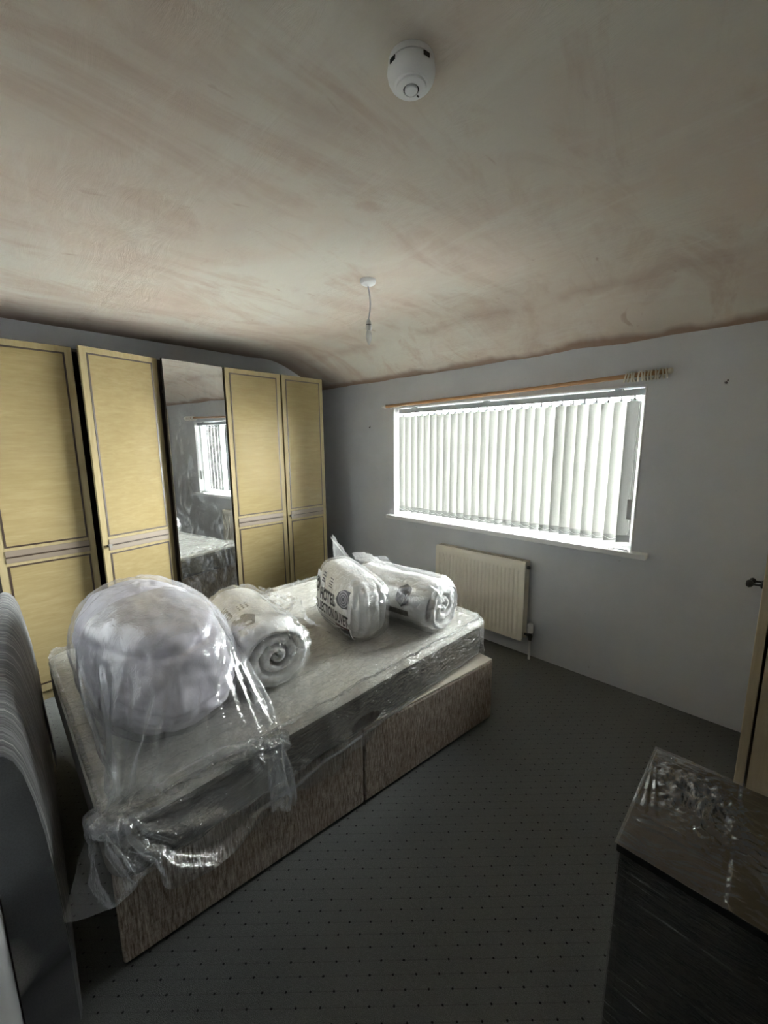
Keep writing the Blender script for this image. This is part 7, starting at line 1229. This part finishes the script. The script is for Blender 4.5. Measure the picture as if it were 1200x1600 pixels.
  9,-4,8,26,-29,-3,-10,15,-4,3,7,-4,-11,2,-3,9,-3,-1,4,-6,-2,-1,-1,1,-1,-2,1,0,1,1,-3,-1,6,-9,6,-1,0,-5,2,0,0,0,-1,0,-1,-3,-5,0,-2,1,3,0,1,-2,1,-2,0,3,0,-3,0,-1,0,0,-1,1,1,-1,1,1,2,5,-9,2,11,0,23,-32,9,7,-20,21,-10,-17,20,-10,13,19,-32,-4,22,-22,9,-1,12,-12,-6,-1,1,13,-6,-2,-2,-4,0,2,-2,0,-2,-1,-1,2,2,-1,-4,2,1,0,-4,-1,
  4,-4,2,-1,2,-2,-5,4,-1,-11,3,0,1,5,-4,0,0,1,-2,-2,2,1,1,-1,-1,-1,0,-1,0,0,0,0,1,-1,0,-4,5,-23,48,14,-19,-9,-4,12,-14,10,-9,2,2,-4,-2,32,-27,0,14,-24,5,7,6,-17,1,-1,8,7,-9,0,-7,1,-1,8,-7,2,-1,-1,2,-1,-2,-1,7,-6,-1,0,0,3,-6,4,0,0,-6,3,-5,7,-7,-7,-1,4,4,0,1,-2,-2,1,-1,-3,6,1,-1,0,-2,-1,0,-1,-1,1,-1,0,0,0,1,1,
  -11,-7,27,25,-4,-11,-21,11,-5,9,-3,-3,5,7,-18,15,11,-17,7,-20,13,3,-12,-3,1,9,2,1,-9,-2,-1,-1,7,-1,-4,1,-2,1,-2,0,0,2,-3,3,-3,-5,8,-5,-1,4,0,-5,1,-3,1,0,-3,-8,-2,15,-6,-1,1,-1,2,-3,-2,-2,3,2,3,1,-1,-1,-1,0,-3,0,0,0,0,0,-1,2,-2,-16,14,25,5,-6,4,-30,19,-6,5,-6,11,-2,-7,5,6,2,-18,19,-14,-10,2,-2,13,-3,0,-6,-2,0,0,-1,-1,15,-13,1,
  -2,0,-1,2,-1,-5,8,-5,1,-1,3,-10,5,3,-5,-1,0,4,-4,-5,-2,3,0,2,-4,1,-1,0,1,-1,-1,0,-1,1,1,2,2,1,-1,2,-2,-4,1,-2,2,-3,1,0,10,-27,6,21,10,0,-2,-4,-2,-4,4,-6,11,-1,-1,1,0,2,15,-19,-15,-1,0,13,-5,-3,9,-13,1,1,-1,2,5,6,-12,3,-4,1,-1,0,-1,-1,3,-3,2,-2,2,-8,2,3,-6,5,-1,-3,-3,1,-4,2,4,-2,-2,0,-2,0,3,-1,2,-2,-2,0,-1,0,
  3,2,2,1,1,-3,-1,-2,-1,1,-2,-1,5,-11,-1,11,8,0,25,-18,-11,-3,11,-10,-1,22,-9,-7,10,5,-16,30,-41,3,8,-9,3,7,-10,0,-1,3,7,1,-4,-2,0,-4,-4,2,-3,-1,3,-3,0,1,3,-4,-4,5,-5,-2,5,-3,-3,-2,3,2,-6,0,-2,4,0,-3,1,-1,0,1,1,0,-1,-1,-2,0,0,1,2,3,2,1,-2,1,-3,-2,1,-4,4,-4,0,-1,9,5,10,-8,-4,-1,9,1,-2,-8,-7,13,8,-9,9,0,-7,-3,-11,-1,
  -2,2,0,-1,6,6,-5,0,-3,-1,-2,3,-5,-1,3,-6,2,3,-2,0,0,3,-8,4,-3,1,-1,-5,-3,0,2,1,2,1,-1,-7,-3,5,1,0,1,1,0,0,0,-1,0,-3,-1,1,-1,1,3,5,-3,1,1,-4,-1,3,-14,21,-12,13,-11,11,-1,3,-6,-1,15,-6,8,-17,-10,25,-10,5,0,-13,17,6,-24,-5,2,-3,3,9,-2,-3,-4,2,-2,3,13,-14,-6,-1,-1,2,-1,-1,2,-2,2,0,0,-8,7,-8,2,-7,1,-3,10,0,-3,1,-4,2,
  1,-5,0,1,0,1,1,1,0,0,0,0,-2,-2,0,-1,1,2,5,1,-2,-3,-3,-11,16,-2,12,-1,-4,4,2,-6,-8,7,5,9,-1,-9,-10,15,2,-4,-7,6,11,-12,-16,21,-18,-2,2,3,-2,-3,9,-7,7,6,-12,-2,-7,-1,-1,3,-2,-2,3,-2,2,-3,-3,4,-1,-4,-11,-1,17,-10,10,-6,-3,2,-1,0,3,-2,-3,-2,-1,1,-1,3,0,2,0,1,1,-1,-3,-2,-1,0,3,2,5,-9,1,-14,17,6,1,6,-4,6,-4,-12,6,1,4,14,
  -10,4,-7,-21,26,0,-2,10,-33,13,19,-31,5,4,-3,-2,4,2,-6,9,7,-16,1,-1,-7,0,-3,3,-3,4,-1,-2,-1,3,0,-10,-6,8,-5,3,5,-1,0,-3,0,0,-1,-1,1,2,-1,-1,-2,-2,-1,1,-1,1,1,3,2,0,0,-1,-3,-3,0,1,2,-23,30,1,-1,3,-9,12,5,-5,-2,-8,3,-14,31,-7,29,-25,-17,0,3,15,4,-22,16,-22,14,-14,10,-8,3,-4,0,13,-9,12,-17,1,0,0,-5,3,-7,0,6,-5,3,-3,0,1,-6,-2,
  2,-2,-2,4,4,-8,3,1,0,-1,1,0,-1,0,-1,2,-1,-2,-1,-2,-1,0,-1,2,2,2,2,1,-1,-2,-3,-2,2,-24,26,13,7,-15,-1,0,6,-5,11,-10,-1,-16,36,-11,18,-7,-21,11,-13,6,20,-9,-16,-6,1,14,-11,-4,2,4,7,-8,3,-8,-1,1,1,0,-8,0,-3,3,0,-4,4,-5,4,-4,-7,0,2,3,5,-8,1,-2,3,0,0,-2,3,-1,0,0,-1,0,0,-1,0,0,-3,-1,-1,0,0,0,3,3,1,1,1,-10,2,-10,5,6,
  26,0,-11,-15,10,7,-24,16,3,-3,13,2,-6,9,-19,2,4,4,-6,22,-32,-1,-1,3,4,-7,0,0,10,-10,0,12,-9,-5,2,3,-6,-2,1,1,-3,2,-6,4,-2,-7,-3,11,1,-5,3,-7,4,-1,0,0,0,0,1,0,1,-1,0,0,-1,1,-2,1,-2,1,-2,-1,-2,0,0,1,1,4,3,-1,-3,-5,-2,7,-15,33,14,-12,-20,6,12,-6,0,-7,2,0,10,-3,-13,14,2,-4,4,-13,14,-17,-3,2,-7,3,7,-4,-1,-2,3,-1,13,-15,5,7,
  -10,-2,2,0,-4,-2,4,-4,-6,4,-5,7,7,-9,0,1,0,0,-2,0,-1,0,0,0,2,1,-1,1,-1,0,0,-2,1,-1,0,0,-1,-3,-1,1,-1,0,3,-2,-7,22,-4,3,-11,-13,29,24,-20,-23,7,16,2,-14,0,-4,5,3,-4,12,-8,3,-4,12,-20,-7,13,-10,-1,3,-2,0,3,8,-10,-2,-1,8,13,-15,-12,-2,3,-1,-5,2,-3,-6,5,0,4,-4,1,-2,1,-1,2,-3,2,0,-1,-1,-1,-1,1,0,1,2,-1,-1,1,0,-1,-1,0,2,
  -1,0,-3,-1,-2,1,2,-17,4,26,4,-1,-10,-10,7,11,43,-56,3,5,12,-12,-4,15,-17,7,4,3,3,-7,-2,5,-2,-20,9,-3,7,-8,7,-2,11,-17,1,2,1,7,-2,9,-10,-3,1,2,-3,-6,3,0,-1,4,-4,-1,2,-1,-1,2,-2,0,1,-2,1,1,-1,-1,-1,0,-2,1,2,2,-1,-1,0,1,-1,0,1,0,0,-2,-1,-1,-5,-20,14,20,18,-7,-1,-22,-1,-1,65,-39,-28,16,7,6,-18,9,-18,27,-12,4,1,11,-26,27,-35,10,-1,10,
  -1,-4,-1,-3,-1,7,-6,0,1,9,-9,5,-13,-1,-2,0,-2,1,-3,2,2,-3,-2,3,-2,-1,0,-2,2,0,0,1,0,-2,0,0,1,0,0,-2,-2,1,2,2,-1,-2,1,2,-2,1,0,1,-2,0,-1,-21,2,24,6,12,2,-11,-24,-14,47,20,-26,-21,20,-3,-5,-9,20,-9,-16,24,-2,-10,17,-24,9,2,-17,19,-5,-6,10,-13,3,3,-5,2,-2,-3,23,-23,-12,-4,0,2,-1,-2,1,-2,1,-2,0,1,-1,-2,2,0,-1,0,1,-1,0,0,1,-2,
  0,0,0,1,0,-1,-2,0,1,5,-6,1,3,0,1,-1,-3,5,-1,-10,-10,1,26,0,19,-10,-13,-7,-14,49,-9,-19,3,2,-7,1,4,-6,18,-22,8,9,-8,12,-14,-3,0,-7,17,-11,6,-8,-2,2,-2,-2,-1,-1,24,-24,-13,-4,1,0,-1,1,-1,-2,1,-1,-1,1,-2,1,-2,1,1,-1,0,0,1,-1,0,1,-1,1,-2,-1,0,1,1,0,-2,-2,7,-3,-4,2,4,0,-3,-1,-11,11,3,-1,-10,21,-5,23,-19,7,-5,-12,25,-10,-25,26,-9,-4,
  -8,19,-14,1,26,-2,-23,17,-27,17,-15,17,-1,-10,0,-3,-2,1,0,0,0,0,6,6,-11,-3,-1,1,0,-2,1,-3,2,-2,1,-1,0,-1,0,0,1,0,0,-1,0,0,-1,1,0,1,-1,1,-2,-1,-1,2,0,2,1,-2,2,-7,1,16,-8,-20,10,-5,15,22,-31,1,4,3,17,2,-3,-3,1,-17,-2,15,6,-25,12,-5,-4,17,9,-11,-2,5,-18,8,8,-9,-5,1,-3,-1,0,1,-2,1,0,1,-2,14,-12,-2,-1,-1,0,0,0,0,-1,-6,4,0,
  -2,3,-3,2,0,0,-1,1,0,-1,1,-1,0,-1,1,0,-1,2,0,-2,-2,1,2,1,-2,7,-4,-5,12,-29,18,6,-4,8,12,-13,-4,-2,-16,34,-1,1,-6,-2,-5,-2,9,5,-12,-10,-8,30,3,-3,-10,-12,17,-20,17,-9,3,-4,-2,1,-3,0,1,-2,2,-2,2,12,-13,-2,0,-1,0,-1,0,-1,0,0,-4,0,0,-1,2,1,0,0,0,0,-1,1,0,-1,1,-1,-1,0,1,0,0,0,3,-2,1,-2,-4,-1,9,5,-20,4,10,0,4,-3,13,-9,
  10,-19,-1,-5,28,-10,6,-9,3,-2,0,7,-19,7,-9,29,6,-28,-10,16,-12,11,-1,-7,3,1,-1,-3,-3,0,-1,1,0,0,2,9,-12,-2,-1,0,0,0,-1,1,0,-1,-1,-1,-2,-1,0,-2,1,0,1,1,0,1,-1,1,0,-1,1,-2,-1,1,1,1,-1,2,-2,0,-7,-26,44,8,-5,-17,4,3,4,1,15,-45,26,28,-20,-15,8,1,-3,12,-9,7,2,-14,4,0,-12,30,13,-48,12,-6,1,18,-22,14,-7,17,-21,1,0,1,0,1,-4,1,2,7,
  -13,-3,1,-1,-1,1,0,-1,0,1,0,-1,1,-2,0,-2,-3,-1,-1,1,-1,1,1,1,1,0,1,-1,1,0,-1,-1,-1,3,3,3,-19,-2,12,4,13,-5,-5,-4,1,11,5,-7,-29,32,12,-16,1,-4,-8,16,-8,-4,10,-9,6,-4,-15,38,-2,-24,2,-6,0,-6,22,-16,-1,0,11,-15,1,1,0,1,-2,-2,2,4,-14,-2,-1,0,0,1,-1,0,-1,-1,1,0,1,-1,1,-1,0,-1,-3,-2,-1,-1,1,0,0,-1,1,2,1,-1,2,-1,7,0,0,-6,
  -8,12,-11,-4,-1,28,-11,0,1,5,10,-16,5,-26,26,5,-10,-3,25,-29,17,-13,-7,15,-9,7,-6,19,7,-24,-8,19,-22,0,4,8,7,-14,-1,-3,0,0,-1,0,1,-1,0,1,-13,-2,-1,0,0,0,1,-1,1,-2,0,0,-1,1,0,0,0,0,1,-2,0,-3,-2,-2,-1,3,1,1,-1,0,0,2,-6,12,7,-29,-4,12,22,6,-35,6,20,0,-5,2,12,-6,0,-27,2,18,12,-8,-10,-1,26,-18,0,-6,-2,5,9,-6,13,-11,-1,-11,4,2,-9,2,
  2,3,-7,-1,0,1,-1,-1,0,1,0,2,-13,-3,0,1,-1,0,1,-1,0,0,0,-1,1,-2,1,-1,1,-1,1,0,0,0,-1,-1,-3,-2,-2,1,1,3,-1,1,3,-3,6,-34,17,16,8,3,-23,-19,31,3,33,-36,10,4,-4,-11,-36,49,-7,4,12,-20,7,-14,5,-4,22,-9,-8,10,-8,3,-6,11,-19,3,-6,12,-1,-9,3,-3,2,-2,-1,1,-1,1,1,3,-14,-2,-1,0,0,1,-1,0,0,-1,1,0,0,-1,0,0,0,-1,0,0,1,-1,1,-1,
  0,-1,-1,-1,-2,-2,0,10,-2,-3,-3,-26,13,16,14,-3,-15,-9,20,-23,66,-49,18,-9,2,15,-46,-1,30,-1,17,9,-38,7,7,-15,7,2,17,-14,-3,1,-6,6,-5,-8,2,3,16,-19,-1,0,0,0,0,-1,2,0,3,0,-12,-3,0,0,0,1,-1,0,-1,1,0,-1,1,-1,1,-1,0,0,0,-1,0,-1,1,-1,1,1,-1,1,0,-1,-2,-5,-4,7,1,10,-33,19,19,-19,-12,25,-5,-20,64,-46,-15,56,-36,17,-14,-43,46,-5,1,21,-4,-33,11,-2,
  8,6,-7,11,-17,-4,7,-2,-1,-10,5,18,-20,1,-2,-1,1,0,1,-2,3,3,-1,0,-12,-3,0,0,0,0,0,0,0,-1,1,0,0,-1,0,1,-1,0,0,0,0,-1,0,-1,-2,2,0,0,2,4,-3,-2,-4,-12,-1,30,7,-49,27,-3,-6,13,-2,-16,57,-44,-19,43,4,-11,4,-28,15,3,-1,-2,9,2,-30,19,0,-3,12,-5,-7,-2,5,-3,-13,6,12,-8,-9,3,1,-2,0,0,0,3,2,0,-1,1,-13,-3,1,-1,0,-1,1,0,0,0,0,-1,
  1,-1,1,-1,0,1,-1,0,0,0,0,-1,-1,-1,0,0,0,3,4,-1,-2,-3,-20,4,23,7,-24,5,-1,8,0,-20,64,-44,-17,34,-21,44,-39,21,-33,25,-13,9,-15,26,-26,-9,20,-9,13,3,-14,16,-31,20,-14,18,-11,-6,13,-15,3,0,-1,0,0,4,0,0,1,1,-13,-3,0,0,0,0,0,0,0,-1,1,0,-1,0,1,-1,0,0,1,-1,0,0,0,-1,1,-1,0,1,-1,1,-5,4,4,9,-19,-31,33,23,-21,-10,6,13,-7,-7,41,-36,-1,30,
  -47,57,-26,-8,0,8,0,-20,14,6,-4,-11,12,-5,10,2,-22,11,-10,17,-21,7,-2,7,-7,-2,1,1,0,0,2,0,-3,2,0,1,-13,-3,0,0,0,0,0,0,-1,1,0,-1,1,-1,0,0,0,0,0,0,0,1,-1,-1,1,-1,0,1,-1,2,2,-3,1,2,6,-27,2,10,4,15,-23,15,-14,2,32,-13,-24,19,-17,28,15,-30,-7,15,-1,0,-19,18,0,-6,3,-9,0,22,-26,4,14,-21,21,-14,-3,0,3,-3,1,0,-1,1,0,-1,0,1,-2,-1,
 ]
]
dd_ = np.array(FILM, dtype=np.int64).reshape(3, 80, 84).transpose(1, 2, 0)
d_ = dd_.copy()
for i in range(2, 84): d_[:, i] = dd_[:, i]+d_[:, i-1]
q_ = d_.copy(); q_[:, 0] = np.cumsum(d_[:, 0], 0); q_ = np.cumsum(q_, 1)
pts_ = q_*.001+np.array([-1.85586, 0.02729, 0.34895])
sheet = MB(); sheet.v = [tuple(p) for p in pts_.reshape(-1, 3)]
NX_, NY_ = 84, 80

sheet.f = [(j*NX_+i, j*NX_+i+1, (j+1)*NX_+i+1, (j+1)*NX_+i) for j in range(NY_-1) for i in range(NX_-1)]
sheet.build('trailing_film', MAT['bag'], cf, smooth='all', fixn=False, sub=1)
# close-fitting part of the bag round the bundle
mb = MB(); NA, NB = 150, 90
def skinb(s, t):
    th, ph = 2*pi*s, -pi/2*.997+pi*.997*t
    p = comf(th, ph, .010, False); w = 1-abs(fbm((p.x*8, p.y*8, p.z*3.5), 3))*2.2
    n_ = (p-CC); n_ = Vector((n_.x/CRR[0]**2, n_.y/CRR[1]**2, n_.z/CRR[2]**2)).normalized()
    p = p+n_*max(.003, .010*w+.006)
    if p.z < MZ1+.013: p.z = MZ1+.008
    return p
mb.grid(NA, NB, skinb, wrapu=True)
mb.f = [f for f in mb.f if sum(mb.v[i][0] for i in f)/4 < -1.46]
mb.build('clear_bag', MAT['bagclose'], cf, smooth='all', fixn=False)


# ================================================================== WRAPPED CHEST
KX0, KX1, KY0, KY1, KZ = -.188, .60, .985, 1.405, .70
ch = thing('wrapped_chest', 'black chest of drawers wrapped in shiny stretch film in the right foreground', 'chest of drawers', ((KX0+KX1)/2, (KY0+KY1)/2, 0))
MB().box(KX0, KX1, KY0-.004, KY1, KZ-.022, KZ).build('top', MAT['black'], ch, bevel=.002)
kb = MB().box(KX0+.006, KX0+.022, KY0+.004, KY1-.004, 0, KZ-.022).box(KX1-.022, KX1-.006, KY0+.004, KY1-.004, 0, KZ-.022).box(KX0+.022, KX1-.022, KY0+.010, KY0+.020, .0, KZ-.022)
kb.build('carcass', MAT['black'], ch, bevel=.0015)
nd = 4; dh = (KZ-.022-.06)/nd
for k in range(nd):
    z0 = .06+dh*k
    d = MB().box(KX0+.024, KX1-.024, KY1-.022, KY1-.004, z0+.003, z0+dh-.003).box(KX0+.03, KX1-.03, KY0+.05, KY1-.022, z0+.01, z0+dh*.7).build('drawer', MAT['black'], ch, bevel=.002)
    MB().box((KX0+KX1)/2-.06, (KX0+KX1)/2+.06, KY1-.004, KY1+.012, z0+dh*.5-.006, z0+dh*.5+.006).build('drawer_handle', MAT['steel'], d, bevel=.003)
# film: top sheet with bunched wrinkles and a fan of pleats at the far corner
tf = MB(); NFX, NFY = 240, 150
def topfilm(s, t):
    x = KX0-.004+(KX1-KX0+.008)*s; y = KY0-.009+(KY1-KY0+.013)*t
    z = KZ+.0025
    u, v = x-KX0, y-KY0
    # crumpled patch
    k = math.exp(-(((u-.10-.28*(.36-v))/.075)**2+((v-.27)/.085)**2))
    k2 = math.exp(-((u-.16-.75*(.30-v))/.05)**2)*(1 if v < .32 else .3)
    rr = (1-abs(fbm((x*26, y*26, 1), 4))*2.4)
    z += max(0, .024*k*rr)+.022*k*max(0, fbm((x*45, y*40, 4), 2))
    z += max(0, .009*k2*(1-abs(fbm((x*14+y*9, y*30, 9), 3))*2.4))
    z += .0030*(1+fbm((x*9+y*4, y*22-x*6, 3), 3))*(1 if u > .2 else .35)
    # pleats radiating from the back left corner
    du, dv2 = u+.004, (KY1-KY0)-v+.004; rad_ = math.hypot(du, dv2); an = math.atan2(du, dv2)
    pk = math.exp(-((an-.10)/.12)**2)*min(1, rad_/.04)*max(0, 1-rad_/.34)
    z += .0060*pk*(1+math.sin(an*75))
    return Vector((x, y, z))
tf.grid(NFX, NFY, topfilm).build('top_film', MAT['cling'], ch, smooth='all', fixn=False)
sf = MB()
def skin(s, t):
    per = [(KX1, KY0+.001), (KX0+.006, KY0+.001), (KX0+.003, KY0+.004), (KX0+.003, KY1-.002)]
    segs = [KX1-KX0, .004, KY1-KY0]; L = sum(segs)*s; i = 0
    while i < 2 and L > segs[i]: L -= segs[i]; i += 1
    a, b = per[i], per[i+1]; f = L/segs[i]; x, y = a[0]+(b[0]-a[0])*f, a[1]+(b[1]-a[1])*f
    z = .01+(KZ-.033)*t
    w = (1-abs(fbm(((x+y)*3.5+z*2.5, z*26-(x+y)*14, 4), 3))*2.2)*.0018+.0005
    n_ = (0, -1) if i == 0 else (-1, 0)
    return Vector((x+n_[0]*max(0, w), y+n_[1]*max(0, w), z))
sf.grid(150, 120, skin).build('side_film', MAT['clingside'], ch, smooth='all', fixn=False)
